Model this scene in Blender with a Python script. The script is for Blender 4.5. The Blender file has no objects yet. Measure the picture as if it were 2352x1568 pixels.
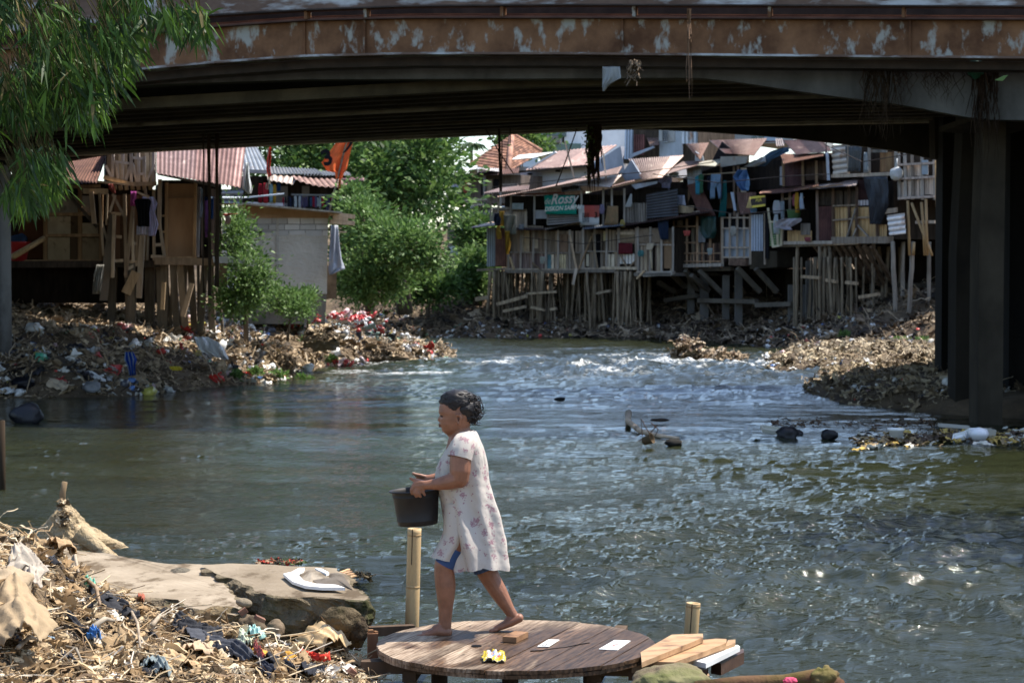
import bpy, bmesh, math, random
import numpy as np
from mathutils import Vector, Matrix
random.seed(7); RNG = np.random.default_rng(7)
scene = bpy.context.scene; COL = scene.collection
F = 2352*70/36.0; CAMZ = 2.6; PITCH = math.atan(147/F)
# ---------------------------------------------------------------- camera, sky, sun, exposure
cd = bpy.data.cameras.new("camera"); cam = bpy.data.objects.new("camera", cd); COL.objects.link(cam)
cam.location = (0, 0, CAMZ); cam.rotation_euler = (math.pi/2-PITCH, 0, 0)
cd.lens = 70; cd.sensor_width = 36; cd.clip_start = 0.1; cd.clip_end = 3000
cd.dof.use_dof = True; cd.dof.focus_distance = 12.0; cd.dof.aperture_fstop = 7.0
scene.camera = cam
SUN = Vector((0.45, 0.17, 0.87)).normalized()
w = bpy.data.worlds.new("World"); scene.world = w; w.use_nodes = True
nt = w.node_tree; sky = nt.nodes.new('ShaderNodeTexSky'); sky.sky_type = 'NISHITA'; sky.sun_disc = False
sky.sun_elevation = math.asin(SUN.z); sky.sun_rotation = math.atan2(SUN.x, SUN.y)
sky.air_density = 1.0; sky.dust_density = 0.9; sky.ozone_density = 1.0
nt.links.new(sky.outputs[0], nt.nodes['Background'].inputs[0]); nt.nodes['Background'].inputs[1].default_value = 0.15
sl = bpy.data.lights.new("sun", 'SUN'); sl.energy = 4.3; sl.angle = math.radians(0.53); sl.color = (1, 0.93, 0.83)
so = bpy.data.objects.new("sun", sl); COL.objects.link(so); so.rotation_euler = SUN.to_track_quat('Z', 'Y').to_euler(); so.location = (20, 20, 60)
scene.view_settings.view_transform = 'Standard'; scene.view_settings.look = 'None'
scene.view_settings.exposure = 1.05; scene.view_settings.gamma = 1
scene.render.engine = 'CYCLES'; scene.cycles.use_denoising = True
scene.cycles.max_bounces = 8; scene.cycles.diffuse_bounces = 3; scene.cycles.glossy_bounces = 3
scene.cycles.transmission_bounces = 3; scene.cycles.transparent_max_bounces = 6
scene.cycles.caustics_reflective = False; scene.cycles.caustics_refractive = False
# ---------------------------------------------------------------- pixel to point helpers (photo at 2352 x 1568)
CP, SP = math.cos(PITCH), math.sin(PITCH)
def ray(u, v):
    a = (u-1176)/F; b = (784-v)/F
    return Vector((a, CP+b*SP, -SP+b*CP))
def P(u, v, Y):
    d = ray(u, v); t = Y/d.y
    return Vector((d.x*t, Y, CAMZ+d.z*t))
def G(u, v, z=0.0):
    d = ray(u, v); t = (z-CAMZ)/d.z
    return Vector((d.x*t, d.y*t, z))
class Pl:
    """vertical plane given by two columns (u, distance)"""
    def __init__(s, u0, Y0, u1, Y1):
        a = Vector(((u0-1176)/F*Y0, Y0, 0)); b = Vector(((u1-1176)/F*Y1, Y1, 0))
        s.a = a; s.d = (b-a).normalized(); s.n = Vector((s.d.y, -s.d.x, 0))      # n looks to the camera
        if s.n.y > 0: s.n = -s.n
    def pt(s, u, v, off=0.0):
        d = ray(u, v); o = Vector((0, 0, CAMZ)); t = (s.a-o).dot(s.n)/d.dot(s.n)
        return o+d*t+s.n*off
    def px(s, u, v, off=0.0):
        d = ray(u, v); o = Vector((0, 0, CAMZ)); t = (s.a+s.n*off-o).dot(s.n)/d.dot(s.n)
        return o+d*t
def lin(x0, y0, sx, sy=None):
    sy = sy or sx
    return lambda cx, cy: (x0+cx*sx, y0+cy*sy)
c1 = lin(0, 264.6, .2625); c2 = lin(470.4, 264.6, .3376); c3 = lin(999.6, 264.6, .2625); c4 = lin(1470, 264.6, .1875)
c5 = lin(1764, 294, .1875); c6 = lin(999.6, 499.8, .25); c7 = lin(1528.8, 499.8, .275)
# ---------------------------------------------------------------- noise
def _h(ix, iy, iz, seed):
    n = (ix.astype(np.int64)*374761393 + iy.astype(np.int64)*668265263 + iz.astype(np.int64)*2147483647 + seed*1274126177) & 0xffffffff
    n = ((n ^ (n >> 13))*1274126177) & 0xffffffff
    n = ((n ^ (n >> 16))*2246822519) & 0xffffffff
    return ((n ^ (n >> 15)) & 0xffff)/32767.5-1
def vn(x, y, z=0.0, seed=0):
    x = np.asarray(x, float); y = np.asarray(y, float)+0*x; z = np.asarray(z, float)+0*x
    ix, iy, iz = np.floor(x), np.floor(y), np.floor(z); fx, fy, fz = x-ix, y-iy, z-iz
    fx = fx*fx*(3-2*fx); fy = fy*fy*(3-2*fy); fz = fz*fz*(3-2*fz); r = 0
    for a in (0, 1):
        for b in (0, 1):
            for c in (0, 1):
                r = r+_h(ix+a, iy+b, iz+c, seed)*(fx if a else 1-fx)*(fy if b else 1-fy)*(fz if c else 1-fz)
    return r
def fbm(x, y, z=0.0, o=4, seed=0, g=.5):
    r = 0; a = 1; s = 0
    for i in range(o):
        r = r+a*vn(x*2**i+i*13.1, y*2**i-i*7.7, z*2**i, seed+i); s += a; a *= g
    return r/s
# ---------------------------------------------------------------- materials
MATS = {}
def ND(nt, t, **k):
    n = nt.nodes.new(t)
    for a, b in k.items(): setattr(n, a, b)
    return n
def mat(name, c1_, c2_=None, sc=(3, 3, 3), rough=.8, spec=.3, bump=0.0, bsc=None, lo=.35, hi=.65, metal=0.0, c3_=None, sc3=None, lo3=.55, hi3=.65, transl=0.0, det=6, bdist=.02, trans=0.0, dist=0.0):
    m = bpy.data.materials.new(name); m.use_nodes = True; nt = m.node_tree; L = nt.links.new
    b = nt.nodes['Principled BSDF']; g = ND(nt, 'ShaderNodeNewGeometry')
    def noise(scale, detail=det, d=dist):
        mp = ND(nt, 'ShaderNodeVectorMath', operation='MULTIPLY'); L(g.outputs['Position'], mp.inputs[0]); mp.inputs[1].default_value = scale if hasattr(scale, '__len__') else (scale,)*3
        n = ND(nt, 'ShaderNodeTexNoise'); L(mp.outputs[0], n.inputs['Vector']); n.inputs['Scale'].default_value = 1; n.inputs['Detail'].default_value = detail; n.inputs['Roughness'].default_value = .62; n.inputs['Distortion'].default_value = d
        return n.outputs['Fac']
    def ramp(fac, l, h):
        r = ND(nt, 'ShaderNodeMapRange'); r.clamp = True; L(fac, r.inputs[0]); r.inputs[1].default_value = l; r.inputs[2].default_value = h; return r.outputs[0]
    def mix(f, a, bb, blend='MIX'):
        x = ND(nt, 'ShaderNodeMix', data_type='RGBA', blend_type=blend)
        if isinstance(f, float): x.inputs[0].default_value = f
        else: L(f, x.inputs[0])
        for s, val in ((6, a), (7, bb)):
            if isinstance(val, tuple): x.inputs[s].default_value = (*val, 1)
            else: L(val, x.inputs[s])
        return x.outputs[2]
    col = mix(ramp(noise(sc), lo, hi), tuple(c1_), tuple(c2_ or c1_))
    if c3_: col = mix(ramp(noise(sc3 or [s*.7+.3 for s in sc], det, dist), lo3, hi3), col, tuple(c3_))
    at = ND(nt, 'ShaderNodeAttribute'); at.attribute_name = 'tint'
    col = mix(1.0, col, at.outputs['Color'], 'MULTIPLY')
    L(col, b.inputs['Base Color']); b.inputs['Roughness'].default_value = rough; b.inputs['Specular IOR Level'].default_value = spec; b.inputs['Metallic'].default_value = metal
    if trans: b.inputs['Transmission Weight'].default_value = trans
    if bump:
        bp = ND(nt, 'ShaderNodeBump'); bp.inputs['Strength'].default_value = bump; bp.inputs['Distance'].default_value = bdist
        L(noise(bsc or [s*4 for s in sc], 5), bp.inputs['Height']); L(bp.outputs[0], b.inputs['Normal'])
    if transl:
        t = ND(nt, 'ShaderNodeBsdfTranslucent'); L(col, t.inputs[0]); ms = ND(nt, 'ShaderNodeMixShader'); ms.inputs[0].default_value = transl
        L(b.outputs[0], ms.inputs[1]); L(t.outputs[0], ms.inputs[2]); L(ms.outputs[0], nt.nodes['Material Output'].inputs[0])
    MATS[name] = m; return m
# ---------------------------------------------------------------- mesh builder
WL = {}
def wloc(o): return WL.get(o.name, Vector((0, 0, 0))) if o else Vector((0, 0, 0))
class MB:
    def __init__(s): s.v = []; s.f = []; s.c = []; s.m = []; s.n = 0
    def add(s, v, f, c=(1, 1, 1), m=0):
        v = np.asarray([tuple(p) for p in v] if not isinstance(v, np.ndarray) else v, float).reshape(-1, 3)
        k = s.n; s.v.append(v); s.n += len(v)
        for q in f: s.f.append(tuple(i+k for i in q))
        n = len(f)
        if isinstance(c, list): s.c += c
        else: s.c += [c]*n
        s.m += [m]*n
    def prism(s, pts, ext, c=(1, 1, 1), m=0):
        pts = [Vector(p) for p in pts]; n = len(pts); q = [p+ext for p in pts]
        nr = Vector((0, 0, 0))
        for i in range(n): nr += pts[i].cross(pts[(i+1) % n])
        fs = [tuple(range(n)), tuple(range(2*n-1, n-1, -1))]+[(i, n+i, n+(i+1) % n, (i+1) % n) for i in range(n)]
        if nr.dot(ext) > 0: fs = [tuple(reversed(x)) for x in fs]
        s.add(pts+q, [tuple(reversed(x)) for x in fs] if False else fs, c, m)
    def box(s, c0, size, rz=0.0, c=(1, 1, 1), m=0, tilt=None):
        x, y, z = [k/2 for k in size]; R = Matrix.Rotation(rz, 3, 'Z')
        if tilt: R = R @ Matrix.Rotation(tilt[0], 3, 'X') @ Matrix.Rotation(tilt[1], 3, 'Y')
        vs = [Vector(c0)+R @ Vector((a*x, b*y, d*z)) for d in (-1, 1) for b in (-1, 1) for a in (-1, 1)]
        s.add(vs, [(0, 2, 3, 1), (4, 5, 7, 6), (0, 1, 5, 4), (2, 6, 7, 3), (0, 4, 6, 2), (1, 3, 7, 5)], c, m)
    def beam(s, p0, p1, wd, ht=None, c=(1, 1, 1), m=0, up=Vector((0, 0, 1)), warp=0.0):
        p0, p1 = Vector(p0), Vector(p1); d = (p1-p0).normalized(); ht = ht or wd
        if abs(d.dot(up)) > .95: up = Vector((0, 1, 0))
        a = d.cross(up).normalized(); b = a.cross(d); vs = []
        for p in (p0, p1):
            for i, j in ((-1, -1), (1, -1), (1, 1), (-1, 1)): vs.append(p+a*wd/2*i+b*ht/2*j)
        s.add(vs, [(3, 2, 1, 0), (4, 5, 6, 7), (0, 1, 5, 4), (1, 2, 6, 5), (2, 3, 7, 6), (3, 0, 4, 7)], c, m)
    def tube(s, pts, r, n=8, c=(1, 1, 1), m=0, cap=True):
        pts = [Vector(p) for p in pts]; k = len(pts); r = r if hasattr(r, '__len__') else [r]*k; vs = []; ref = None
        for i, p in enumerate(pts):
            d = (pts[min(i+1, k-1)]-pts[max(i-1, 0)])
            d = d.normalized() if d.length > 1e-9 else Vector((0, 0, 1))
            if ref is None: ref = Vector((1, 0, 0)) if abs(d.x) < .8 else Vector((0, 1, 0))
            a = (ref-d*ref.dot(d)).normalized(); ref = a; b = d.cross(a)
            for j in range(n):
                t = 2*math.pi*j/n; vs.append(p+a*(r[i]*math.cos(t))+b*(r[i]*math.sin(t)))
        fs = [(i*n+j, i*n+(j+1) % n, (i+1)*n+(j+1) % n, (i+1)*n+j) for i in range(k-1) for j in range(n)]
        if cap: fs += [tuple(range(n-1, -1, -1)), tuple((k-1)*n+j for j in range(n))]
        s.add(vs, fs, c, m)
    def lathe(s, c0, prof, n=24, c=(1, 1, 1), m=0, axis=None):
        c0 = Vector(c0); vs = []; k = len(prof); Q = axis.to_track_quat('Z', 'Y') if axis else None
        for r, z in prof:
            for j in range(n):
                t = 2*math.pi*j/n; q = Vector((r*math.cos(t), r*math.sin(t), z)); vs.append(c0+(Q @ q if Q else q))
        fs = [(i*n+j, i*n+(j+1) % n, (i+1)*n+(j+1) % n, (i+1)*n+j) for i in range(k-1) for j in range(n)]
        if prof[0][0] > 1e-6: fs.append(tuple(range(n-1, -1, -1)))
        if prof[-1][0] > 1e-6: fs.append(tuple((k-1)*n+j for j in range(n)))
        s.add(vs, fs, c, m)
    def grid(s, fn, nu, nv, c=(1, 1, 1), m=0, thick=None):
        vs = [Vector(fn(i/(nu-1), j/(nv-1))) for j in range(nv) for i in range(nu)]
        fs = [(j*nu+i, j*nu+i+1, (j+1)*nu+i+1, (j+1)*nu+i) for j in range(nv-1) for i in range(nu-1)]
        if thick is not None:
            t = Vector(thick); k = len(vs); vs += [p+t for p in vs]
            fs += [tuple(reversed([q+k for q in f])) for f in fs]
            e = [j*nu for j in range(nv)]; bl = [(nv-1)*nu+i for i in range(nu)]
            for L_ in ([i for i in range(nu)], [j*nu+nu-1 for j in range(nv)], list(reversed(bl)), list(reversed(e))):
                fs += [(a+k, b+k, b, a) for a, b in zip(L_, L_[1:])]
        s.add(vs, fs, c, m)
    def blob(s, c0, rad, sub=3, amp=.2, fr=1.5, seed=0, c=(1, 1, 1), m=0, R=None, flat=None, oct_=3):
        bm = bmesh.new(); bmesh.ops.create_icosphere(bm, subdivisions=sub, radius=1)
        v = np.array([q.co[:] for q in bm.verts]); f = [tuple(q.index for q in t.verts) for t in bm.faces]; bm.free()
        d = 1+amp*fbm(v[:, 0]*fr+seed*3.1, v[:, 1]*fr, v[:, 2]*fr+seed, oct_, seed); v = v*d[:, None]*np.array(rad)
        if flat is not None: v[:, 2] = np.maximum(v[:, 2], flat)
        if R is not None: v = v @ np.array(R).T
        s.add(v+np.array(c0), f, c, m)
    def build(s, name, mats, parent=None, smooth=False, keep=False):
        me = bpy.data.meshes.new(name); v = np.concatenate(s.v) if s.v else np.zeros((0, 3))
        base = np.array([0., 0, 0]) if keep else np.array([(v[:, 0].min()+v[:, 0].max())/2, (v[:, 1].min()+v[:, 1].max())/2, v[:, 2].min()])
        me.from_pydata((v-base).tolist(), [], s.f)
        a = me.attributes.new('tint', 'FLOAT_COLOR', 'FACE'); cc = np.ones((len(s.f), 4), np.float32); cc[:, :3] = np.array(s.c, np.float32).reshape(-1, 3)
        a.data.foreach_set('color', cc.ravel())
        ms = mats if isinstance(mats, (list, tuple)) else [mats]
        for q in ms: me.materials.append(MATS[q] if isinstance(q, str) else q)
        me.polygons.foreach_set('material_index', np.array(s.m, np.int32))
        if smooth: me.polygons.foreach_set('use_smooth', np.ones(len(s.f), bool))
        me.update(); o = bpy.data.objects.new(name, me); COL.objects.link(o)
        WL[o.name] = Vector(base); o.location = Vector(base)-wloc(parent)
        if parent: o.parent = parent
        return o
def tag(o, label=None, cat=None, group=None, kind=None):
    if label: o['label'] = label
    if cat: o['category'] = cat
    if group: o['group'] = group
    if kind: o['kind'] = kind
    return o
def thing(name, loc, label, cat, group=None):
    o = bpy.data.objects.new(name, None); COL.objects.link(o); o.location = loc; o.empty_display_size = .2; WL[o.name] = Vector(loc)
    return tag(o, label, cat, group)
def struct(mb, name, m, smooth=False, label=None):
    o = mb.build(name, m, smooth=smooth, keep=True); o['kind'] = 'structure'
    if label: o['label'] = label
    return o
def rc(a=.8, b=1.15, warm=0.0):
    k = random.uniform(a, b); q = random.uniform(-warm, warm); return (k*(1+q), k, k*(1-q))
def grid_mesh(name, X, Y, Z, m, kind='structure', extra=None, smooth=True, keepmask=None):
    nv, nu = X.shape; me = bpy.data.meshes.new(name); V = np.stack([X, Y, Z], -1).reshape(-1, 3)
    i = np.arange(nv*nu).reshape(nv, nu); q = np.stack([i[:-1, :-1], i[:-1, 1:], i[1:, 1:], i[1:, :-1]], -1).reshape(-1, 4)
    if keepmask is not None:
        q = q[keepmask[:-1, :-1].reshape(-1)]
    me.vertices.add(len(V)); me.vertices.foreach_set('co', V.ravel()); me.loops.add(len(q)*4); me.loops.foreach_set('vertex_index', q.ravel().astype(np.int32))
    me.polygons.add(len(q)); me.polygons.foreach_set('loop_start', np.arange(len(q), dtype=np.int32)*4); me.polygons.foreach_set('loop_total', np.full(len(q), 4, np.int32))
    me.polygons.foreach_set('use_smooth', np.full(len(q), smooth)); me.update(calc_edges=True)
    a = me.attributes.new('tint', 'FLOAT_COLOR', 'POINT'); a.data.foreach_set('color', np.ones(len(V)*4, np.float32))
    for k, val in (extra or {}).items():
        a = me.attributes.new(k, 'FLOAT', 'POINT'); a.data.foreach_set('value', val.ravel().astype(np.float32))
    me.materials.append(MATS[m]); o = bpy.data.objects.new(name, me); COL.objects.link(o); o['kind'] = kind; WL[o.name] = Vector((0, 0, 0)); return o
# ---------------------------------------------------------------- material library
mat('soil', (.075, .055, .036), (.15, .11, .07), (1.2, 1.2, 1.2), .95, .1, .8, (9, 9, 9), bdist=.05, c3_=(.06, .045, .035), sc3=(.5, .5, .5), lo3=.5, hi3=.66)
mat('debris', (.8, .8, .8), (1.0, 1.0, 1.0), (9, 9, 9), .85, .2)
mat('debris_shiny', (.85, .85, .85), (1.0, 1.0, 1.0), (9, 9, 9), .35, .5)
mat('wood', (.19, .145, .10), (.33, .26, .185), (9, 9, 1.2), .85, .15, .3, (30, 30, 3), bdist=.01)
mat('wood_grey', (.19, .165, .14), (.37, .33, .285), (9, 9, 1.0), .9, .1, .3, (30, 30, 3), bdist=.01)
mat('wood_dark', (.035, .028, .022), (.085, .065, .05), (8, 8, 1.5), .9, .1, .3, (30, 30, 3), bdist=.01)
mat('ply', (.24, .135, .07), (.33, .2, .11), (2, 2, .6), .75, .2)
mat('board_pale', (.36, .30, .22), (.5, .43, .33), (3, 3, 2), .85, .15, c3_=(.2, .16, .11), sc3=(5, 5, 4), lo3=.55, hi3=.7)
mat('bamboo', (.36, .235, .11), (.5, .355, .18), (14, 14, 1), .55, .3, .1, (60, 60, 4), bdist=.004, c3_=(.16, .11, .06), sc3=(5, 5, 3), lo3=.6, hi3=.72)
mat('bamboo_old', (.19, .15, .105), (.31, .25, .175), (8, 8, 1), .8, .2, c3_=(.09, .07, .05), sc3=(3, 3, 2), lo3=.52, hi3=.7)
mat('rust_roof', (.16, .11, .098), (.24, .178, .158), (2.4, 2.4, 2.4), .8, .2, c3_=(.4, .33, .28), sc3=(2.2, .5, .5), lo3=.6, hi3=.68)
mat('rust_dark', (.06, .035, .03), (.11, .065, .05), (2, 2, 2), .85, .2)
mat('zinc', (.2, .22, .235), (.32, .34, .36), (1.6, 1.6, .6), .55, .4, c3_=(.2, .12, .08), sc3=(1.1, 1.1, .8), lo3=.6, hi3=.72)
mat('zinc_pale', (.45, .45, .44), (.6, .6, .58), (1.6, 1.6, .6), .55, .4, c3_=(.32, .2, .13), sc3=(1.5, 1.5, .8), lo3=.55, hi3=.68)
mat('concrete', (.24, .225, .2), (.36, .34, .305), (1.3, 1.3, .8), .92, .15, .35, (18, 18, 18), bdist=.01, c3_=(.12, .11, .095), sc3=(.8, .8, .35), lo3=.55, hi3=.7)
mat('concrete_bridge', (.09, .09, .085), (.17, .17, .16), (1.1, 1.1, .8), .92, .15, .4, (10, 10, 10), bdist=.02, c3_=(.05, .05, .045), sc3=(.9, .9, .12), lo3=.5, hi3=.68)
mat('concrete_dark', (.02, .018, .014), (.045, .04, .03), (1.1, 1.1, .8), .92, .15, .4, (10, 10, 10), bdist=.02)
mat('steel_black', (.03, .025, .022), (.06, .045, .038), (3, 3, 3), .8, .2)
mat('rust_girder', (.08, .034, .014), (.21, .105, .05), (1.6, 1.6, 1.6), .75, .25, .3, (12, 12, 12), bdist=.01, c3_=(.3, .3, .27), sc3=(4, 4, 2.2), lo3=.545, hi3=.64, det=10, dist=.15)
mat('rust_girder_top', (.09, .055, .04), (.15, .1, .075), (1.6, 1.6, 3), .75, .25, .3, (12, 12, 12), bdist=.01, c3_=(.42, .44, .45), sc3=(.8, .8, 3), lo3=.5, hi3=.62, det=10, dist=.15)
mat('plaster', (.46, .435, .38), (.56, .53, .47), (.8, .8, .8), .92, .1, .9, (5, 5, 9), bdist=.05, c3_=(.28, .26, .23), sc3=(.7, .7, .3), lo3=.55, hi3=.75)
mat('block_white', (.5, .49, .46), (.6, .59, .56), (1.2, 1.2, 1.2), .92, .1, .2)
mat('mortar', (.28, .27, .25), (.34, .33, .31), (3, 3, 3), .95, .1)
mat('moss_base', (.09, .085, .06), (.2, .18, .15), (2, 2, 2), .95, .1, .5, (9, 9, 9))
mat('white_wall', (.5, .5, .5), (.62, .62, .62), (.7, .7, .4), .9, .1, c3_=(.3, .29, .28), sc3=(.5, .5, .3), lo3=.55, hi3=.75)
mat('tile', (.14, .07, .05), (.28, .155, .105), (5, 5, 5), .85, .15, c3_=(.09, .05, .04), sc3=(1, 1, 1), lo3=.5, hi3=.65)
mat('glass_green', (.05, .12, .11), (.09, .17, .16), (.3, .3, .6), .2, .6)
mat('tower', (.42, .5, .57), (.5, .58, .64), (.2, .2, .5), .6, .3)
mat('black', (.008, .008, .01), None, rough=.9, spec=.1)
mat('cloth', (.7, .85, .85), (1, 1, 1), (6, 6, 6), .9, .1, transl=.25)
mat('tarp', (.8, .8, .8), (1, 1, 1), (2, 2, 2), .45, .35, .5, (5, 5, 5), bdist=.04, transl=.15)
mat('plastic', (.95, .95, .95), (1, 1, 1), (5, 5, 5), .35, .5)
mat('leaf', (.85, .85, .8), (1.25, 1.2, 1.1), (.8, .8, .8), .5, .25, transl=.35)
mat('bark', (.08, .06, .045), (.15, .12, .09), (5, 5, 1), .9, .1, .5)
mat('wet_wood', (.13, .07, .045), (.24, .14, .09), (3, 10, 10), .38, .5, .25, (8, 60, 30), bdist=.004, c3_=(.42, .34, .28), sc3=(1.0, 1.5, 1), lo3=.52, hi3=.64, dist=.5)
mat('raw_wood', (.32, .19, .095), (.47, .30, .165), (4, 14, 14), .6, .3, .2, (10, 60, 60), bdist=.003, c3_=(.16, .09, .05), sc3=(6, 9, 9), lo3=.54, hi3=.68)
mat('rock', (.14, .12, .09), (.26, .22, .17), (5, 5, 5), .9, .15, .7, (30, 30, 30), bdist=.012, c3_=(.08, .07, .055), sc3=(2, 2, 2), lo3=.5, hi3=.7)
mat('rock_moss', (.10, .11, .035), (.21, .19, .10), (4, 4, 4), .9, .15, .7, (24, 24, 24), bdist=.015, c3_=(.15, .115, .075), sc3=(2.4, 2.4, 5), lo3=.45, hi3=.6)
mat('slab_top', (.24, .2, .15), (.36, .31, .245), (2.2, 2.2, 2.2), .92, .15, .6, (22, 22, 22), bdist=.012, c3_=(.13, .10, .068), sc3=(4.5, 2.4, 3), lo3=.5, hi3=.6, det=10)
mat('slab_side', (.15, .125, .09), (.27, .23, .165), (7, 7, 7), .95, .1, 1.0, (18, 18, 18), bdist=.06, c3_=(.06, .065, .03), sc3=(3, 3, 3), lo3=.52, hi3=.66)
mat('rag', (.85, .85, .85), (1.1, 1.08, 1.04), (9, 9, 9), .9, .1, .5, (35, 35, 35), bdist=.01, transl=.12)
mat('skin', (.19, .082, .045), (.27, .12, .068), (14, 14, 14), .45, .4, .5, (110, 110, 110), bdist=.004)
mat('hair', (.006, .005, .005), (.018, .015, .015), (60, 60, 60), .45, .3, .9, (60, 60, 200), bdist=.004)
mat('bucket', (.009, .009, .010), (.018, .016, .015), (5, 5, 5), .55, .3)
mat('white_paint', (.75, .75, .72), (.82, .82, .8), (3, 3, 3), .5, .3)
# water
m = bpy.data.materials.new('water'); m.use_nodes = True; nt = m.node_tree; L = nt.links.new; b = nt.nodes['Principled BSDF']; MATS['water'] = m
g = ND(nt, 'ShaderNodeNewGeometry')
def wn(scale, det, d=0.0):
    mp = ND(nt, 'ShaderNodeVectorMath', operation='MULTIPLY'); L(g.outputs['Position'], mp.inputs[0]); mp.inputs[1].default_value = scale
    n = ND(nt, 'ShaderNodeTexNoise'); L(mp.outputs[0], n.inputs['Vector']); n.inputs['Scale'].default_value = 1; n.inputs['Detail'].default_value = det; n.inputs['Distortion'].default_value = d; return n.outputs['Fac']
mx = ND(nt, 'ShaderNodeMix', data_type='RGBA'); L(wn((.25, .5, 1), 3), mx.inputs[0]); mx.inputs[6].default_value = (.007, .009, .004, 1); mx.inputs[7].default_value = (.031, .035, .016, 1)
fo = ND(nt, 'ShaderNodeAttribute'); fo.attribute_name = 'foam'
fm = ND(nt, 'ShaderNodeMath', operation='MULTIPLY'); L(fo.outputs['Fac'], fm.inputs[0])
mr = ND(nt, 'ShaderNodeMapRange'); L(wn((9, 14, 9), 8, .5), mr.inputs[0]); mr.inputs[1].default_value = .42; mr.inputs[2].default_value = .6; L(mr.outputs[0], fm.inputs[1])
m2 = ND(nt, 'ShaderNodeMix', data_type='RGBA'); L(fm.outputs[0], m2.inputs[0]); L(mx.outputs[2], m2.inputs[6]); m2.inputs[7].default_value = (.72, .74, .72, 1)
L(m2.outputs[2], b.inputs['Base Color'])
rr = ND(nt, 'ShaderNodeMapRange'); L(fm.outputs[0], rr.inputs[0]); rr.inputs[3].default_value = .045; rr.inputs[4].default_value = .6; L(rr.outputs[0], b.inputs['Roughness'])
b.inputs['IOR'].default_value = 1.33; b.inputs['Specular IOR Level'].default_value = .5
b1 = ND(nt, 'ShaderNodeBump'); b1.inputs['Strength'].default_value = 1; b1.inputs['Distance'].default_value = .045; L(wn((1.5, 6.5, 5), 10, 1.6), b1.inputs['Height'])
b2 = ND(nt, 'ShaderNodeBump'); b2.inputs['Strength'].default_value = .8; b2.inputs['Distance'].default_value = .012; L(wn((14, 44, 24), 6, 1.0), b2.inputs['Height']); L(b1.outputs[0], b2.inputs['Normal'])
L(b2.outputs[0], b.inputs['Normal'])
st = ND(nt, 'ShaderNodeMapRange'); L(wn((.22, .55, 1), 4, .8), st.inputs[0]); st.inputs[1].default_value = .38; st.inputs[2].default_value = .62; st.inputs[3].default_value = .35; st.inputs[4].default_value = 1.0; ca = ND(nt, 'ShaderNodeAttribute'); ca.attribute_name = 'chop'; sm_ = ND(nt, 'ShaderNodeMath', operation='MULTIPLY'); L(st.outputs[0], sm_.inputs[0]); L(ca.outputs['Fac'], sm_.inputs[1]); L(sm_.outputs[0], b1.inputs['Strength']); L(sm_.outputs[0], b2.inputs['Strength'])

m = bpy.data.materials.new('dress'); m.use_nodes = True; nt = m.node_tree; L = nt.links.new; b = nt.nodes['Principled BSDF']; MATS['dress'] = m; g = ND(nt, 'ShaderNodeNewGeometry')
def mr_(s, a, b_, c=0, d=1):
    r = ND(nt, 'ShaderNodeMapRange'); L(s, r.inputs[0]); r.inputs[1].default_value = a; r.inputs[2].default_value = b_; r.inputs[3].default_value = c; r.inputs[4].default_value = d; return r.outputs[0]
def mm(op, a, b_):
    r = ND(nt, 'ShaderNodeMath', operation=op)
    for i, q in enumerate((a, b_)):
        if isinstance(q, float): r.inputs[i].default_value = q
        else: L(q, r.inputs[i])
    return r.outputs[0]
def nz(s, d=3):
    n = ND(nt, 'ShaderNodeTexNoise'); L(g.outputs['Position'], n.inputs['Vector']); n.inputs['Scale'].default_value = s; n.inputs['Detail'].default_value = d; return n.outputs['Fac']
v1 = ND(nt, 'ShaderNodeTexVoronoi'); L(g.outputs['Position'], v1.inputs['Vector']); v1.inputs['Scale'].default_value = 15
v2 = ND(nt, 'ShaderNodeTexVoronoi'); L(g.outputs['Position'], v2.inputs['Vector']); v2.inputs['Scale'].default_value = 34
f1 = mr_(mm('ADD', v1.outputs['Distance'], mm('MULTIPLY', nz(80, 3), 1.0)), .80, .765); f1 = mm('MULTIPLY', f1, mr_(nz(170, 1), .42, .5, .45, 1))
f2 = mm('MULTIPLY', mr_(mm('ADD', v2.outputs['Distance'], mm('MULTIPLY', nz(120, 2), .5)), .42, .38), mr_(nz(14, 2), .44, .5))
m1 = ND(nt, 'ShaderNodeMix', data_type='RGBA'); L(mm('MAXIMUM', f1, f2), m1.inputs[0]); m1.inputs[6].default_value = (.51, .465, .415, 1); m1.inputs[7].default_value = (.33, .19, .215, 1)
L(m1.outputs[2], b.inputs['Base Color']); b.inputs['Roughness'].default_value = .85; b.inputs['Specular IOR Level'].default_value = .15
bp = ND(nt, 'ShaderNodeBump'); bp.inputs['Strength'].default_value = .4; bp.inputs['Distance'].default_value = .008; L(nz(16, 4), bp.inputs['Height']); L(bp.outputs[0], b.inputs['Normal'])
tr = ND(nt, 'ShaderNodeBsdfTranslucent'); L(m1.outputs[2], tr.inputs[0]); ms = ND(nt, 'ShaderNodeMixShader'); ms.inputs[0].default_value = .15; L(b.outputs[0], ms.inputs[1]); L(tr.outputs[0], ms.inputs[2]); L(ms.outputs[0], nt.nodes['Material Output'].inputs[0])

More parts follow.
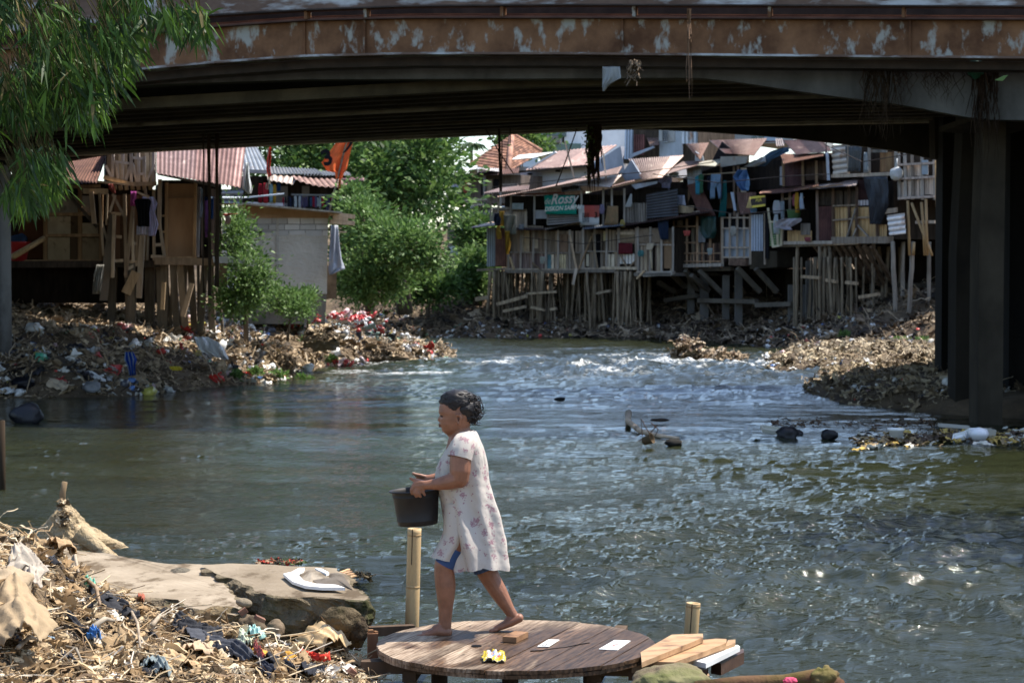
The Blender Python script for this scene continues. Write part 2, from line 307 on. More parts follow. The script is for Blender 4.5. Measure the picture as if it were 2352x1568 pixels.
# weathered reel planks: grain along the boards, dry pale wood to the left, wet brown wood to the right
m = bpy.data.materials.new('reel_wood'); m.use_nodes = True; nt = m.node_tree; L = nt.links.new; b = nt.nodes['Principled BSDF']; MATS['reel_wood'] = m; g = ND(nt, 'ShaderNodeNewGeometry')
vr = ND(nt, 'ShaderNodeVectorRotate', rotation_type='Z_AXIS'); L(g.outputs['Position'], vr.inputs['Vector']); vr.inputs['Angle'].default_value = math.radians(-69)
def gn(sc, det, dist=0.0):
    q = ND(nt, 'ShaderNodeVectorMath', operation='MULTIPLY'); L(vr.outputs[0], q.inputs[0]); q.inputs[1].default_value = sc; n = ND(nt, 'ShaderNodeTexNoise'); L(q.outputs[0], n.inputs['Vector']); n.inputs['Scale'].default_value = 1; n.inputs['Detail'].default_value = det; n.inputs['Distortion'].default_value = dist; return n.outputs['Fac']
def cmix(f, a, c):
    x = ND(nt, 'ShaderNodeMix', data_type='RGBA'); L(f, x.inputs[0])
    for s_, v_ in ((6, a), (7, c)):
        if isinstance(v_, tuple): x.inputs[s_].default_value = (*v_, 1)
        else: L(v_, x.inputs[s_])
    return x.outputs[2]
sx = ND(nt, 'ShaderNodeSeparateXYZ'); L(g.outputs['Position'], sx.inputs[0])
wetf = mr_(mm('ADD', mm('MULTIPLY', sx.outputs[0], .55), mm('MULTIPLY', gn((2.2, 5, 2), 5, .6), 1.6)), .5, .72); wetf = mm('MULTIPLY', wetf, mr_(sx.outputs[1], 12.45, 12.1))
grain = mr_(gn((6, 75, 30), 6), .35, .68); dry = cmix(grain, (.13, .09, .06), (.36, .29, .22)); wet = cmix(grain, (.04, .024, .014), (.145, .088, .052)); col = cmix(wetf, dry, wet); sp_ = mr_(gn((9, 22, 9), 4), .66, .7); col = cmix(sp_, col, (.03, .022, .018))
at = ND(nt, 'ShaderNodeAttribute'); at.attribute_name = 'tint'; x = ND(nt, 'ShaderNodeMix', data_type='RGBA', blend_type='MULTIPLY'); x.inputs[0].default_value = 1; L(col, x.inputs[6]); L(at.outputs['Color'], x.inputs[7]); L(x.outputs[2], b.inputs['Base Color'])
L(mr_(wetf, 0, 1, .8, .42), b.inputs['Roughness']); b.inputs['Specular IOR Level'].default_value = .22; bp = ND(nt, 'ShaderNodeBump'); bp.inputs['Strength'].default_value = .5; bp.inputs['Distance'].default_value = .004; L(gn((6, 80, 30), 6), bp.inputs['Height']); L(bp.outputs[0], b.inputs['Normal'])
# ---------------------------------------------------------------- ground and water
def g2(u, v, z=0.0):
    q = G(u, v, z); return (q.x, q.y)
LANDS = {
 'left': [(-60, 34), (-13, 42.5), g2(0, 912), g2(150, 908), g2(300, 905), g2(400, 893), g2(500, 884), g2(600, 872), g2(700, 852), g2(760, 842), g2(860, 836), g2(950, 830), g2(1045, 814), (-2.6, 72), (-4.5, 78), (-8, 84), (-20, 92), (-60, 100)],
 'right': [(-90, 125), (-30, 110), (-12, 96), g2(900, 772), g2(1100, 775), g2(1300, 778), g2(1500, 782), g2(1640, 786), g2(1700, 790), g2(1760, 798), g2(1830, 806), (13.6, 66), (17, 57), (17, 46), (15, 40), (12.5, 33), (12.5, 26), (16, 20), (18, 8), (20, -30), (90, -30), (400, 50), (400, 700), (-400, 700), (-400, 140)],
 'bar': [(9.9, 68), g2(1800, 815), g2(1745, 846), g2(1760, 858), g2(1850, 866), g2(1900, 874), g2(1840, 893), g2(1850, 905), g2(1930, 920), g2(2050, 936), g2(2160, 946), g2(2352, 955), (16, 37), (17, 60), (14, 68)],
 'fore': [(-90, 26), (-9, 21.5), (-5.4, 20.6), (-4.4, 18.8), (-3.2, 16.4), (-2.0, 14.9), (-1.05, 14.0), (-.92, 12.4), (-.78, 11.6), (-.5, 10.95), (.35, 10.6), (1.3, 10.95), (2.2, 10.9), (2.7, 10.2), (4.5, 9), (10, 7), (30, 4), (30, -40), (-90, -40)],
}
def sdist(poly, x, y):
    d = np.full(x.shape, 1e9); ins = np.zeros(x.shape, bool); n = len(poly)
    for i in range(n):
        (ax, ay), (bx, by) = poly[i], poly[(i+1) % n]; ex, ey = bx-ax, by-ay
        t = np.clip(((x-ax)*ex+(y-ay)*ey)/(ex*ex+ey*ey+1e-12), 0, 1); d = np.minimum(d, np.hypot(x-ax-t*ex, y-ay-t*ey))
        c = ((ay > y) != (by > y)); ins ^= c & (x < ex*(y-ay)/(ey if abs(ey) > 1e-12 else 1e-12)+ax)
    return np.where(ins, d, -d)
def under(s): return np.where(s < 0, np.maximum(-1.2, s*.35), 0)
def height(x, y):
    x = np.asarray(x, float); y = np.asarray(y, float)
    wob = fbm(x*.35, y*.35, 0, 3, 5)*.9; h = np.full(x.shape, -1.2)
    s = sdist(LANDS['left'], x, y)+wob*.5
    z = np.interp(s, [0, .6, 2, 4, 6, 9, 11.5, 20, 60], [0, .3, .7, 1.15, 1.45, 1.8, 3.2, 4.2, 5])*np.where(s > 0, 1, 0)+under(s)
    z += np.clip(s, 0, 1)*(fbm(x*1.1, y*1.1, 0, 4, 2)*.3)
    z -= np.clip((y-62)/4, 0, 1)*np.clip(s, 0, 4)*.22*np.clip((x+8)/4, 0, 1)
    h = np.maximum(h, z)
    s = sdist(LANDS['right'], x, y)+wob*.6
    z = np.interp(s, [0, .7, 2, 4, 7, 11, 20, 40, 100, 400], [0, .2, .45, .95, 2.0, 3.2, 4.6, 6, 7, 9])*np.where(s > 0, 1, 0)+under(s)
    z += np.clip(s, 0, 1)*(fbm(x*.9, y*.9, 0, 4, 9)*.35)
    z += np.clip((x-9)/5, 0, 1)*np.clip(s/4, 0, 1)*np.clip((y-60)/6, 0, 1)*.5
    h = np.maximum(h, np.minimum(z, np.where(y < 62, 5.4, 20)))
    s = sdist(LANDS['bar'], x, y)+wob*.35
    z = np.interp(s, [0, .25, 1, 3], [0.02, .2, .36, .5])*np.where(s > 0, 1, 0)+under(s)+np.clip(s, 0, 1)*fbm(x*1.5, y*1.5, 0, 4, 4)*.12
    h = np.maximum(h, z)
    s = sdist(LANDS['fore'], x, y)
    z = np.interp(s, [0, .25, .8, 2, 5, 12], [-.02, .08, .16, .3, .75, 1.2])*np.where(s > 0, 1, 0)+under(s)
    z += np.clip(s, 0, .6)*fbm(x*4, y*4, 0, 4, 6)*.08
    zr = np.interp(x, [-6, -2.95, -2.62, -2.4, -2.13, -1.75, -1.45, -1.1, -.82, -.5, .2, 3], [1.25, 1.12, 1.02, .78, .63, .52, .43, .35, .27, .15, .08, .05])
    hp = zr*np.clip((12.35+.12*np.sin(x*5)-y)/.75, 0, 1)**.6+np.clip(11-y, 0, 4)*.03
    hp = np.where(y < 8, hp*np.clip((y-3)/5, 0, 1), hp)+(fbm(x*2.6, y*2.6, 0, 4, 21)*.10+np.abs(fbm(x*7, y*7, 0, 3, 22))*.06)*np.clip((12.3-y)*2, 0, 1)*np.clip((-.6-x)*2, 0, 1)
    z = np.maximum(z, np.where(s > 0, hp, -9)); h = np.maximum(h, z)
    return h
t = np.concatenate([-np.geomspace(14, .34, 34)[:-1], np.linspace(-.34, .34, 470), np.geomspace(.34, 14, 34)[1:]])
Yr = np.concatenate([np.linspace(-30, 5, 14)[:-1], np.geomspace(6, 135, 620), np.geomspace(137, 900, 40)])
Yr[12:13] = 3
TT, YY = np.meshgrid(t, Yr); XX = TT*(np.maximum(YY, 4)+1.5)
ZZ = height(XX, YY)
grid_mesh('ground', XX, YY, ZZ, 'soil')
def ground_z(x, y): return float(height(np.array([x]), np.array([y]))[0])
# water
t = np.concatenate([-np.geomspace(12, .36, 14)[:-1], np.linspace(-.36, .36, 640), np.geomspace(.36, 12, 14)[1:]]); Yr = np.concatenate([np.linspace(-20, 7, 8)[:-1], np.geomspace(7.5, 130, 900)])
TT, YY = np.meshgrid(t, Yr); XX = TT*(np.maximum(YY, 4)+1)
def wave(x, y):
    wx = x+vn(x*.25, y*.25, 0, 31)*1.2; wy = y+vn(x*.25+9, y*.25, 0, 32)*1.2
    rough = np.clip(.75+.5*vn(x*.12, y*.12, 0, 40)+np.clip((x-1)/6, -.35, .45), .25, 1.35)
    rap = np.exp(-((y-56)/9)**2)*np.clip((x+7)/4, 0, 1)
    calm = np.clip((y-9)/5, .55, 1)*np.clip(1.2-np.clip((-x-3)/4, 0, 1)*.8*np.clip((24-y)/8, 0, 1), .3, 1)
    c_, s_ = .97, .26; ux, uy = wx*c_+wy*s_, -wx*s_+wy*c_; tx, ty = wx*c_-wy*s_, wx*s_+wy*c_
    calm = calm*(1-.75*np.exp(-((y-38)/7)**2))
    r1 = 1-np.minimum(.97, np.abs(fbm(ux*.42, uy*.85, 0, 3, 33)*1.3)); r2 = 1-np.minimum(.97, np.abs(fbm(tx*1.1, ty*2.3, .3, 3, 34)*1.4)); r3 = 1-np.minimum(.97, np.abs(fbm(ux*3.1, uy*6.3, 0, 2, 35)*1.4))
    z = (r1**2.5*.10+r2**2*.055+r3**1.5*.024+fbm(x*7, y*15, 0, 2, 36)*.006)*rough*calm*(1+rap*.8)
    far = np.clip(1.2-(y-60)/60, .4, 1)
    return z*far-.06, r1*r2, rap, rough, np.clip(calm*(.7+.3*rough), .15, 1)
ZW, RR, RAP, RO, CH = wave(XX, YY)
sp = vn(XX*.35, YY*.9, 0, 50)
foam = np.clip((RR*(.5+.6*fbm(XX*.5, YY*1.5, 0, 4, 51)+.25*RAP)-.88)*6, 0, 1)*np.clip(RO, 0, 1)*.7
foam = np.maximum(foam, RAP*np.clip((fbm(XX*.45, YY*1.3, 0, 5, 53)*.8+RR*.4-.42)*6, 0, 1)*np.clip((YY-50)/3, 0, 1)*.9)
grid_mesh('river', XX, YY, ZW, 'water', extra={'foam': foam, 'chop': CH}, keepmask=None)
# ---------------------------------------------------------------- bridge
BP = Pl(250, 38, 2352, 33)
def bpt(s_, off, z):      # along, back from the front plane, height
    q = BP.a+BP.d*s_-BP.n*off; return Vector((q.x, q.y, z))
def bs(u):                # along-coordinate of a column
    q = BP.pt(u, 600); return (q-BP.a).dot(BP.d)
def ribbon(mb, us, top, bot, off, th, pl=BP, c=(1, 1, 1), m=0):
    """plate with a polyline top and bottom edge, thickness th backwards"""
    n = len(us); fr = [pl.pt(u, v, off) for u, v in zip(us, top)]+[pl.pt(u, v, off) for u, v in zip(us, bot)]
    bk = [p-pl.n*th for p in fr]; fs = []
    for i in range(n-1):
        fs += [(n+i, n+i+1, i+1, i), (2*n+i, 2*n+i+1, 3*n+i+1, 3*n+i), (i, i+1, 2*n+i+1, 2*n+i), (n+i+1, n+i, 3*n+i, 3*n+i+1)]
    fs += [(0, 2*n, 3*n, n), (n-1, 2*n-1, 4*n-1, 3*n-1)]
    mb.add(fr+bk, fs, c, m)
def curve(us, xs, ys): return list(np.interp(us, xs, ys))
us = list(np.linspace(-500, 2900, 60))
sb = thing('steel_girder_bridge', bpt(8, .2, 6), 'rusty steel girder with peeling pale paint crossing the top of the view', 'bridge')
kx = [-500, 0, 250, 450, 700, 950, 1300, 2352, 2900]
gt = curve(us, kx, [160, 118, 92, 68, 50, 44, 44, 48, 50]); gb = curve(us, kx, [235, 190, 165, 146, 128, 122, 122, 132, 134])
a = MB(); ribbon(a, us, gt, gb, 0, .03); a.build('girder', 'rust_girder', sb)
a = MB()
for uu in (700, 838, 1430, 2090): ribbon(a, [uu-2, uu+3], curve([uu-2, uu+3], us, gt), curve([uu-2, uu+3], us, gb), .05, .05, c=(.8, .75, .7))
a.build('stiffener', 'rust_girder', sb)
a = MB(); ribbon(a, us, [q-3 for q in gt], gt, .16, .34); a.build('flange', 'rust_dark', sb)
a = MB(); ribbon(a, us, gb, [q+5 for q in gb], .16, .4); a.build('flange', 'rust_girder_top', sb)
a = MB(); ribbon(a, us, [q+5 for q in gb], [q+24 for q in gb], -.35, .5); a.build('lower_beam', 'steel_black', sb)
a = MB(); ribbon(a, us, [-60]*60, curve(us, kx, [120, 80, 57, 40, 26, 17, 14, 18, 20]), .25, .05); a.build('top_beam', 'rust_girder_top', sb)
a = MB(); ribbon(a, us, curve(us, kx, [120, 80, 57, 40, 26, 17, 14, 18, 20]), curve(us, kx, [126, 86, 62, 44, 29, 20, 17, 21, 23]), .3, .3); a.build('flange', 'steel_black', sb)
a = MB(); ribbon(a, us, [q-14 for q in gt], [q-12 for q in gt], -.1, .06, c=(2, 1.6, 1.4)); a.build('rail', 'rust_dark', sb)
a = MB(); ribbon(a, us, [q-7 for q in gt], [q-4 for q in gt], .1, .08, c=(1.6, 1.2, 1.1)); a.build('rail', 'rust_dark', sb)
for uu in (415, 712, 848, 1160, 1462, 1772, 2078):
    a = MB(); tv = float(np.interp(uu, us, gt)); ribbon(a, [uu-4, uu+3], [tv-28]*2, [tv-3]*2, .2, .2); a.build('bracket', 'rust_girder', sb)
a = MB(); ribbon(a, us, [-60]*60, [q+8 for q in gt], -.6, .1); a.build('back_web', 'steel_black', sb)
# concrete bridge behind
cb = thing('concrete_bridge', bpt(8, 7, 6), 'dark concrete road bridge with beamed underside and pale arched edge over the river', 'bridge')
ax = [-500, 0, 300, 650, 1176, 1560, 1640, 1760, 1900, 2050, 2120, 2240, 2352, 2900]; ay = [250, 205, 180, 168, 166, 163, 170, 188, 208, 226, 240, 262, 264, 262]
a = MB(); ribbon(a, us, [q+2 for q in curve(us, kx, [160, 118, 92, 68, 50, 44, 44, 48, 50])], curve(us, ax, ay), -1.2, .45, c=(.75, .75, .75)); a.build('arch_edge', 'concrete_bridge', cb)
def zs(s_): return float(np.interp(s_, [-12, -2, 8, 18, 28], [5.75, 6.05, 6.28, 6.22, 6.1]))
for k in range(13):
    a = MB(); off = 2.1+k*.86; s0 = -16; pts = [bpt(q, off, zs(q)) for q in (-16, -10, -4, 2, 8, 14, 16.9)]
    for p, q in zip(pts, pts[1:]): a.beam(p, q, .24 if k % 3 else .34, .22, c=(1, .97, .9) if k % 4 else (2.2, 2.1, 1.9))  # every fourth beam tinted paler, as if light caught the ribs
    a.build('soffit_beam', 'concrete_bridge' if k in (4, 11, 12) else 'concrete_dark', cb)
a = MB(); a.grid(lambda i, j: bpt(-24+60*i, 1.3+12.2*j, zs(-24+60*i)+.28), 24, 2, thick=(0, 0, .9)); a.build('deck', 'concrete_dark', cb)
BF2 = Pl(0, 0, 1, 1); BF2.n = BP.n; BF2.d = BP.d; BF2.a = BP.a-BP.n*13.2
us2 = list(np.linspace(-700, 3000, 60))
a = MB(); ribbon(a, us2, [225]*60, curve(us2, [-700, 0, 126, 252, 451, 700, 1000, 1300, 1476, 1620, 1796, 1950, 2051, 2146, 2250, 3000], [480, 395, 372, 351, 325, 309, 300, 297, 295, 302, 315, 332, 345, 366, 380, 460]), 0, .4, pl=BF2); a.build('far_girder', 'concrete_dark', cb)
def column(u0, u1, v1, Y, top, taper=0, name='column', m='concrete_bridge', c=(.6, .58, .52), dep=.7, mid=None):
    a = MB(); p0, p1 = P(u0, 700, Y), P(u1, 700, Y); zt = top
    prof = [(-.4, 0), (1.2, 0), (mid or 3.0, taper*.0), (zt, taper)]
    for (za, ta), (zb, tb) in zip(prof, prof[1:]):
        vs = []
        for z, q in ((za, ta), (zb, tb)):
            vs += [(p0.x+q, Y, z), (p1.x+q*.3, Y, z), (p1.x+q*.3, Y+dep, z), (p0.x+q, Y+dep, z)]
        a.add(vs, [(3, 2, 1, 0), (4, 5, 6, 7), (0, 1, 5, 4), (1, 2, 6, 5), (2, 3, 7, 6), (3, 0, 4, 7)], c)
    a.build(name, m, cb)
column(2248, 2305, 970, 35.6, 5.75, .08, c=(.34, .28, .21))
column(2196, 2246, 950, 38.6, 6.2, .14, c=(.17, .14, .11))
column(2163, 2200, 930, 44.0, 6.2, 0, c=(.09, .08, .065))
column(2318, 2400, 960, 39.5, 6.2, 0, c=(.1, .09, .08))
a = MB(); a.prism([P(2146, 250, 44.5), P(2330, 230, 44.5), P(2330, 330, 44.5), P(2215, 345, 44.5), P(2200, 362, 44.5), P(2148, 364, 44.5)], Vector((0, .6, 0)), (.9, .8, .65)); a.build('haunch', 'concrete_dark', cb)
a = MB(); a.prism([P(2240, 262, 35.6), P(2400, 262, 35.6), P(2400, 285, 35.6), P(2240, 275, 35.6)], Vector((0, 3, 0)), (1, .9, .8)); a.build('pier_cap', 'concrete_dark', cb)
a = MB(); a.prism([(11.2, 33.5, -.5), (13.2, 33.5, -.5), (13.2, 33.5, 6.3), (11.2, 33.5, 6.3)], Vector((-.6, 14, 0)), (.7, .7, .7)); a.build('abutment', 'concrete_dark', cb)
a = MB(); a.prism([(-18, 38, -.5), (-14.5, 38, -.5), (-14.5, 38, 6), (-18, 38, 6)], Vector((1, 13, 0)), (.7, .7, .7)); a.build('abutment', 'concrete_dark', cb)
# ---------------------------------------------------------------- builders for huts, cloth and litter
PAL = [(1, 1, 1), (.75, .72, .7), (1.25, 1.2, 1.1), (.6, .55, .5), (1.6, 1.55, 1.4), (.9, .8, .7), (1.1, 1.05, 1.05), (.5, .48, .48)]
def panel(root, name, pts, c, pl, off=0, th=.04, m='wood', tint=(1, 1, 1)):
    a = MB(); a.prism([pl.pt(*c(*p), off) for p in pts], -pl.n*th, tint); return a.build(name, m, root)
def rect(x0, y0, x1, y1): return [(x0, y0), (x0, y1), (x1, y1), (x1, y0)]
def planks(root, name, x0, y0, x1, y1, c, pl, off=0, m='wood', wd=(9, 20), pal=PAL, gap=.12, jag=6, seed=0, skip=0.0):
    r = random.Random(seed+int(x0)); a = MB(); x = x0
    while x < x1-2:
        w_ = min(r.uniform(*wd), x1-x); g_ = w_*gap*r.random()
        if r.random() >= skip:
            t0, b0 = y0+r.uniform(0, jag), y1-r.uniform(0, jag); k = r.choice(pal); q = r.uniform(.85, 1.1); dx = r.uniform(-1, 1)*gap*6
            a.prism([pl.pt(*c(*p), off+r.uniform(0, .015)) for p in [(x+g_+dx, t0), (x+g_, b0), (x+w_, b0), (x+w_+dx, t0)]], -pl.n*.025, tuple(z*q for z in k))
        x += w_
    if a.n: return a.build(name, m, root)
def stick(root, name, p, q, c, pl, off=.05, off2=None, w_=.06, m='wood', tint=None, round_=False):
    a = MB(); P0, P1 = pl.px(*c(*p), off), pl.px(*c(*q), off if off2 is None else off2)
    tint = tint or rc(.7, 1.2, .05)
    if round_: a.tube([P0, (P0+P1)/2+Vector((random.uniform(-.02, .02), 0, random.uniform(-.02, .02))), P1], w_/2, 7, tint)
    else: a.beam(P0, P1, w_, w_*.9, tint)
    return a.build(name, m, root, smooth=round_)
def corr(root, name, quad, c, pl, m='rust_roof', pitch=.12, amp=.026, tint=(1, 1, 1), sag=0.0, patch=True, flip=False, seed=0):
    """corrugated sheet; quad = ridge left, ridge right, eave right, eave left as (x, y, off); waves run from ridge to eave"""
    R = random.Random(seed+int(quad[0][0])); p = [pl.px(*c(q[0], q[1]), q[2]) for q in quad]
    if flip: p = [p[3], p[0], p[1], p[2]]
    L_ = max((p[1]-p[0]).length, (p[2]-p[3]).length); n = max(3, int(L_/pitch)); nu = n*4+1; nv = 4
    nr = (p[1]-p[0]).cross(p[3]-p[0]).normalized()
    if nr.z < 0 or (abs(nr.z) < .1 and nr.y > 0): nr = -nr
    a = MB(); V = []
    for j in range(nv):
        for i in range(nu):
            s_, t_ = i/(nu-1), j/(nv-1); b = p[0].lerp(p[1], s_).lerp(p[3].lerp(p[2], s_), t_)
            V.append(b+nr*(amp*math.sin(2*math.pi*i/4)-sag*math.sin(math.pi*s_)*t_))
    k = len(V); V += [q-nr*.008 for q in V]; fs = []; cs = []; sheet = [R.choice([(1, 1, 1), (.8, .75, .72), (1.2, 1.15, 1.1), (1, .9, .85), (1.7, 1.6, 1.5) if patch else (1, 1, 1)]) for _ in range(n//9+2)]
    for j in range(nv-1):
        for i in range(nu-1):
            q = (j*nu+i, j*nu+i+1, (j+1)*nu+i+1, (j+1)*nu+i); cc = sheet[(i//36)]; dk = R.uniform(.93, 1.07)*(.55 if i % 4 in (2, 3) else 1.15); cc = tuple(x*y*dk for x, y in zip(cc, tint))
            fs += [q, tuple(reversed([x+k for x in q]))]; cs += [cc, cc]
    a.add(V, fs, cs); return a.build(name, m, root)
def body(root, pts, c, pl, depth=4, off=-.12, m='wood_dark', tint=(1, 1, 1), name='wall'):
    return panel(root, name, pts, c, pl, off, depth, m, tint)
def stilts(root, xs, ytop, c, pl, offs=(-2.2, .2), w_=.11, m='bamboo_old', dz=-.3, lean=.25, seed=0):
    R = random.Random(seed+int(xs[0])); xs = [q for x in xs for q in (x, x+R.uniform(4, 16))] if w_ < .15 else xs
    for x in xs:
        off = R.uniform(*offs); P0 = pl.pt(*c(x, ytop), off); P1 = P0+pl.d*R.uniform(-lean, lean); P1.z = ground_z(P1.x, P1.y)+dz
        a = MB(); n = 6; k = R.uniform(.6, 1.15); ww = w_*R.uniform(.55, 1.05)
        a.tube([P0.lerp(P1, i/n)+Vector((R.uniform(-.012, .012), 0, 0)) for i in range(n+1)], [ww/2*R.uniform(.9, 1.1) for _ in range(n+1)], 7, (k, k*.97, k*.92)); a.build('stilt', m, root, smooth=True)
def cloth(name, rows, c, pl, off, tint, label, cat='laundry', group=None, m='cloth', fold=.03, nf=4, seed=0, nu=14, stripes=None, parent=None, drape=0.0):
    """hanging cloth; rows = [(xl, xr, y), ...] from the top down"""
    R = random.Random(seed+int(rows[0][0]*7)); a = MB(); nv = (len(rows)-1)*5+1; V = []; ph = R.uniform(0, 6)
    for j in range(nv):
        t_ = j/5; i0 = min(int(t_), len(rows)-2); f = t_-i0; r0, r1 = rows[i0], rows[i0+1]; xl, xr, y = [r0[k]*(1-f)+r1[k]*f for k in range(3)]
        for i in range(nu):
            s_ = i/(nu-1); o_ = fold*math.sin(s_*nf*6.28+ph+t_*.7)*(.3+.7*min(1, j/6))+fold*.5*math.sin(t_*2.3+s_*9+ph)+drape*math.sin(math.pi*j/(nv-1))
            V.append(pl.pt(*c(xl+(xr-xl)*s_, y), off+o_))
    k = len(V); V += [q-pl.n*.006 for q in V]; fs = []; cs = []
    for j in range(nv-1):
        for i in range(nu-1):
            q = (j*nu+i, (j+1)*nu+i, (j+1)*nu+i+1, j*nu+i+1); cc = tint
            if stripes: cc = stripes(i/(nu-1), j/(nv-1)) or tint
            fs += [q, tuple(reversed([x+k for x in q]))]; cs += [cc, cc]
    edge = [(i, i+1) for i in range(nu-1)]+[(j*nu+nu-1, (j+1)*nu+nu-1) for j in range(nv-1)]+[((nv-1)*nu+i+1, (nv-1)*nu+i) for i in range(nu-1)]+[((j+1)*nu, j*nu) for j in range(nv-1)]
    for e0, e1 in edge: fs.append((e0, e1, e1+k, e0+k)); cs.append(tint)
    a.add(V, fs, cs); o = a.build(name, m, parent, smooth=True)
    return tag(o, label, cat, group) if not parent else o
def shirt(x0, x1, y0, y1, sl=.28):
    w_ = x1-x0; h_ = y1-y0; a_, b_ = x0+w_*.2, x1-w_*.2
    return [(a_+w_*.12, b_-w_*.12, y0), (x0+w_*.06, x1-w_*.06, y0+h_*.1), (x0, x1, y0+h_*.32), (x0+w_*.12, x1-w_*.12, y0+h_*.38), (a_, b_, y0+h_*.42), (a_, b_, y1)]
def text_mesh(root, name, txt, p, right, up, size, m, tint=(1, 1, 1), shear=0.0, th=.004, bold=0.0):
    cu = bpy.data.curves.new(name, 'FONT'); cu.body = txt; cu.size = 1; cu.extrude = 0; cu.shear = shear; cu.offset = bold; cu.resolution_u = 3
    o = bpy.data.objects.new('tmp', cu); COL.objects.link(o); dg = bpy.context.evaluated_depsgraph_get(); me = bpy.data.meshes.new_from_object(o.evaluated_get(dg))
    vs = np.array([v.co[:] for v in me.vertices]); fs = [tuple(q.vertices) for q in me.polygons]; bpy.data.objects.remove(o)
    vs[:, 0] -= vs[:, 0].min(); right, up = Vector(right).normalized(), Vector(up).normalized(); nn = right.cross(up)
    W = [Vector(p)+right*(v[0]*size)+up*(v[1]*size)+nn*th for v in vs]; a = MB(); a.add(W, fs, tint); return a.build(name, m, root)
# ---------------------------------------------------------------- litter
def tmpl():
    T = []; R = np.random.default_rng(3)
    for k in range(10):   # crumpled rags
        nu, nv = 12, 8; u_, v_ = np.meshgrid(np.linspace(-.5, .5, nu), np.linspace(-.32, .32, nv)); s_ = k*5.3
        x = u_*(1+.3*fbm(v_*4+s_, u_*0, 0, 2, k+7))+fbm(u_*5+s_, v_*5, 0, 3, k)*.2; y = v_+fbm(u_*4, v_*4+s_, 0, 3, k+50)*.3; z = fbm(u_*5+s_, v_*7, 0, 3, k+90)*.3-u_*u_*.4
        V = np.stack([x, y, z], -1).reshape(-1, 3); i = np.arange(nu*nv).reshape(nv, nu); q = np.stack([i[:-1, :-1], i[:-1, 1:], i[1:, 1:], i[1:, :-1]], -1).reshape(-1, 4); T.append((V, q))
    for k in range(8):    # strips
        nu, nv = 20, 4; u_, v_ = np.meshgrid(np.linspace(-.5, .5, nu), np.linspace(-.07, .07, nv)); s_ = k*7.7
        x = u_; y = v_*(1+.6*fbm(u_*3+s_, 0*u_, 0, 2, k))+fbm(u_*3+s_, 0*u_, 0, 3, k)*.3; z = fbm(u_*4+s_, v_*9, 0, 3, k+9)*.2+np.abs(v_)*.3
        V = np.stack([x, y, z], -1).reshape(-1, 3); i = np.arange(nu*nv).reshape(nv, nu); q = np.stack([i[:-1, :-1], i[:-1, 1:], i[1:, 1:], i[1:, :-1]], -1).reshape(-1, 4); T.append((V, q))
    for k in range(6):    # bags, lumps
        n, m_ = 8, 5; th, ph = np.meshgrid(np.linspace(0, 2*np.pi, n, endpoint=False), np.linspace(.15, 3, m_)); x, y, z = np.sin(ph)*np.cos(th), np.sin(ph)*np.sin(th), np.cos(ph)
        d = .42*(1+.5*fbm(x*2+k*4, y*2, z*2, 3, k)); V = np.stack([x*d, y*d*.8, z*d*.6], -1).reshape(-1, 3); i = np.arange(n*m_).reshape(m_, n)
        q = np.stack([i[:-1], np.roll(i[:-1], -1, 1), np.roll(i[1:], -1, 1), i[1:]], -1).reshape(-1, 4); T.append((V, q))
    for k in range(4):    # sticks
        a = np.array([[-.5, s1*.012, s2*.012] for s1, s2 in ((-1, -1), (1, -1), (1, 1), (-1, 1))]); b_ = a.copy(); b_[:, 0] = .5; mid = a.copy(); mid[:, 0] = 0; mid[:, 1] += .03*(k-1.5)
        V = np.concatenate([a, mid, b_]); q = np.array([(i, (i+1) % 4, 4+(i+1) % 4, 4+i) for i in range(4)]+[(4+i, 4+(i+1) % 4, 8+(i+1) % 4, 8+i) for i in range(4)]); T.append((V, q))
    for k in range(5):    # fibres
        nu = 16; u_ = np.linspace(-.5, .5, nu); s_ = k*3.3; y = fbm(u_*3+s_, 0*u_, 0, 3, k+3)*.35; z = fbm(u_*3+s_, 0*u_+5, 0, 3, k+4)*.18; w_ = .012+.012*np.cos(u_*3)
        V = np.concatenate([np.stack([u_, y-w_, z], -1), np.stack([u_, y+w_, z+.01], -1)]); i = np.arange(nu-1); T.append((V, np.stack([i, i+1, i+1+nu, i+nu], -1)))
    return T
TM = tmpl(); T_RAG, T_STRIP, T_BAG, T_STICK, T_FIBRE = range(0, 10), range(10, 18), range(18, 24), range(24, 28), range(28, 33)
def rotm(ax, ay, az):
    ca, sa, cb_, sb_, cc, sc_ = np.cos(ax), np.sin(ax), np.cos(ay), np.sin(ay), np.cos(az), np.sin(az)
    return np.array([[cc*cb_, cc*sb_*sa-sc_*ca, cc*sb_*ca+sc_*sa], [sc_*cb_, sc_*sb_*sa+cc*ca, sc_*sb_*ca-cc*sa], [-sb_, cb_*sa, cb_*ca]])
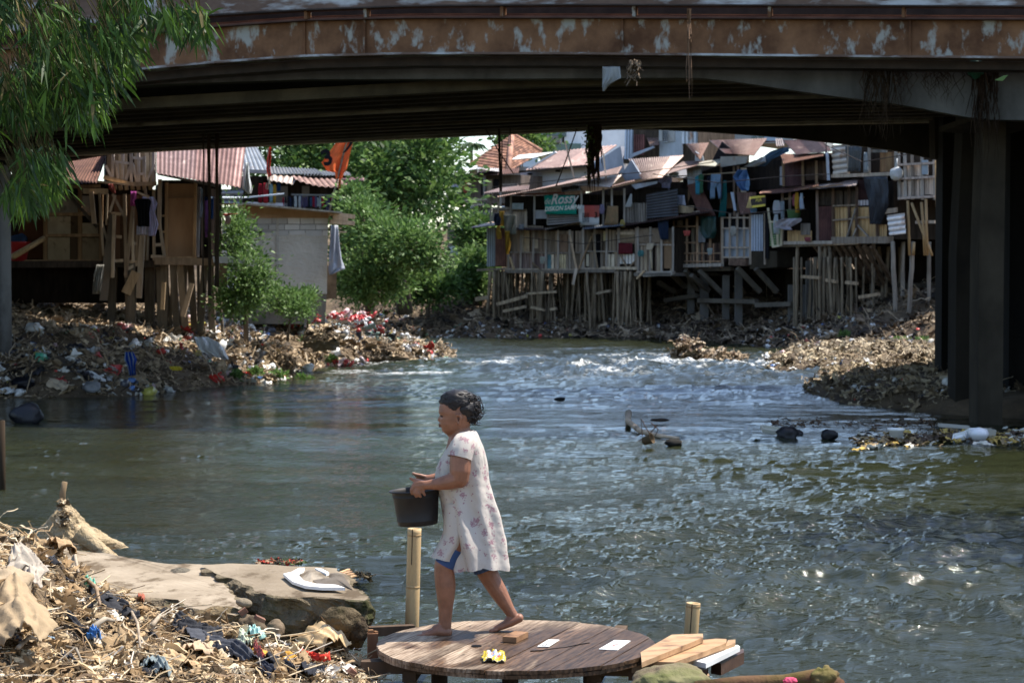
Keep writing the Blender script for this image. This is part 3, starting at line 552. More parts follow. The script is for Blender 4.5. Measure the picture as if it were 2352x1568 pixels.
def litter(name, pos, kinds, size, pal, m='debris', label=None, tilt=.5, smooth=True, seed=1, lift=.3, wts=None, stuffcat='litter'):
    """one mesh of uncountable scraps: pos (n,3)"""
    R = np.random.default_rng(seed); Vs = []; Fs = []; Cs = []; n = 0; pal = np.array(pal, float); wts = np.array(wts, float)/sum(wts) if wts else None
    for p in pos:
        V, q = TM[R.choice(kinds)]; s_ = size[0]*(size[1]/size[0])**(R.random()**1.6); M = rotm(R.normal(0, tilt), R.normal(0, tilt), R.uniform(0, 6.28))
        Vs.append((V*s_*np.array([1, R.uniform(.6, 1.2), R.uniform(.6, 1.2)])) @ M.T+p+[0, 0, s_*lift*R.uniform(-.2, .8)]); Fs.append(q+n); n += len(V); Cs.append(np.repeat((pal[R.choice(len(pal), p=wts)]*R.uniform(.75, 1.15))[None], len(q), 0))
    V = np.concatenate(Vs); q = np.concatenate(Fs); C_ = np.concatenate(Cs); me = bpy.data.meshes.new(name)
    me.vertices.add(len(V)); me.vertices.foreach_set('co', V.ravel()); me.loops.add(len(q)*4); me.loops.foreach_set('vertex_index', q.ravel().astype(np.int32)); me.polygons.add(len(q))
    me.polygons.foreach_set('loop_start', np.arange(len(q), dtype=np.int32)*4); me.polygons.foreach_set('loop_total', np.full(len(q), 4, np.int32)); me.polygons.foreach_set('use_smooth', np.full(len(q), smooth)); me.update(calc_edges=True)
    at = me.attributes.new('tint', 'FLOAT_COLOR', 'FACE'); cc = np.ones((len(q), 4), np.float32); cc[:, :3] = C_; at.data.foreach_set('color', cc.ravel()); me.materials.append(MATS[m])
    o = bpy.data.objects.new(name, me); COL.objects.link(o); o['kind'] = 'stuff'
    if label: o['label'] = label
    return o
EARTH = [(.36, .27, .17), (.26, .19, .12), (.46, .35, .22), (.18, .13, .08), (.54, .43, .3), (.1, .08, .06)]
TRASH = [(.75, .75, .72), (.6, .58, .52), (.04, .04, .045), (.06, .06, .075), (.6, .05, .04), (.1, .2, .45), (.55, .5, .1), (.1, .4, .25), (.6, .4, .4)]
# ---------------------------------------------------------------- foliage
def leaf_mesh(name, C_, Nn, size, pal, m='leaf', parent=None, seed=0, asp=.5, droop=0.0):
    """many small bent leaves: centres, outward directions"""
    R = np.random.default_rng(seed); n = len(C_); d = Nn+R.normal(0, .6, (n, 3)); d[:, 2] -= droop; d /= np.linalg.norm(d, axis=1)[:, None]
    r = R.normal(0, 1, (n, 3)); r[:, 2] += .8; s_ = np.cross(d, r); s_ /= np.linalg.norm(s_, axis=1)[:, None]+1e-9; nn = np.cross(s_, d)
    L_ = (size*R.uniform(.6, 1.3, n))[:, None]; W_ = L_*asp
    V = np.stack([C_, C_+d*L_*.45+s_*W_*.5+nn*L_*.06, C_+d*L_-nn*L_*.10, C_+d*L_*.45-s_*W_*.5+nn*L_*.06], 1).reshape(-1, 3); q = np.arange(n*4).reshape(-1, 4)
    me = bpy.data.meshes.new(name); base = np.array([V[:, 0].mean(), V[:, 1].mean(), V[:, 2].min()]); me.vertices.add(len(V)); me.vertices.foreach_set('co', (V-base).ravel()); me.loops.add(n*4)
    me.loops.foreach_set('vertex_index', q.ravel().astype(np.int32)); me.polygons.add(n); me.polygons.foreach_set('loop_start', np.arange(n, dtype=np.int32)*4); me.polygons.foreach_set('loop_total', np.full(n, 4, np.int32)); me.update(calc_edges=True)
    at = me.attributes.new('tint', 'FLOAT_COLOR', 'FACE'); pal = np.array(pal, float); cc = np.ones((n, 4), np.float32); cc[:, :3] = pal[R.integers(0, len(pal), n)]*R.uniform(.75, 1.25, n)[:, None]; at.data.foreach_set('color', cc.ravel())
    me.materials.append(MATS[m]); o = bpy.data.objects.new(name, me); COL.objects.link(o); WL[o.name] = Vector(base); o.location = Vector(base)-wloc(parent)
    if parent: o.parent = parent
    return o
GREEN = [(.055, .12, .03), (.075, .155, .045), (.04, .09, .025), (.1, .18, .06)]
def tree(name, label, lobes, base, nclump, nleaf, lsize, pal=GREEN, group=None, cat='tree', trunk=.18, seed=0, csz=.35, twigs=8):
    """lobes = [(centre, (rx, ry, rz))]"""
    R = np.random.default_rng(seed+11); base = Vector(base); root = thing(name, base, label, cat, group); C_ = []; Nn = []; vol = np.array([l[1][0]*l[1][2] for l in lobes]); vol = vol/vol.sum(); cl = []
    for _ in range(nclump):
        k = R.choice(len(lobes), p=vol); c, r = lobes[k]; d = R.normal(0, 1, 3); d /= np.linalg.norm(d); rr = R.uniform(.3, 1.0)**.6*(1+.35*(R.random() < .22)); p = np.array(c)+d*np.array(r)*rr
        cs = csz*R.uniform(.6, 1.5); m_ = int(nleaf*R.uniform(.6, 1.4)); o = R.normal(0, 1, (m_, 3))*np.array([cs, cs, cs*.6]); C_.append(p+o); Nn.append(d+o/cs*.6+np.array([0, 0, .25])); cl.append(p)
    leaf_mesh('crown', np.concatenate(C_), np.concatenate(Nn), lsize, pal, parent=root, seed=seed)
    a = MB(); top = Vector(lobes[0][0]); mid = base.lerp(top, .5)+Vector((R.uniform(-.2, .2), 0, 0)); a.tube([base-Vector((0, 0, .4)), base.lerp(mid, .5), mid, top], [trunk, trunk*.8, trunk*.65, trunk*.25], 8)
    a.build('trunk', 'bark', root, smooth=True)
    for i in range(twigs):
        p = Vector(cl[int(R.integers(len(cl)))]); s_ = mid.lerp(top, float(R.uniform(0, .8))); a = MB(); a.tube([s_, s_.lerp(p, .5)+Vector((0, 0, .15)), p], [trunk*.35, trunk*.22, trunk*.07], 5); a.build('limb', 'bark', root, smooth=True)
    return root
# ---------------------------------------------------------------- right bank: row of riverside huts
RA = Pl(1115, 90, 1650, 82); RB = Pl(1650, 82, 2160, 70)
def hut(label, c, pl, x, y, group='riverside huts on stilts', name='stilt_hut'):
    return thing(name, pl.pt(*c(x, y), -1), label, 'hut', group)
DK = (.55, .55, .55)
def lower(h, x0, x1, yt, ym, yb, c, pl, seed, wd=(10, 22), pal=PAL, pal2=None, skip=.05, posts=3, m='wood_grey'):
    body(h, rect(x0, yt, x1, yb), c, pl, 4.5, -.15, tint=(.8, .8, .8))
    planks(h, 'plank_wall', x0, yt, x1, ym, c, pl, .0, m, wd, pal, seed=seed, skip=skip)
    planks(h, 'plank_wall', x0, ym, x1, yb-6, c, pl, .02, m, wd, pal2 or pal, seed=seed+5, skip=skip)
    stick(h, 'rail', (x0-4, ym), (x1+4, ym+random.uniform(-6, 6)), c, pl, .08, w_=.07, m=m)
    stick(h, 'floor_beam', (x0-8, yb), (x1+8, yb+2), c, pl, .12, w_=.13, m='wood_grey', tint=(1.2, 1.15, 1.1))
    for i in range(posts+1):
        x = x0+(x1-x0)*i/posts+random.uniform(-5, 5); stick(h, 'post', (x, yt-8), (x+random.uniform(-5, 5), yb+6), c, pl, .13, w_=.085, m=m, tint=rc(.9, 1.5))
    a = MB(); p = [pl.pt(*c(x0-5, yb+3), .25), pl.pt(*c(x1+5, yb+3), .25)]; p += [p[1]-pl.n*6, p[0]-pl.n*6]
    for q in p: q.z = p[0].z
    a.prism(p, Vector((0, 0, -.14)), (.6, .6, .6)); a.build('floor', 'wood_grey', h)
CRM = [(1.9, 1.7, 1.3), (2.1, 1.9, 1.5), (1.2, 1.1, 1), (.8, .7, .6), (1, 1, 1)]
WH = [(2.6, 2.6, 2.6), (1.2, 1.2, 1.2), (2.9, 2.8, 2.6), (.8, .75, .7), (.9, 1.6, 2.1)]
rw = thing('dark_backing', RA.pt(*c3(1500, 1300), -5), 'dark backing added behind the huts to close bright gaps', 'wall')  # added filler; its wall panels darken bright gaps between the roofs
panel(rw, 'wall', [(560, 700), (560, 1330), (2480, 1400), (2480, 470), (2100, 530), (1850, 555), (1700, 560), (1640, 505), (1240, 600), (840, 680)], c3, RA, -3.2, .6, 'wood_dark', (.7, .65, .65))
panel(rw, 'wall', [(-50, 600), (-50, 1700), (3600, 1700), (3600, 500), (2300, 500), (1900, 470), (1600, 470), (1500, 430), (1300, 480), (1040, 460), (900, 440), (740, 540), (640, 520), (520, 590)], c4, RB, -3.2, .6, 'wood_dark', (.7, .65, .65))
panel(rw, 'under_hut_shade', [(-60, 425), (1080, 425), (1100, 240), (2250, 240), (2250, 760), (-60, 760)], c7, RB, -3.8, .5, 'wood_dark', (.4, .36, .33)); panel(rw, 'under_hut_shade', rect(640, 1340, 2480, 1640), c3, RA, -4.4, .5, 'wood_dark', (.4, .36, .33))  # dark panels below the floors stand in for shade over lit soil
# hut 1: zinc corner
h = hut('grey and brown sheet metal hut at the far left end of the stilt row', c3, RA, 545, 1330)
body(h, rect(452, 985, 640, 1325), c3, RA); corr(h, 'sheet_wall', [(452, 985, .05), (527, 990, .05), (527, 1320, .05), (452, 1325, .05)], c3, RA, 'zinc', tint=(.9, 1, 1.1))
corr(h, 'sheet_wall', [(527, 990, .03), (636, 995, .03), (636, 1320, .03), (527, 1320, .03)], c3, RA, 'rust_dark', tint=(2, 1.9, 2))
corr(h, 'roof', [(500, 935, -2.5), (668, 925, -2.5), (662, 948, .7), (300, 985, .7)], c3, RA, 'zinc_pale', tint=(.8, .75, .7)); stick(h, 'post', (640, 990), (640, 1340), c3, RA, .1, w_=.14, tint=(1.2, 1.1, 1))
stick(h, 'floor_beam', (370, 1355), (640, 1340), c3, RA, .1, w_=.12); stilts(h, [462, 480, 500, 520, 545, 575, 590, 610, 628], 1345, c3, RA, (-1.5, .1), seed=1)
# hut 2
h = hut('weathered plank hut with cream boards left of the ochre hanging cloth', c3, RA, 800, 1350)
lower(h, 645, 962, 1000, 1200, 1350, c3, RA, 3, pal=[(.7, .65, .62), (.8, .7, .65), (1.9, 1.7, 1.3), (.6, .55, .5), (1, .9, .9)], pal2=[(.5, .4, .45), (.7, .6, .65), (1, .9, 1), (.6, .5, .5)])
panel(h, 'board', rect(752, 1015, 782, 1195), c3, RA, .06, .02, 'board_pale'); panel(h, 'board', rect(800, 1010, 832, 1195), c3, RA, .06, .02, 'board_pale', (.9, .85, .8)); panel(h, 'board', rect(862, 1080, 905, 1165), c3, RA, .06, .02, 'board_pale')
stick(h, 'prop', (655, 1240), (690, 1350), c3, RA, .2, w_=.09, tint=(1.6, 1.5, 1.3)); stick(h, 'brace', (850, 1290), (930, 1360), c3, RA, .2)
stilts(h, [655, 672, 690, 705, 730, 760, 790, 860, 878, 900, 925, 950], 1352, c3, RA, (-2.4, .1), seed=2)
corr(h, 'awning', [(640, 985, -.4), (975, 985, -.4), (960, 1003, .7), (640, 1000, .7)], c3, RA, 'rust_roof', tint=(.7, .7, .75))
# hut 3
h = hut('plank hut with white and blue lower boards under the green banner', c3, RA, 1130, 1350)
lower(h, 966, 1290, 1010, 1205, 1352, c3, RA, 9, pal=[(.8, .75, .7), (1, .95, .9), (1.3, 1.2, 1.1), (.65, .6, .55)], pal2=[(.8, .75, .7), (1.3, 1.25, 1.2), (.6, .55, .5)])
for x0, x1, t_ in ((990, 1022, (.25, .6, .9)), (1024, 1046, (1.4, 1.4, 1.45)), (1074, 1088, (1.5, 1.5, 1.3)), (1094, 1108, (1.5, 1.5, 1.3)), (1114, 1128, (1.5, 1.5, 1.3)), (1134, 1150, (1.5, 1.5, 1.3))):
    panel(h, 'board', rect(x0, 1218, x1, 1345), c3, RA, .07, .02, 'board_pale', t_)
panel(h, 'board', rect(1075, 1040, 1168, 1200), c3, RA, .06, .02, 'board_pale', (.5, .4, .38)); stick(h, 'prop', (1178, 1050), (1235, 1340), c3, RA, .35, w_=.09, tint=(1.6, 1.5, 1.4)); stick(h, 'prop', (1370, 1060), (1255, 1350), c3, RA, .3, w_=.07, tint=(1.1, 1, .9))
stick(h, 'rag_rope', (1235, 1340), (1205, 1480), c3, RA, .4, w_=.12, m='wood_grey', tint=(1.9, 1.8, 1.7))
stilts(h, [985, 1000, 1012, 1040, 1075, 1100, 1128, 1150, 1180, 1210, 1240, 1262, 1280], 1352, c3, RA, (-2.4, .1), seed=3)
corr(h, 'awning', [(960, 985, -.6), (1290, 960, -.6), (1265, 930, .6), (960, 1005, .9)], c3, RA, 'zinc_pale', tint=(.8, .7, .6))
# hut 4
h = hut('narrow plank hut with two white boards left of the maroon cloth', c3, RA, 1440, 1340)
lower(h, 1294, 1600, 1000, 1190, 1345, c3, RA, 14, pal=[(.6, .55, .5), (.9, .85, .8), (1.3, 1.2, 1.05), (.5, .45, .4)], skip=.12)
for x0, x1, y0, y1, t_ in ((1505, 1540, 1215, 1330, (1.5, 1.55, 1.6)), (1548, 1575, 1215, 1325, (1.4, 1.45, 1.5)), (1330, 1352, 1215, 1320, (1.3, 1.4, 1.45)), (1478, 1500, 1015, 1100, (1, 1.05, .85))):
    panel(h, 'board', rect(x0, y0, x1, y1), c3, RA, .07, .02, 'board_pale', t_)
panel(h, 'doorway', rect(1395, 1040, 1450, 1330), c3, RA, .05, .03, 'black'); stick(h, 'brace', (1375, 1030), (1420, 1340), c3, RA, .2, w_=.07)
stilts(h, [1310, 1335, 1352, 1370, 1400, 1440, 1460, 1490, 1530, 1552, 1580], 1345, c3, RA, (-2.4, .1), seed=4)
corr(h, 'awning', [(1290, 975, -.5), (1650, 940, -.5), (1650, 965, .9), (1290, 1000, .9)], c3, RA, 'zinc', tint=(.6, .65, .75))
# hut 5
h = hut('hut with white corrugated apron and maroon cloth on its front', c3, RA, 1680, 1340)
body(h, rect(1602, 985, 1765, 1345), c3, RA); planks(h, 'plank_wall', 1602, 1000, 1765, 1130, c3, RA, 0, 'wood_grey', (12, 22), [(1.2, 1.1, 1)])
corr(h, 'sheet_wall', [(1615, 1215, .08), (1752, 1210, .08), (1752, 1300, .08), (1615, 1300, .08)], c3, RA, 'zinc_pale', .16); panel(h, 'board', rect(1615, 1045, 1750, 1110), c3, RA, .07, .02, 'board_pale', (.6, .55, .5)); panel(h, 'board', rect(1598, 1022, 1755, 1045), c3, RA, .1, .04, 'wood_grey', (1.7, 1.6, 1.4))
for x in (1604, 1760): stick(h, 'post', (x, 985), (x, 1350), c3, RA, .1, w_=.12, m='wood_grey', tint=(1.2, 1.1, 1))
for q in (((1620, 1220), (1680, 1330)), ((1755, 1270), (1690, 1335))): stick(h, 'brace', *q, c3, RA, .15)
stick(h, 'floor_beam', (1460, 1335), (1765, 1340), c3, RA, .2, w_=.13, m='wood_grey', tint=(1.6, 1.5, 1.3)); stilts(h, [1620, 1640, 1660, 1690, 1705, 1722, 1740], 1340, c3, RA, (-1.8, .1), seed=5)
stick(h, 'brace', (1410, 1560), (1540, 1535), c3, RA, .1, w_=.12, m='bamboo_old'); stick(h, 'brace', (1060, 1540), (800, 1560), c3, RA, .1, w_=.08, m='bamboo_old')
cloth('cloth', [(1625, 1748, 1118), (1622, 1750, 1215)], c3, RA, .2, (.16, .025, .035), 'maroon cloth hung over the rail above the white corrugated apron', 'cloth')
# upper storey over huts 2 to 5
h = hut('open upper storey with grey board balcony left of the green banner', c3, RA, 700, 960)
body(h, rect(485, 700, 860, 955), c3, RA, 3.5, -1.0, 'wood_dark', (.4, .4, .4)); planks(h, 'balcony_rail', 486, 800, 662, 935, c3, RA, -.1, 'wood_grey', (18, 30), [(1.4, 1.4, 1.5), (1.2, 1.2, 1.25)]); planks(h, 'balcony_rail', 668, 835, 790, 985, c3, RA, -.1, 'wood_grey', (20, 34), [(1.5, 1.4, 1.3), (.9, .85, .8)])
for x in (486, 555, 662, 868, 985): stick(h, 'post', (x, 690), (x, 960), c3, RA, 0, w_=.09, m='wood_grey')
panel(h, 'board', rect(855, 830, 1010, 905), c3, RA, -.05, .03, 'zinc', (1.2, 1.2, 1.25)); stick(h, 'rail', (486, 830), (800, 828), c3, RA, 0, w_=.06)
corr(h, 'roof', [(560, 640, -2.5), (830, 610, -2.5), (820, 650, .5), (420, 683, .8)], c3, RA, 'rust_roof', tint=(.6, .6, .65)); corr(h, 'roof', [(900, 655, -2.2), (1640, 445, -2.2), (1600, 512, .9), (540, 716, .9)], c3, RA, 'rust_roof', pitch=.12)
h = hut('dark upper storey behind the green banner and the political poster', c3, RA, 1150, 990)
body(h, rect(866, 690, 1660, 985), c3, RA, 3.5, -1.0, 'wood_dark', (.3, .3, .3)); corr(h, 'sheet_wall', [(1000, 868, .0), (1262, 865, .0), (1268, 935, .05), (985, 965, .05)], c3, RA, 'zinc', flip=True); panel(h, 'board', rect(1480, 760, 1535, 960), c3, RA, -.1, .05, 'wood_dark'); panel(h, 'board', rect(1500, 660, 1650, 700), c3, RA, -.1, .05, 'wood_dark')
for x in (1280, 1470, 1545, 1655): stick(h, 'post', (x, 640), (x, 980), c3, RA, 0, w_=.09, m='wood_grey')
panel(h, 'fascia', [(740, 690), (1165, 672), (1165, 690), (740, 705)], c3, RA, .3, .04, 'rust_dark', (1.6, 1, .9)); corr(h, 'roof', [(1100, 630, -1), (1270, 600, -1), (1275, 655, .4), (1105, 672, .4)], c3, RA, 'zinc_pale', tint=(1.1, 1.15, 1.25))
corr(h, 'roof', [(1290, 585, -1.5), (1640, 520, -1.5), (1530, 630, .9), (1190, 610, .9)], c3, RA, 'zinc_pale', tint=(.8, .7, .65))
stick(h, 'post', (1470, 330), (1500, 600), c3, RA, -.5, w_=.06, tint=(2.4, 2.3, 2.2)); stick(h, 'pole', (1135, 230), (1215, 545), c3, RA, -1.2, w_=.07, tint=(1.4, 1.3, 1.3))
# banner
bn = thing('shop_banner', RA.pt(*c3(1130, 870), .3), 'green shop banner with white script lettering hung on the upper storey', 'banner')
cloth('sheet', [(990, 1255, 703), (1003, 1275, 868)], c3, RA, .3, (.0, .33, .26), None, fold=.02, nf=1.5, m='tarp', parent=bn, nu=20)
rt = RA.d if RA.d.x > 0 else -RA.d; up = Vector((0, 0, 1)); rts = (rt*1.0+up*.03).normalized()
text_mesh(bn, 'lettering', 'Rossy', RA.pt(*c3(1058, 782), .36), rts, up, .62, 'block_white', shear=.35, bold=.02); text_mesh(bn, 'lettering', 'de', RA.pt(*c3(1002, 780), .36), rts, up, .36, 'block_white', shear=.35)
text_mesh(bn, 'lettering', 'DISKON SAMPAI', RA.pt(*c3(1004, 843), .36), rts, up, .275, 'block_white', tint=(1.3, 1.35, 1.3), shear=.2, bold=.02)
ps = thing('election_poster', RA.pt(*c3(1370, 960), .2), 'white poster with red and green patches hung beside the green banner', 'poster')
def stp(s_, t_):
    if t_ > .88: return (.03, .25, .14)
    if .3 < s_ < .75 and t_ < .45: return (.5, .09, .07)
    if s_ > .75 and t_ < .5: return (.4, .1, .08)
    if s_ < .28 and t_ > .1 and (int(t_*12) % 3 == 0): return (.5, .55, .55)
cloth('sheet', [(1270, 1462, 790), (1285, 1455, 965)], c3, RA, .2, (.62, .64, .64), None, fold=.015, nf=1, m='tarp', parent=ps, nu=24, stripes=stp)
text_mesh(ps, 'lettering', '3', RA.pt(*c3(1425, 900), .25), rt, up, .35, 'black', bold=.02)
for k in range(3): text_mesh(ps, 'lettering', 'IIIII', RA.pt(*c3(1322, 898+k*20), .25), rt, up, .3, 'black', tint=(1, 1, 1))
cloth('cloth', [(1535, 1630, 795), (1505, 1630, 962)], c3, RA, .25, (.36, .22, .12), 'tan sarong hung from the upper rail right of the white poster', 'cloth', fold=.04)
cloth('cloth', [(682, 785, 770), (680, 780, 825)], c3, RA, .1, (.5, .55, .62), 'pale blue and white towel over the grey balcony rail', 'towel')
for i, (x0, x1, y0, y1, t_, lb) in enumerate([(790, 850, 850, 975, (.35, .19, .03), 'ochre cloth bundled on the pole in front of the plank huts'), (850, 968, 880, 1050, (.2, .18, .14), 'grey brown blanket hanging on the pole beside the ochre cloth'), (808, 845, 965, 1090, (.36, .2, .03), 'trailing ochre cloth end below the bundle'), (898, 945, 1020, 1220, (.3, .16, .02), 'longest ochre cloth tail hanging lowest before the plank hut'), (822, 870, 868, 975, (.02, .022, .035), 'near black cloth between ochre bundle and grey blanket')]):
    cloth('hanging_cloth', [(x0+6, x1-10, y0), (x0, x1, (y0+y1)/2), (x0+10, x1-14, y1)], c3, RA, 1.9+.12*i, t_, lb, 'cloth', 'cloths bundled on the pole before the stilt row', fold=.09, nf=2)
# hut 6 upper with railing and dark zinc
h = hut('upper hut with blackened sheet wall and slatted rail under the brightest tin roof', c3, RA, 1850, 930)
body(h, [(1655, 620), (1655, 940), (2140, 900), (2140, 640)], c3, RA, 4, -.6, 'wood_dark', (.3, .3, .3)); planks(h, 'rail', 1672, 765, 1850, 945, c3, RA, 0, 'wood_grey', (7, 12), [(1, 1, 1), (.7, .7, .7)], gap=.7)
corr(h, 'sheet_wall', [(1848, 690, .0), (2120, 640, .0), (2125, 880, .02), (1850, 905, .02)], c3, RA, 'zinc', tint=(.28, .3, .34), flip=True)
corr(h, 'roof', [(1690, 385, -2.6), (2180, 352, -2.6), (1985, 545, .6), (1812, 568, .6)], c3, RA, 'rust_roof', tint=(1.9, 2.1, 2.1), seed=3); panel(h, 'gable', [(1690, 388), (1605, 520), (1640, 575), (1790, 550)], c3, RA, -.2, .1, 'zinc', (.7, .75, .85))
corr(h, 'awning', [(1590, 610, -.7), (1760, 555, -.7), (1745, 575, .6), (1500, 635, .6)], c3, RA, 'rust_roof', tint=(.8, .75, .75)); corr(h, 'awning', [(1650, 940, -.5), (2400, 830, -.5), (2400, 850, .5), (1660, 970, .5)], c3, RA, 'rust_dark'); panel(h, 'sheet', [(1760, 610), (1990, 580), (1990, 600), (1800, 650)], c3, RA, .4, .03, 'zinc', (1, 1, 1.1))
cloth('plastic_sack', [(1730, 1745, 690), (1695, 1745, 770), (1685, 1735, 805)], c3, RA, .2, (.45, .47, .47), 'white sack hanging on the slatted rail of the upper hut', 'sack', m='tarp')
# hut 7: beige panel hut
h = hut('hut with large beige panel above thin uneven boards', c3, RA, 1920, 1380)
lower(h, 1775, 2085, 985, 1130, 1375, c3, RA, 22, wd=(12, 26), pal=[(.7, .62, .55), (.9, .8, .7)], pal2=[(.9, .8, .7), (1.4, 1.3, 1.1), (.6, .5, .45), (1.1, 1.1, 1.1)], skip=.15, posts=3)
panel(h, 'panel', rect(1790, 998, 1985, 1115), c3, RA, .1, .03, 'board_pale', (.55, .5, .48)); panel(h, 'panel', [(1890, 1120), (1880, 1175), (1930, 1180), (1955, 1120)], c3, RA, .3, .03, 'board_pale', (1, 1, 1)); panel(h, 'board', rect(2010, 1110, 2085, 1340), c3, RA, .06, .03, 'ply', (.7, .75, .8))
stick(h, 'prop', (1880, 1150), (1895, 1340), c3, RA, .2, w_=.07, tint=(1.8, 1.9, 1.8)); stick(h, 'prop', (1765, 1430), (1835, 1360), c3, RA, .25, w_=.09, tint=(1.8, 1.7, 1.5)); stick(h, 'beam', (1830, 1395), (2080, 1380), c3, RA, .15, w_=.2, m='concrete')
cloth('cloth', [(1985, 2075, 925), (1980, 2080, 1000), (2010, 2070, 1090)], c3, RA, .3, (.03, .04, .075), 'dark navy cloths hung beside the beige panel', 'cloth', fold=.06)
# hut 8: lattice hut
PX = lambda x: x
h = hut('tall hut of open wooden lattice with brown posts beside the dark green sheet', c4, RB, 560, 1560)
c7b = c7
body(h, rect(420, 1240, 1000, 1860), c4, RB, 4, -.5, 'wood_dark', (.5, .5, .5)); planks(h, 'plank_wall', 420, 1380, 700, 1840, c4, RB, -.35, 'wood_grey', (18, 36), [(1.1, 1, .9), (.6, .5, .45), (1.5, 1.4, 1.2)], skip=.35); planks(h, 'plank_wall', 720, 1560, 995, 1800, c4, RB, -.3, 'wood_dark', (18, 36), [(1.1, 1, 1.2), (2, 1.8, 1.9)])
panel(h, 'board', rect(430, 1390, 470, 1560), c4, RB, -.1, .03, 'board_pale'); panel(h, 'board', rect(425, 1255, 495, 1350), c4, RB, -.1, .03, 'board_pale', (.7, .7, .68)); corr(h, 'sheet_wall', [(690, 1360, -.2), (800, 1350, -.2), (800, 1555, -.2), (690, 1560, -.2)], c4, RB, 'zinc', tint=(1.1, 1.2, 1.35))
for x, t_ in ((415, 1), (575, 1.2), (700, 1.5), (860, 1.1), (1000, 1)): stick(h, 'post', (x, 1235), (x, 1870), c4, RB, .05, w_=.09, m='wood', tint=(t_, t_*.85, t_*.75))
for y in (1362, 1560, 1690, 1790): stick(h, 'rail', (415, y), (700 if y < 1600 else 1000, y), c4, RB, .08, w_=.06, m='wood', tint=(1.2, 1, .9))
for x in (455, 500, 540, 620, 660): stick(h, 'slat', (x, 1700), (x, 1840), c4, RB, .04, w_=.045, m='wood', tint=(1.4, 1.2, 1.1))
for x in (760, 900): stick(h, 'slat', (x, 1570), (x, 1790), c4, RB, .04, w_=.05, m='wood', tint=(1.2, .9, .8))
stick(h, 'floor_beam', (390, 1850), (1010, 1830), c4, RB, .1, w_=.16, m='wood_grey', tint=(1.2, 1.2, 1.2))
cloth('dark_sheet', [(805, 1000, 1240), (795, 1005, 1420), (870, 960, 1510)], c4, RB, .3, (.012, .045, .04), 'dark green sheet draped over the front of the lattice hut', 'sheet', m='tarp', fold=.07, nf=3)
# hut 9: pale framed wall + zinc
h = hut('hut with pale blue grey panels in a timber frame next to corrugated zinc', c4, RB, 1200, 1560)
body(h, rect(1005, 1240, 1560, 1745), c4, RB, 4, -.2, 'wood_dark', (.6, .6, .6)); panel(h, 'panel', rect(1020, 1390, 1350, 1745), c4, RB, -.02, .03, 'zinc', (1.15, 1.2, 1.3)); corr(h, 'sheet_wall', [(1362, 1215, .05), (1522, 1215, .05), (1522, 1662, .05), (1362, 1662, .05)], c4, RB, 'zinc', .17, .025, (1.2, 1.3, 1.5), patch=False)
panel(h, 'window_opening', rect(1020, 1250, 1265, 1380), c4, RB, .0, .03, 'black')
for x in (1010, 1100, 1190, 1275, 1350, 1530): stick(h, 'post', (x, 1200), (x, 1830), c4, RB, .08, w_=.085, m='wood_grey', tint=(1.2, 1.1, 1))
for y in (1255, 1385, 1620, 1740): stick(h, 'rail', (1010, y), (1350, y), c4, RB, .1, w_=.065, m='wood_grey', tint=(1.3, 1.2, 1.1))
panel(h, 'doorway', rect(1530, 1180, 1600, 1760), c4, RB, .1, .03, 'black'); panel(h, 'brick_base', [(1142, 1752), (1142, 1838), (1340, 1845), (1340, 1760)], c4, RB, .2, .5, 'tile', (.7, .85, .9)); panel(h, 'base_wall', [(1356, 1664), (1356, 1885), (1690, 1860), (1690, 1664)], c4, RB, .05, 1.5, 'concrete_dark', (1.1, 1, .9))
# upper part of huts 8 and 9
h = hut('upper hut under twin rusty gable roofs with laundry in its dark opening', c4, RB, 900, 1150)
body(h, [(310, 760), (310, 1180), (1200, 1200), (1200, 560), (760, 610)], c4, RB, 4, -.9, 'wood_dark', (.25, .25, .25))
corr(h, 'roof', [(850, 310, -2.5), (1560, 285, -2.5), (1395, 495, .4), (1040, 468, .4)], c4, RB, 'rust_roof', .12, tint=(1, 1, 1), seed=1); corr(h, 'roof', [(560, 352, -2), (848, 338, -2), (738, 545, .3), (690, 500, .3)], c4, RB, 'rust_roof', .12, tint=(1.1, 1.05, 1)); panel(h, 'ridge_sheet', [(850, 295), (850, 315), (1700, 285), (1700, 262)], c4, RB, -2.4, .04, 'rust_roof', (1.2, 1.1, 1.1))
panel(h, 'gable', [(600, 440), (600, 560), (700, 560), (690, 500)], c4, RB, -.3, .06, 'zinc'); panel(h, 'gable', [(855, 320), (740, 545), (1050, 540), (1030, 470)], c4, RB, -.6, .06, 'black', (1, 1, 1)); corr(h, 'awning', [(520, 575, -.6), (760, 560, -.6), (700, 612, .7), (240, 745, .9)], c4, RB, 'rust_roof', .12); corr(h, 'awning', [(760, 570, -.5), (1060, 530, -.5), (920, 625, .7), (700, 612, .7)], c4, RB, 'zinc_pale', tint=(.6, .6, .5))
panel(h, 'awning_sheet', [(1060, 510), (1060, 640), (1370, 590), (1400, 500)], c4, RB, .3, .04, 'zinc', (.8, .7, .6)); corr(h, 'sheet_wall', [(570, 660, .1), (755, 620, .1), (755, 815, .15), (590, 850, .15)], c4, RB, 'zinc', tint=(1, 1.05, 1.1)); panel(h, 'loose_sheet', [(608, 850), (770, 1240), (960, 1230), (760, 830)], c4, RB, .15, .03, 'rust_dark', (1.2, 1, 1.05))
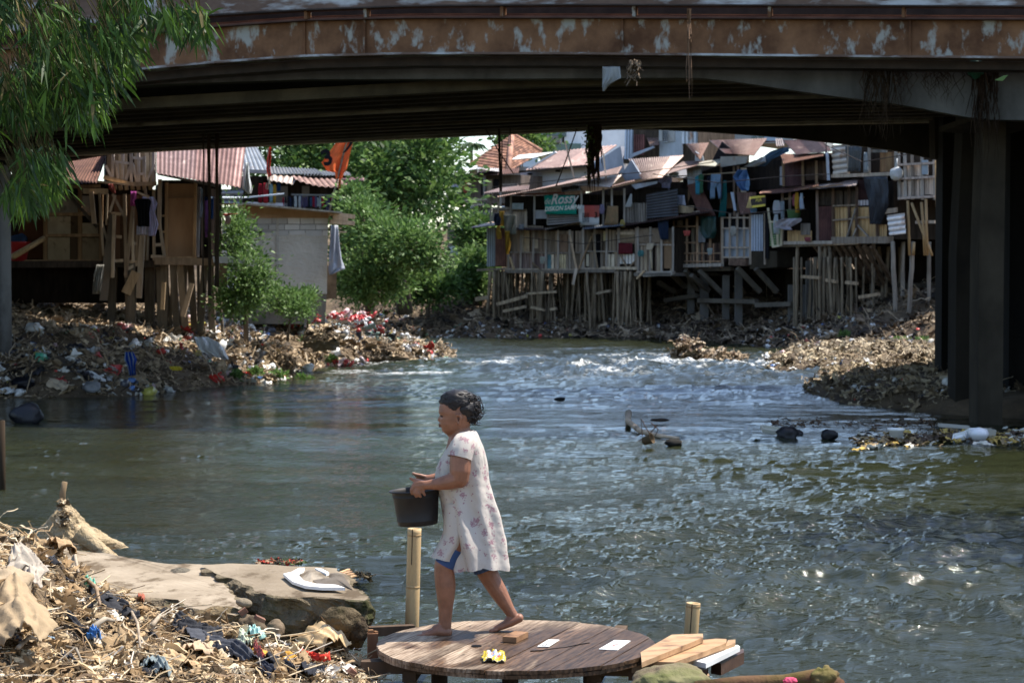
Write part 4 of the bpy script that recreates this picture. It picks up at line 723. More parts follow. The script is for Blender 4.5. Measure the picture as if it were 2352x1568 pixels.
panel(h, 'wall_panel', rect(890, 950, 1040, 1140), c4, RB, -.4, .05, 'ply', (.4, .35, .3)); planks(h, 'slat_wall', 1205, 640, 1275, 950, c4, RB, -.1, 'board_pale', (60, 70), [(1, 1, 1)]); corr(h, 'apron', [(1185, 945, .2), (1425, 945, .2), (1410, 1200, .25), (1235, 1220, .25)], c4, RB, 'rust_roof', tint=(.6, .5, .5), seed=2); panel(h, 'edge_sheet', [(1182, 945), (1225, 1170), (1250, 1170), (1215, 945)], c4, RB, .3, .03, 'zinc', (1.2, 1.3, 1.5))
for x in (1150, 1200, 990): stick(h, 'post', (x, 620), (x+5, 1240), c4, RB, .0, w_=.09, m='wood_dark', tint=(2.2, 2, 1.9))
stick(h, 'shelf', (60, 1285), (740, 1185), c4, RB, .1, w_=.14, m='wood_grey', tint=(.9, .8, .75)); stick(h, 'rail', (300, 760), (1190, 700), c4, RB, .1, w_=.05)
LN = 'clothes drying along the right bank huts'
cloth('shirt', shirt(345, 525, 755, 955), c4, RB, .5, (.42, .4, .6), 'lilac short sleeved shirt hanging below the tin awning', 'shirt', LN)
cloth('shirt', shirt(770, 850, 740, 975), c4, RB, .4, (.05, .26, .36), 'teal shirt hanging beside the green one in the dark opening', 'shirt', LN); cloth('shirt', shirt(828, 892, 725, 960), c4, RB, .45, (.06, .14, .08), 'green shirt hanging right of the teal shirt', 'shirt', LN)
cloth('trousers', [(1000, 1112, 728), (990, 1112, 800), (985, 1040, 900), (978, 1030, 1022)], c4, RB, .5, (.2, .28, .4), 'pale blue jeans hanging with white waistband', 'trousers', LN); cloth('trousers', [(1045, 1105, 800), (1068, 1112, 900), (1085, 1115, 1025)], c4, RB, .48, (.18, .25, .36), 'single jeans leg hanging right of the pale jeans', 'trousers', LN)
cloth('trousers', [(955, 1000, 750), (950, 985, 900), (948, 975, 1035)], c4, RB, .35, (.06, .07, .11), 'dark trousers hanging left behind the pale jeans', 'trousers', LN); cloth('dark_shirt', shirt(890, 960, 740, 930), c4, RB, .3, (.02, .02, .035), 'black shirt hanging between green shirt and jeans', 'shirt', LN)
cloth('towel', [(455, 655, 985), (485, 665, 1118)], c4, RB, .45, (.5, .49, .58), 'white towel spread below the lilac shirt', 'towel', LN); cloth('teal_cloth', [(1110, 1145, 800), (1085, 1150, 1000), (1050, 1135, 1250)], c4, RB, .35, (.015, .09, .09), 'long dark teal cloth hanging left of the white slats', 'cloth', LN)
cloth('silver_sheet', [(470, 580, 700), (440, 590, 770)], c4, RB, .45, (.38, .44, .46), 'crumpled silver sheet tucked under the tin awning', 'sheet', m='tarp', fold=.06); cloth('blue_tarp', [(1300, 1395, 670), (1255, 1410, 760), (1290, 1420, 860), (1370, 1415, 930)], c4, RB, .35, (.03, .09, .22), 'bulging blue tarp hanging right of the white slats', 'tarp', m='tarp', fold=.12, nf=2)
a = MB(); a.prism([RB.pt(*c4(*q), .5) for q in rect(545, 1125, 682, 1200)], -RB.n*.4, (.95, .85, .7)); a.prism([RB.pt(*c4(*q), .52) for q in rect(548, 1110, 684, 1128)], -RB.n*.44, (1.1, 1, .85)); tag(a.build('cardboard_box', 'board_pale'), 'tan cardboard box on the shelf under the white towel', 'box')
a = MB(); p = RB.pt(*c4(375, 1235), .45); a.lathe(p, [(.15, 0), (.26, .17), (.3, .18), (.29, .2), (.24, .17), (.14, .03), (.0, .03)], 16, (.9, .85, .75)); tag(a.build('basin', 'board_pale', smooth=True), 'small cream basin on the shelf left of the cardboard box', 'basin')
# upper right gable C
h = hut('upper hut with blue sheeting and purple brown metal wall under the right rusty roof', c5, RB, 500, 700)
body(h, [(-360, 420), (-360, 760), (740, 700), (740, 330)], c5, RB, 4, -.5, 'wood_dark', (.3, .3, .32)); corr(h, 'roof', [(190, 165, -2.4), (660, 148, -2.4), (792, 285, .3), (345, 327, .3)], c5, RB, 'rust_roof', .12, seed=4); corr(h, 'roof', [(90, 135, -2.2), (180, 130, -2.2), (205, 215, -1), (100, 225, -1)], c5, RB, 'zinc_pale', .12, tint=(.7, .6, .58)); panel(h, 'ridge_sheet', [(-40, 100), (-40, 125), (400, 145), (370, 118)], c5, RB, -2.3, .04, 'rust_roof', (1.2, 1.1, 1.1))
corr(h, 'awning', [(150, 320, -.3), (690, 300, -.3), (680, 340, .8), (190, 440, .8)], c5, RB, 'rust_roof', .12, tint=(1.1, .85, .7)); corr(h, 'sheet_wall', [(190, 455, .0), (430, 400, .0), (430, 700, .0), (200, 715, .0)], c5, RB, 'rust_dark', .1, tint=(.85, .75, 1)); planks(h, 'plank_wall', 435, 400, 735, 640, c5, RB, -.05, 'wood_dark', (60, 90), [(1.2, 1, 1), (.8, .7, .7)])
for x in (185, 425, 590): stick(h, 'post', (x, 400), (x+5, 715), c5, RB, .06, w_=.09, m='wood', tint=(.8, .7, .6))
panel(h, 'board', rect(120, 470, 178, 700), c5, RB, -.1, .03, 'zinc', (.6, .6, .65)); stick(h, 'pole', (712, 170), (712, 300), c5, RB, .5, w_=.04, m='steel_black'); stick(h, 'pole', (722, 300), (742, 640), c5, RB, .3, w_=.1, m='zinc', tint=(1.4, 1.4, 1.5))
cloth('blue_sheet', [(240, 300, 240), (80, 320, 290), (-60, 100, 390), (-160, 0, 470)], c5, RB, .2, (.03, .085, .17), 'slanting blue plastic sheet under the right rusty roof', 'sheet', m='tarp', fold=.05); cloth('grey_sheet', [(20, 80, 360), (-60, 80, 420), (-190, -60, 480)], c5, RB, .45, (.3, .32, .35), 'grey white plastic sheet below the blue sheeting', 'sheet', m='tarp', fold=.05)
# lower right: open kitchen and bamboo wall hut
h = hut('open front hut crowded with laundry and a bamboo slat apron beside the lattice gate', c5, RB, 400, 1390)
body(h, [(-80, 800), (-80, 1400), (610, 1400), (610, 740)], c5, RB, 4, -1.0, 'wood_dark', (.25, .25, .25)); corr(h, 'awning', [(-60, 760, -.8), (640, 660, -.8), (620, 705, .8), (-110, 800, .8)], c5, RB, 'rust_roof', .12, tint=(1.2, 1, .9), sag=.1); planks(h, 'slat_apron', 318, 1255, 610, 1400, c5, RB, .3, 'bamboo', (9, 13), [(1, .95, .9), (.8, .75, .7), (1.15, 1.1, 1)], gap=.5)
panel(h, 'board', rect(490, 1170, 600, 1310), c5, RB, .35, .04, 'wood_grey', (.6, .6, .6)); stick(h, 'rail', (210, 870), (435, 850), c5, RB, .1, w_=.07, m='bamboo_old'); stick(h, 'floor_beam', (150, 1410), (800, 1400), c5, RB, .3, w_=.14, m='wood_grey'); stick(h, 'floor_beam', (150, 1445), (700, 1430), c5, RB, .1, w_=.1, m='wood_grey')
for x in (175, 265, 600): stick(h, 'post', (x, 760), (x+6, 1400), c5, RB, .15, w_=.09, m='wood_grey', tint=(.9, .8, .8))
for i, (x0, x1, y0, y1, t_, lb) in enumerate([(178, 262, 890, 1050, (.5, .48, .52), 'white shirt hanging topmost at the open hut'), (190, 250, 1060, 1300, (.48, .48, .5), 'white trousers hanging below the white shirt'), (285, 335, 900, 1110, (.3, .32, .36), 'grey cloth hanging right of the white shirt'), (440, 480, 810, 960, (.35, .1, .14), 'pink and white cloth hanging left of the yellow one'), (484, 525, 790, 1040, (.55, .3, .04), 'yellow cloth hanging in the open hut'), (545, 585, 800, 1000, (.45, .5, .6), 'white cloth hanging right of the yellow one')]):
    cloth('laundry', [(x0+6, x1-8, y0), (x0, x1, (y0+y1)/2), (x0+4, x1-2, y1)], c5, RB, .45+.03*i, t_, lb, 'laundry', LN, fold=.05, nf=2)
cloth('blanket', [(375, 590, 1110), (300, 590, 1150), (255, 485, 1215), (400, 485, 1250)], c5, RB, .7, (.48, .42, .47), 'crumpled white and pink blanket over the apron', 'blanket', fold=.08, nf=3)
a = MB(); p = RB.pt(*c5(395, 1115), .3); a.lathe(p, [(.22, 0), (.28, .35), (.3, .36), (.27, .36), (.2, .04), (0, .04)], 14, (.1, .22, .1)); tag(a.build('bucket', 'plastic', smooth=True), 'green and dark bucket standing inside the open hut', 'bucket')
sg = thing('yellow_sign', RB.pt(*c4(1600, 1130), .6), 'black and yellow sign board hung at the open hut', 'sign'); panel(sg, 'board', [(1500, 990), (1515, 1140), (1690, 1115), (1690, 985)], c4, RB, .6, .04, 'steel_black'); panel(sg, 'yellow_band', [(1505, 1003), (1507, 1030), (1688, 1008), (1688, 985)], c4, RB, .62, .01, 'plastic', (.6, .48, .05)); panel(sg, 'yellow_band', [(1530, 1112), (1532, 1138), (1690, 1116), (1690, 1092)], c4, RB, .62, .01, 'plastic', (.6, .48, .05)); rb = RB.d if RB.d.x > 0 else -RB.d
text_mesh(sg, 'lettering', 'AIA', RB.pt(*c4(1575, 1066), .63), rb, up, .26, 'plastic', (.5, .4, .05), bold=.01); panel(sg, 'emblem', [(1450, 1140), (1490, 1005), (1530, 1140)], c4, RB, .6, .03, 'board_pale', (1, .9, .5))
gt_ = thing('lattice_gate', RB.pt(*c5(90, 1455), .4), 'leaning green and cream wooden lattice gate at the gap between huts', 'gate')
for q in (((0, 980), (60, 1455)), ((15, 1150), (170, 1145)), ((60, 1455), (150, 1440)), ((170, 1150), (160, 1440)), ((110, 1150), (120, 1450))): stick(gt_, 'frame', *q, c5, RB, .45, w_=.08, m='wood_grey', tint=(1.7, 1.7, 1.4))
for y in range(1180, 1440, 28): stick(gt_, 'slat', (30, y), (165, y-4), c5, RB, .4, w_=.055, m='wood_grey', tint=(.7, 1.2, .7) if y % 56 else (1.6, 1.6, 1.2))
h = hut('bamboo walled hut with cream slat panels at the right of the row', c5, RB, 1070, 1350)
body(h, [(600, 740), (600, 1360), (1500, 1360), (1500, 640)], c5, RB, 4, -.15, 'wood_dark', (.6, .6, .6)); BS = [(1.1, 1.05, 1), (.95, .9, .85), (1.2, 1.15, 1.1), (.8, .72, .6)]
for x0, x1 in ((806, 882), (894, 985), (1000, 1078), (1100, 1328)): planks(h, 'bamboo_panel', x0, 965, x1, 1345, c5, RB, .02, 'bamboo', (9, 12), BS, gap=.35, jag=8)
planks(h, 'bamboo_panel', 1355, 1180, 1455, 1340, c5, RB, .02, 'bamboo', (9, 12), BS, gap=.35); corr(h, 'sheet_wall', [(605, 965, .1), (785, 955, .1), (800, 1370, .1), (610, 1380, .1)], c5, RB, 'rust_dark', .1, tint=(1.3, 1.1, 1.3))
for x0, x1, t_ in ((600, 700, .8), (705, 780, .7), (802, 915, 1.2), (935, 1065, 1.3)): panel(h, 'panel', rect(x0, 765, x1, 945), c5, RB, 0, .03, 'wood_dark', (t_, t_, t_))
corr(h, 'sheet_wall', [(1095, 640, .0), (1312, 600, .0), (1312, 890, .0), (1098, 890, .0)], c5, RB, 'rust_dark', .1, tint=(.5, .4, .5)); corr(h, 'sheet_wall', [(1098, 885, .05), (1318, 880, .05), (1318, 945, .05), (1098, 950, .05)], c5, RB, 'zinc_pale', .16, tint=(.9, .9, 1))
for x in (795, 990, 1085, 1335): stick(h, 'post', (x, 720), (x+5, 1360), c5, RB, .1, w_=.1, m='wood_dark', tint=(1.6, 1.4, 1.3))
for q in (((800, 1130), (1080, 1110)), ((1100, 1098), (1330, 1095)), ((800, 955), (1085, 945))): stick(h, 'rail', *q, c5, RB, .12, w_=.07, m='wood_grey', tint=(.8, .7, .6))
for q in (((1100, 1190), (1230, 1330)), ((940, 1430), (1075, 990)), ((1040, 1340), (1085, 1230))): stick(h, 'brace', *q, c5, RB, .2, w_=.06, m='wood_grey')
corr(h, 'roof', [(650, 640, -2), (1185, 588, -2), (1075, 702, .8), (500, 750, .8)], c5, RB, 'zinc_pale', .12, tint=(.75, .72, .75)); panel(h, 'fascia', [(600, 745), (600, 765), (1105, 705), (1105, 690)], c5, RB, .75, .05, 'wood', (.9, .7, .6)); stick(h, 'floor_beam', (810, 1375), (1500, 1370), c5, RB, .15, w_=.28, m='wood_grey', tint=(.7, .65, .6)); stick(h, 'floor_beam', (690, 1420), (1120, 1400), c5, RB, .2, w_=.16, m='wood', tint=(1, .9, .8))
cloth('navy_tarp', [(1290, 1560, 600), (1310, 1600, 780), (1340, 1590, 930), (1350, 1460, 1180)], c5, RB, .4, (.015, .02, .032), 'large dark navy tarp hanging right of the cream bamboo panels', 'tarp', m='tarp', fold=.08, nf=4)
ls = thing('loose_sheet', RB.pt(*c5(1580, 1310), .4), 'pale corrugated metal sheet fixed below the navy tarp', 'metal sheet'); corr(ls, 'sheet', [(1455, 1070, .4), (1670, 1040, .4), (1690, 1290, .45), (1490, 1315, .45)], c5, RB, 'zinc_pale', .17, .02, (.8, .8, .85), flip=True); panel(ls, 'backing_board', [(1480, 1000), (1480, 1060), (1670, 1035), (1670, 975)], c5, RB, .35, .05, 'wood_grey', (1, .9, .8))
stilts(thing('bamboo_stilts', RB.pt(*c7(1350, 900), -1), 'dense cluster of bamboo stilts under the open front hut', 'stilts'), [1115, 1150, 1195, 1212, 1225, 1262, 1280, 1300, 1335, 1350, 1362, 1405, 1420, 1440, 1462, 1480, 1520, 1535, 1560, 1600, 1625], 240, c7, RB, (-2.4, .3), w_=.16, seed=9, lean=.35)
sp_ = thing('timber_props', RB.pt(*c7(1600, 560), -1), 'slanting timber props under the bamboo walled hut', 'props')
for i in range(9): stick(sp_, 'prop', (1240+i*60, 225+(i % 3)*8), (1480+i*52, 540+(i % 4)*12), c7, RB, .1, -1.6, w_=.14, m='wood_dark', tint=(2.2, 2, 1.8))
for q in (((1140, 492), (1295, 502)), ((1345, 520), (1430, 535)), ((1510, 540), (1600, 550)), ((1620, 665), (1780, 640)), ((1660, 770), (1720, 775))): stick(sp_, 'crossbar', *q, c7, RB, .3, w_=.13, m='bamboo_old', tint=(1.3, 1.2, 1.1))
panel(sp_, 'wall_stub', rect(1630, 545, 1890, 585), c7, RB, -1.5, .4, 'concrete_dark', (1.2, 1.1, 1)); stilts(sp_, [1140, 1180, 1250, 1290, 1330, 1370, 1420, 1460, 1500, 1550], 330, c7, RB, (-.3, .5), w_=.12, m='bamboo_old', seed=77, lean=.3); stilts(sp_, [1615, 1780, 1925, 2040, 2070, 2160, 2200], 200, c7, RB, (-1.2, .2), w_=.2, m='wood_grey', seed=12)
# concrete frame under huts 7-9
cf = thing('concrete_substructure', RB.pt(*c7(500, 800), -2), 'grey concrete posts and slanting brackets carrying the middle huts', 'concrete frame')
for x, y0, y1, w_ in ((80, 440, 860, .3), (190, 470, 830, .35), (370, 480, 760, .28), (475, 440, 740, .3), (910, 560, 900, .22), (1015, 560, 900, .22), (1060, 360, 640, .25)):
    a = MB(); p0 = RB.pt(*c7(x, y0), -.8); p1 = Vector((p0.x, p0.y, ground_z(p0.x, p0.y)-.3)); a.beam(p0, p1, w_, w_, rc(.4, .55)); a.build('post', 'concrete', cf)
for p0, p1 in (((20, 440), (165, 580)), ((-60, 540), (70, 620)), ((165, 440), (270, 600)), ((215, 480), (360, 610)), ((280, 440), (480, 640)), ((600, 420), (790, 620)), ((755, 425), (930, 620))): stick(cf, 'bracket', p0, p1, c7, RB, .1, -.9, w_=.2, m='concrete', tint=(.45, .42, .38))
for p0, p1 in (((0, 440), (560, 425)), ((0, 690), (260, 650)), ((280, 690), (760, 700)), ((760, 730), (1060, 720))): stick(cf, 'beam', p0, p1, c7, RB, -.6, w_=.2, m='concrete', tint=(.4, .37, .33))
panel(cf, 'back_wall', rect(500, 440, 1040, 900), c7, RB, -3, .3, 'concrete_dark', (.6, .55, .5))
# top right terrace
h = hut('upper terrace hut with pale corrugated screen and dark grey curtain near the pier', c5, RB, 1150, 580)
body(h, rect(760, 150, 1600, 560), c5, RB, 4, -.7, 'wood_dark', (.4, .4, .4)); corr(h, 'screen', [(775, 215, .1), (965, 200, .1), (985, 545, .1), (800, 572, .1)], c5, RB, 'zinc_pale', .19, .025, (.85, .85, .82), flip=True, patch=False); planks(h, 'plank_wall', 1320, 290, 1560, 540, c5, RB, -.2, 'wood', (18, 30), [(.6, .45, .35), (.75, .6, .45)]); panel(h, 'board', rect(1225, 265, 1450, 300), c5, RB, .0, .05, 'concrete', (.7, .7, .7))
for x in (985, 1240, 1565): stick(h, 'post', (x, 170), (x, 570), c5, RB, .1, w_=.1, m='wood_grey')
stick(h, 'floor_beam', (790, 590), (1570, 560), c5, RB, .1, w_=.14, m='wood_grey', tint=(1.2, 1.1, 1))
cloth('curtain', [(990, 1185, 225), (1000, 1180, 540)], c5, RB, .15, (.05, .055, .06), 'dark grey curtain right of the pale corrugated screen', 'curtain', m='tarp', fold=.07, nf=4); cloth('white_cloth', [(1240, 1262, 300), (1225, 1285, 550)], c5, RB, .2, (.36, .36, .38), 'white cloth tied narrow beside the grey curtain', 'cloth', fold=.06)
h = hut('small bamboo slat hut on tall poles beside the bridge pier', c5, RB, 1820, 870)
body(h, rect(1610, 330, 2045, 870), c5, RB, 2.5, -.3, 'wood_dark', (.5, .5, .5))
for x0, x1, y0, y1 in ((1625, 1690, 660, 860), (1700, 1765, 450, 640), (1705, 1770, 640, 850), (1785, 1870, 430, 590), (1790, 1890, 630, 840), (1905, 2025, 610, 820), (1900, 1960, 440, 580)): planks(h, 'slat_panel', x0, y0, x1, y1, c5, RB, 0, 'wood_grey', (8, 11), [(1.8, 1.6, 1.5), (1.3, 1.2, 1.15), (2.1, 1.9, 1.8)], gap=.4)
panel(h, 'metal_sheet', rect(1910, 395, 1990, 570), c5, RB, .12, .02, 'zinc', (.9, 1, 1.1))
for x in (1605, 1680, 1770, 1890, 2040): stick(h, 'post', (x-5, 310), (x+5, 880), c5, RB, .08, w_=.1, m='wood_grey')
for y in (440, 610, 850): stick(h, 'rail', (1600, y+12), (2045, y-12), c5, RB, .14, w_=.09, m='wood_grey', tint=(1.2, 1.1, 1.1))
for p0, p1 in (((1712, 890), (1735, 1560)), ((1880, 910), (1920, 1560)), ((1935, 870), (1955, 1560)), ((1760, 920), (2010, 1560)), ((2055, 400), (2085, 1560)), ((1790, 1400), (1780, 1560))): stick(h, 'pole', p0, p1, c5, RB, .2, w_=.1, m='bamboo', tint=(.7, .65, .6), round_=True)
stick(h, 'crossbar', (1820, 1155), (2050, 1150), c5, RB, .1, w_=.12, m='wood_grey', tint=(1.2, 1.1, 1))
a = MB(); p = RB.pt(*c5(1650, 665), .3); a.blob((p.x, p.y, p.z+.3), (.22, .2, .26), 3, .28, 2.2, 4, (.5, .52, .52)); a.tube([(p.x, p.y, p.z+.5), (p.x+.03, p.y, p.z+.85)], [.06, .02], 6, (.5, .52, .52)); tag(a.build('plastic_bag', 'tarp', smooth=True), 'bulging white plastic bag hanging on the bamboo slat hut', 'bag')
# ---------------------------------------------------------------- more stilts under the far left huts
fs_ = thing('bamboo_stilts', RA.pt(*c3(1150, 1600), -1), 'long rows of bamboo stilts below the far plank huts', 'stilts')
stilts(fs_, [468, 486, 505, 528, 552, 566, 596, 618, 634, 862, 880, 905, 915, 940, 958, 975, 990, 1005, 1360, 1375, 1395, 1615, 1630, 1650, 1668, 1690, 1715, 1730], 1365, c3, RA, (-.5, .5), w_=.13, seed=31, lean=.3)
for p0, p1, w_ in (((360, 1610), (450, 1595), .2), ((545, 1655), (800, 1585), .17), ((600, 1715), (790, 1675), .14), ((820, 1560), (1060, 1545), .1), ((840, 1680), (960, 1705), .1), ((1010, 1700), (1060, 1690), .12)): stick(fs_, 'crossbar', p0, p1, c3, RA, .6, w_=w_, m='bamboo_old', tint=(1.6, 1.55, 1.5))
# ---------------------------------------------------------------- houses further back
FA = Pl(1000, 104, 1250, 100); FW = Pl(1170, 104, 1430, 99); FT = Pl(1050, 116, 1300, 114); FZ = Pl(1400, 97, 2000, 90); FF = Pl(1100, 190, 1500, 190)
h = thing('terrace_house', FA.pt(*c3(300, 800), -2), 'old two storey house with white roof strips and railing beside the big tree', 'house')
body(h, rect(100, 520, 720, 770), c3, FA, 6, -.3, 'wood_grey', (.55, .5, .5)); corr(h, 'roof', [(90, 480, -3), (375, 440, -3), (350, 470, .6), (120, 520, .6)], c3, FA, 'zinc_pale', tint=(1.1, 1.15, 1.2)); corr(h, 'roof', [(350, 455, -2), (580, 470, -2), (560, 495, .6), (370, 470, .6)], c3, FA, 'zinc_pale', tint=(1.2, 1.2, 1.25)); corr(h, 'roof', [(160, 520, -2), (740, 460, -2), (730, 505, .7), (130, 552, .7)], c3, FA, 'rust_dark', tint=(1.3, 1.2, 1.2))
for x0, y0, x1, y1, mm, t_ in ((115, 565, 165, 630, 'white_wall', (1, 1, 1)), (172, 570, 235, 625, 'white_wall', (.8, .8, .85)), (300, 470, 360, 520, 'board_pale', (1.1, 1.1, 1)), (265, 640, 298, 720, 'tile', (1.3, 1.2, 1.2)), (400, 560, 440, 700, 'black', (1, 1, 1)), (510, 560, 560, 650, 'black', (1, 1, 1)), (450, 560, 500, 720, 'wood_grey', (1, .9, .8)), (590, 600, 720, 650, 'wood_grey', (1.2, 1.1, 1.2))): panel(h, 'wall_panel', rect(x0, y0, x1, y1), c3, FA, .0, .1, mm, t_)
for q in (((270, 745), (450, 735)), ((270, 790), (450, 780))): stick(h, 'railing', *q, c3, FA, .6, w_=.1, m='wood_grey')
for x in (105, 285, 430, 570): stick(h, 'post', (x, 530), (x, 800), c3, FA, .5, w_=.12, m='wood_grey')
cloth('red_cloth', [(300, 353, 590), (302, 352, 690)], c3, FA, .6, (.33, .07, .05), 'red cloth hanging on the far house balcony', 'cloth'); cloth('pale_cloth', [(215, 270, 620), (218, 268, 700)], c3, FA, .6, (.45, .42, .5), 'pale cloth hanging left of the red one', 'cloth')
h = thing('lean_to_house', FA.pt(*c3(330, 1000), -2), 'lower far house with patched pale corrugated roof among the trees', 'house')
body(h, rect(220, 860, 480, 1010), c3, FA, 5, -.3, 'wood_grey', (.5, .5, .5)); corr(h, 'roof', [(250, 790, -3), (500, 760, -3), (485, 860, .6), (170, 935, .6)], c3, FA, 'zinc_pale', tint=(.9, .85, .8), seed=5); corr(h, 'roof', [(120, 740, -5), (470, 700, -5), (480, 770, -3), (200, 800, -3)], c3, FA, 'rust_roof', tint=(1.2, 1.1, 1))
h = thing('narrow_shed', FA.pt(*c3(200, 1240), -1), 'narrow shed on tall bamboo legs half hidden by leaves with a white cloth', 'shed'); body(h, rect(95, 950, 285, 1245), c3, FA, 3, -.1, 'wood_grey', (.7, .62, .6)); panel(h, 'board', rect(165, 1060, 235, 1140), c3, FA, .05, .05, 'ply', (.8, .8, .8)); stilts(h, [100, 118, 130, 175, 182, 215, 225, 262, 270], 1240, c3, FA, (-1, .2), w_=.15, m='bamboo_old', seed=8, lean=.1)
cloth('white_cloth', [(160, 240, 1150), (165, 238, 1225)], c3, FA, .4, (.6, .6, .6), 'white cloth hanging on the narrow far shed', 'cloth'); cloth('blue_cloth', [(240, 278, 950), (242, 272, 1065)], c3, FA, .4, (.03, .1, .5), 'bright blue cloth hanging on the narrow far shed', 'cloth')
h = thing('white_walled_house', FW.pt(*c3(1000, 640), -2), 'house with long white wall under a brown metal roof behind the huts', 'house')
panel(h, 'wall', [(720, 492), (720, 600), (820, 645), (1640, 520), (1640, 350), (1330, 440)], c3, FW, -.2, 6, 'white_wall', (.9, .9, .95)); panel(h, 'gable', [(1335, 445), (1335, 540), (1650, 500), (1610, 270)], c3, FW, -.1, .3, 'zinc', (1.15, 1.15, 1.3)); corr(h, 'roof', [(1050, 318, -5), (1600, 258, -5), (1335, 440, .5), (785, 482, .5)], c3, FW, 'rust_roof', .25, .03, (1, 1, 1.05))
corr(h, 'side_roof', [(735, 350, -4), (1040, 325, -4), (860, 372, -1), (670, 388, -1)], c3, FW, 'zinc_pale', tint=(1.1, 1.15, 1.15)); panel(h, 'side_wall', rect(720, 388, 830, 475), c3, FW, -2.5, .3, 'wood_dark'); panel(h, 'verge', [(785, 484), (1040, 330), (1055, 318), (1070, 330), (820, 480)], c3, FW, .1, .1, 'white_wall'); stick(h, 'eave', (560, 512), (1335, 442), c3, FW, .6, w_=.12, m='wood_dark')
for x, y in ((795, 505), (1040, 480)): panel(h, 'vent', rect(x, y, x+38, y+16), c3, FW, -.1, .05, 'black')
h = thing('tiled_roof_house', FT.pt(*c3(600, 500), -3), 'house with a hipped orange clay tile roof behind the white wall', 'house')
ap, bl, bm_, br = FT.px(*c3(672, 180), -4), FT.px(*c3(280, 445), 0), FT.px(*c3(642, 500), 1.5), FT.px(*c3(930, 335), -5)
def tiled(a, b, c_, n=13):
    q = MB(); b, c_ = Vector(b), Vector(c_)
    for i in range(n):
        t0, t1 = i/n, (i+1)/n; nr = (b-a).cross(c_-a).normalized(); nr = nr if nr.z > 0 else -nr; u_ = nr*.07
        p = [a.lerp(b, t0)+u_, a.lerp(b, t1)+u_*1.6, a.lerp(c_, t1)+u_*1.6, a.lerp(c_, t0)+u_]; k = max(1, int((p[1]-p[2]).length/.3)); 
        for j in range(k):
            A, B = j/k, (j+1)/k; q.prism([p[0].lerp(p[3], A), p[1].lerp(p[2], A), p[1].lerp(p[2], B), p[0].lerp(p[3], B)], -nr*.06, (lambda k_: (k_, k_*.95, k_*.9))(random.uniform(.6, 1.4)))
    return q
tiled(ap, bl, bm_).build('roof', 'tile', h); tiled(ap, bm_, br).build('roof', 'tile', h); a = MB(); a.tube([ap+Vector((0, 0, .1)), bm_+Vector((0, 0, .15))], .16, 8, (1.9, 1.9, 1.9)); a.tube([ap+Vector((0, 0, .1)), br+Vector((0, 0, .15))], .13, 8, (1.7, 1.7, 1.7)); a.build('ridge_tiles', 'tile', h, smooth=True)
panel(h, 'wall', rect(300, 440, 900, 620), c3, FT, -1.5, 6, 'white_wall', (.6, .6, .6))
h = thing('zinc_clad_building', FZ.pt(*c3(1850, 400), -2), 'tall patchwork building of grey and rusty metal sheets under the bridge edge', 'building')
body(h, [(1650, 60), (1620, 420), (2260, 420), (2260, 60)], c3, FZ, 6, -.3, 'wood_dark'); corr(h, 'cladding', [(1662, 70, 0), (1735, 70, 0), (1730, 385, 0), (1655, 385, 0)], c3, FZ, 'zinc', tint=(1.2, 1.35, 1.6), patch=False); corr(h, 'cladding', [(1738, 170, .1), (1835, 170, .1), (1835, 350, .1), (1738, 350, .1)], c3, FZ, 'rust_dark', tint=(1, .8, 1)); corr(h, 'roof', [(1800, 60, -2), (1965, 60, -2), (1960, 262, .5), (1880, 270, .5)], c3, FZ, 'rust_roof', .12)
panel(h, 'cladding', rect(1962, 60, 2160, 370), c3, FZ, 0, .1, 'zinc', (1.35, 1.4, 1.45)); panel(h, 'cladding', rect(1962, 60, 2100, 230), c3, FZ, .05, .1, 'zinc_pale', (.65, .66, .66)); corr(h, 'cladding', [(2160, 60, .1), (2296, 60, .1), (2296, 250, .1), (2160, 250, .1)], c3, FZ, 'zinc', .17, tint=(1.4, 1.5, 1.6), patch=False); panel(h, 'roof_edge', [(1740, 350), (1760, 375), (1960, 290), (1950, 275)], c3, FZ, .5, .1, 'zinc', (1.1, 1.15, 1.3))
f = panel(h, 'window', rect(1998, 130, 2034, 232), c3, FZ, .1, .06, 'black')
for y in range(140, 232, 18): stick(f, 'slat', (1996, y), (2036, y), c3, FZ, .14, w_=.06, m='zinc')
h = thing('pale_back_building', FZ.pt(*c4(1100, 300), -4), 'pale grey block with dark windows just above the twin rusty roofs', 'building'); panel(h, 'wall', rect(830, 100, 1560, 300), c4, FZ, -3, 5, 'white_wall', (.62, .64, .62))
for x0, x1 in ((1045, 1105), (1130, 1200)): panel(h, 'window', rect(x0, 215, x1, 275), c4, FZ, -2.95, .1, 'glass_green', (.6, .7, .8))
panel(h, 'panel', rect(1210, 215, 1350, 275), c4, FZ, -2.9, .1, 'tower', (.8, .85, .9))
h = thing('white_office_building', FF.pt(*c3(1400, 400), -4), 'large white building with green glass balcony far beyond the roofs', 'building'); panel(h, 'wall', rect(1130, -60, 1700, 420), c3, FF, 0, 15, 'white_wall', (1.35, 1.4, 1.45)); gp = panel(h, 'glass_front', rect(905, -60, 1142, 190), c3, FF, .5, 10, 'glass_green'); panel(h, 'slab', [(885, 190), (890, 250), (1085, 250), (1095, 190)], c3, FF, 1.5, 8, 'concrete', (.7, .72, .75)); panel(h, 'lower_glass', rect(930, 250, 1275, 345), c3, FF, .4, 10, 'glass_green', (.7, .8, .8))
for y in range(-40, 190, 26): stick(gp, 'mullion', (905, y), (1142, y), c3, FF, .6, w_=.12, m='zinc', tint=(.5, .6, .6))
for x in (905, 985, 1065, 1142): stick(gp, 'mullion', (x, -40), (x, 190), c3, FF, .6, w_=.12, m='zinc', tint=(.5, .6, .6))
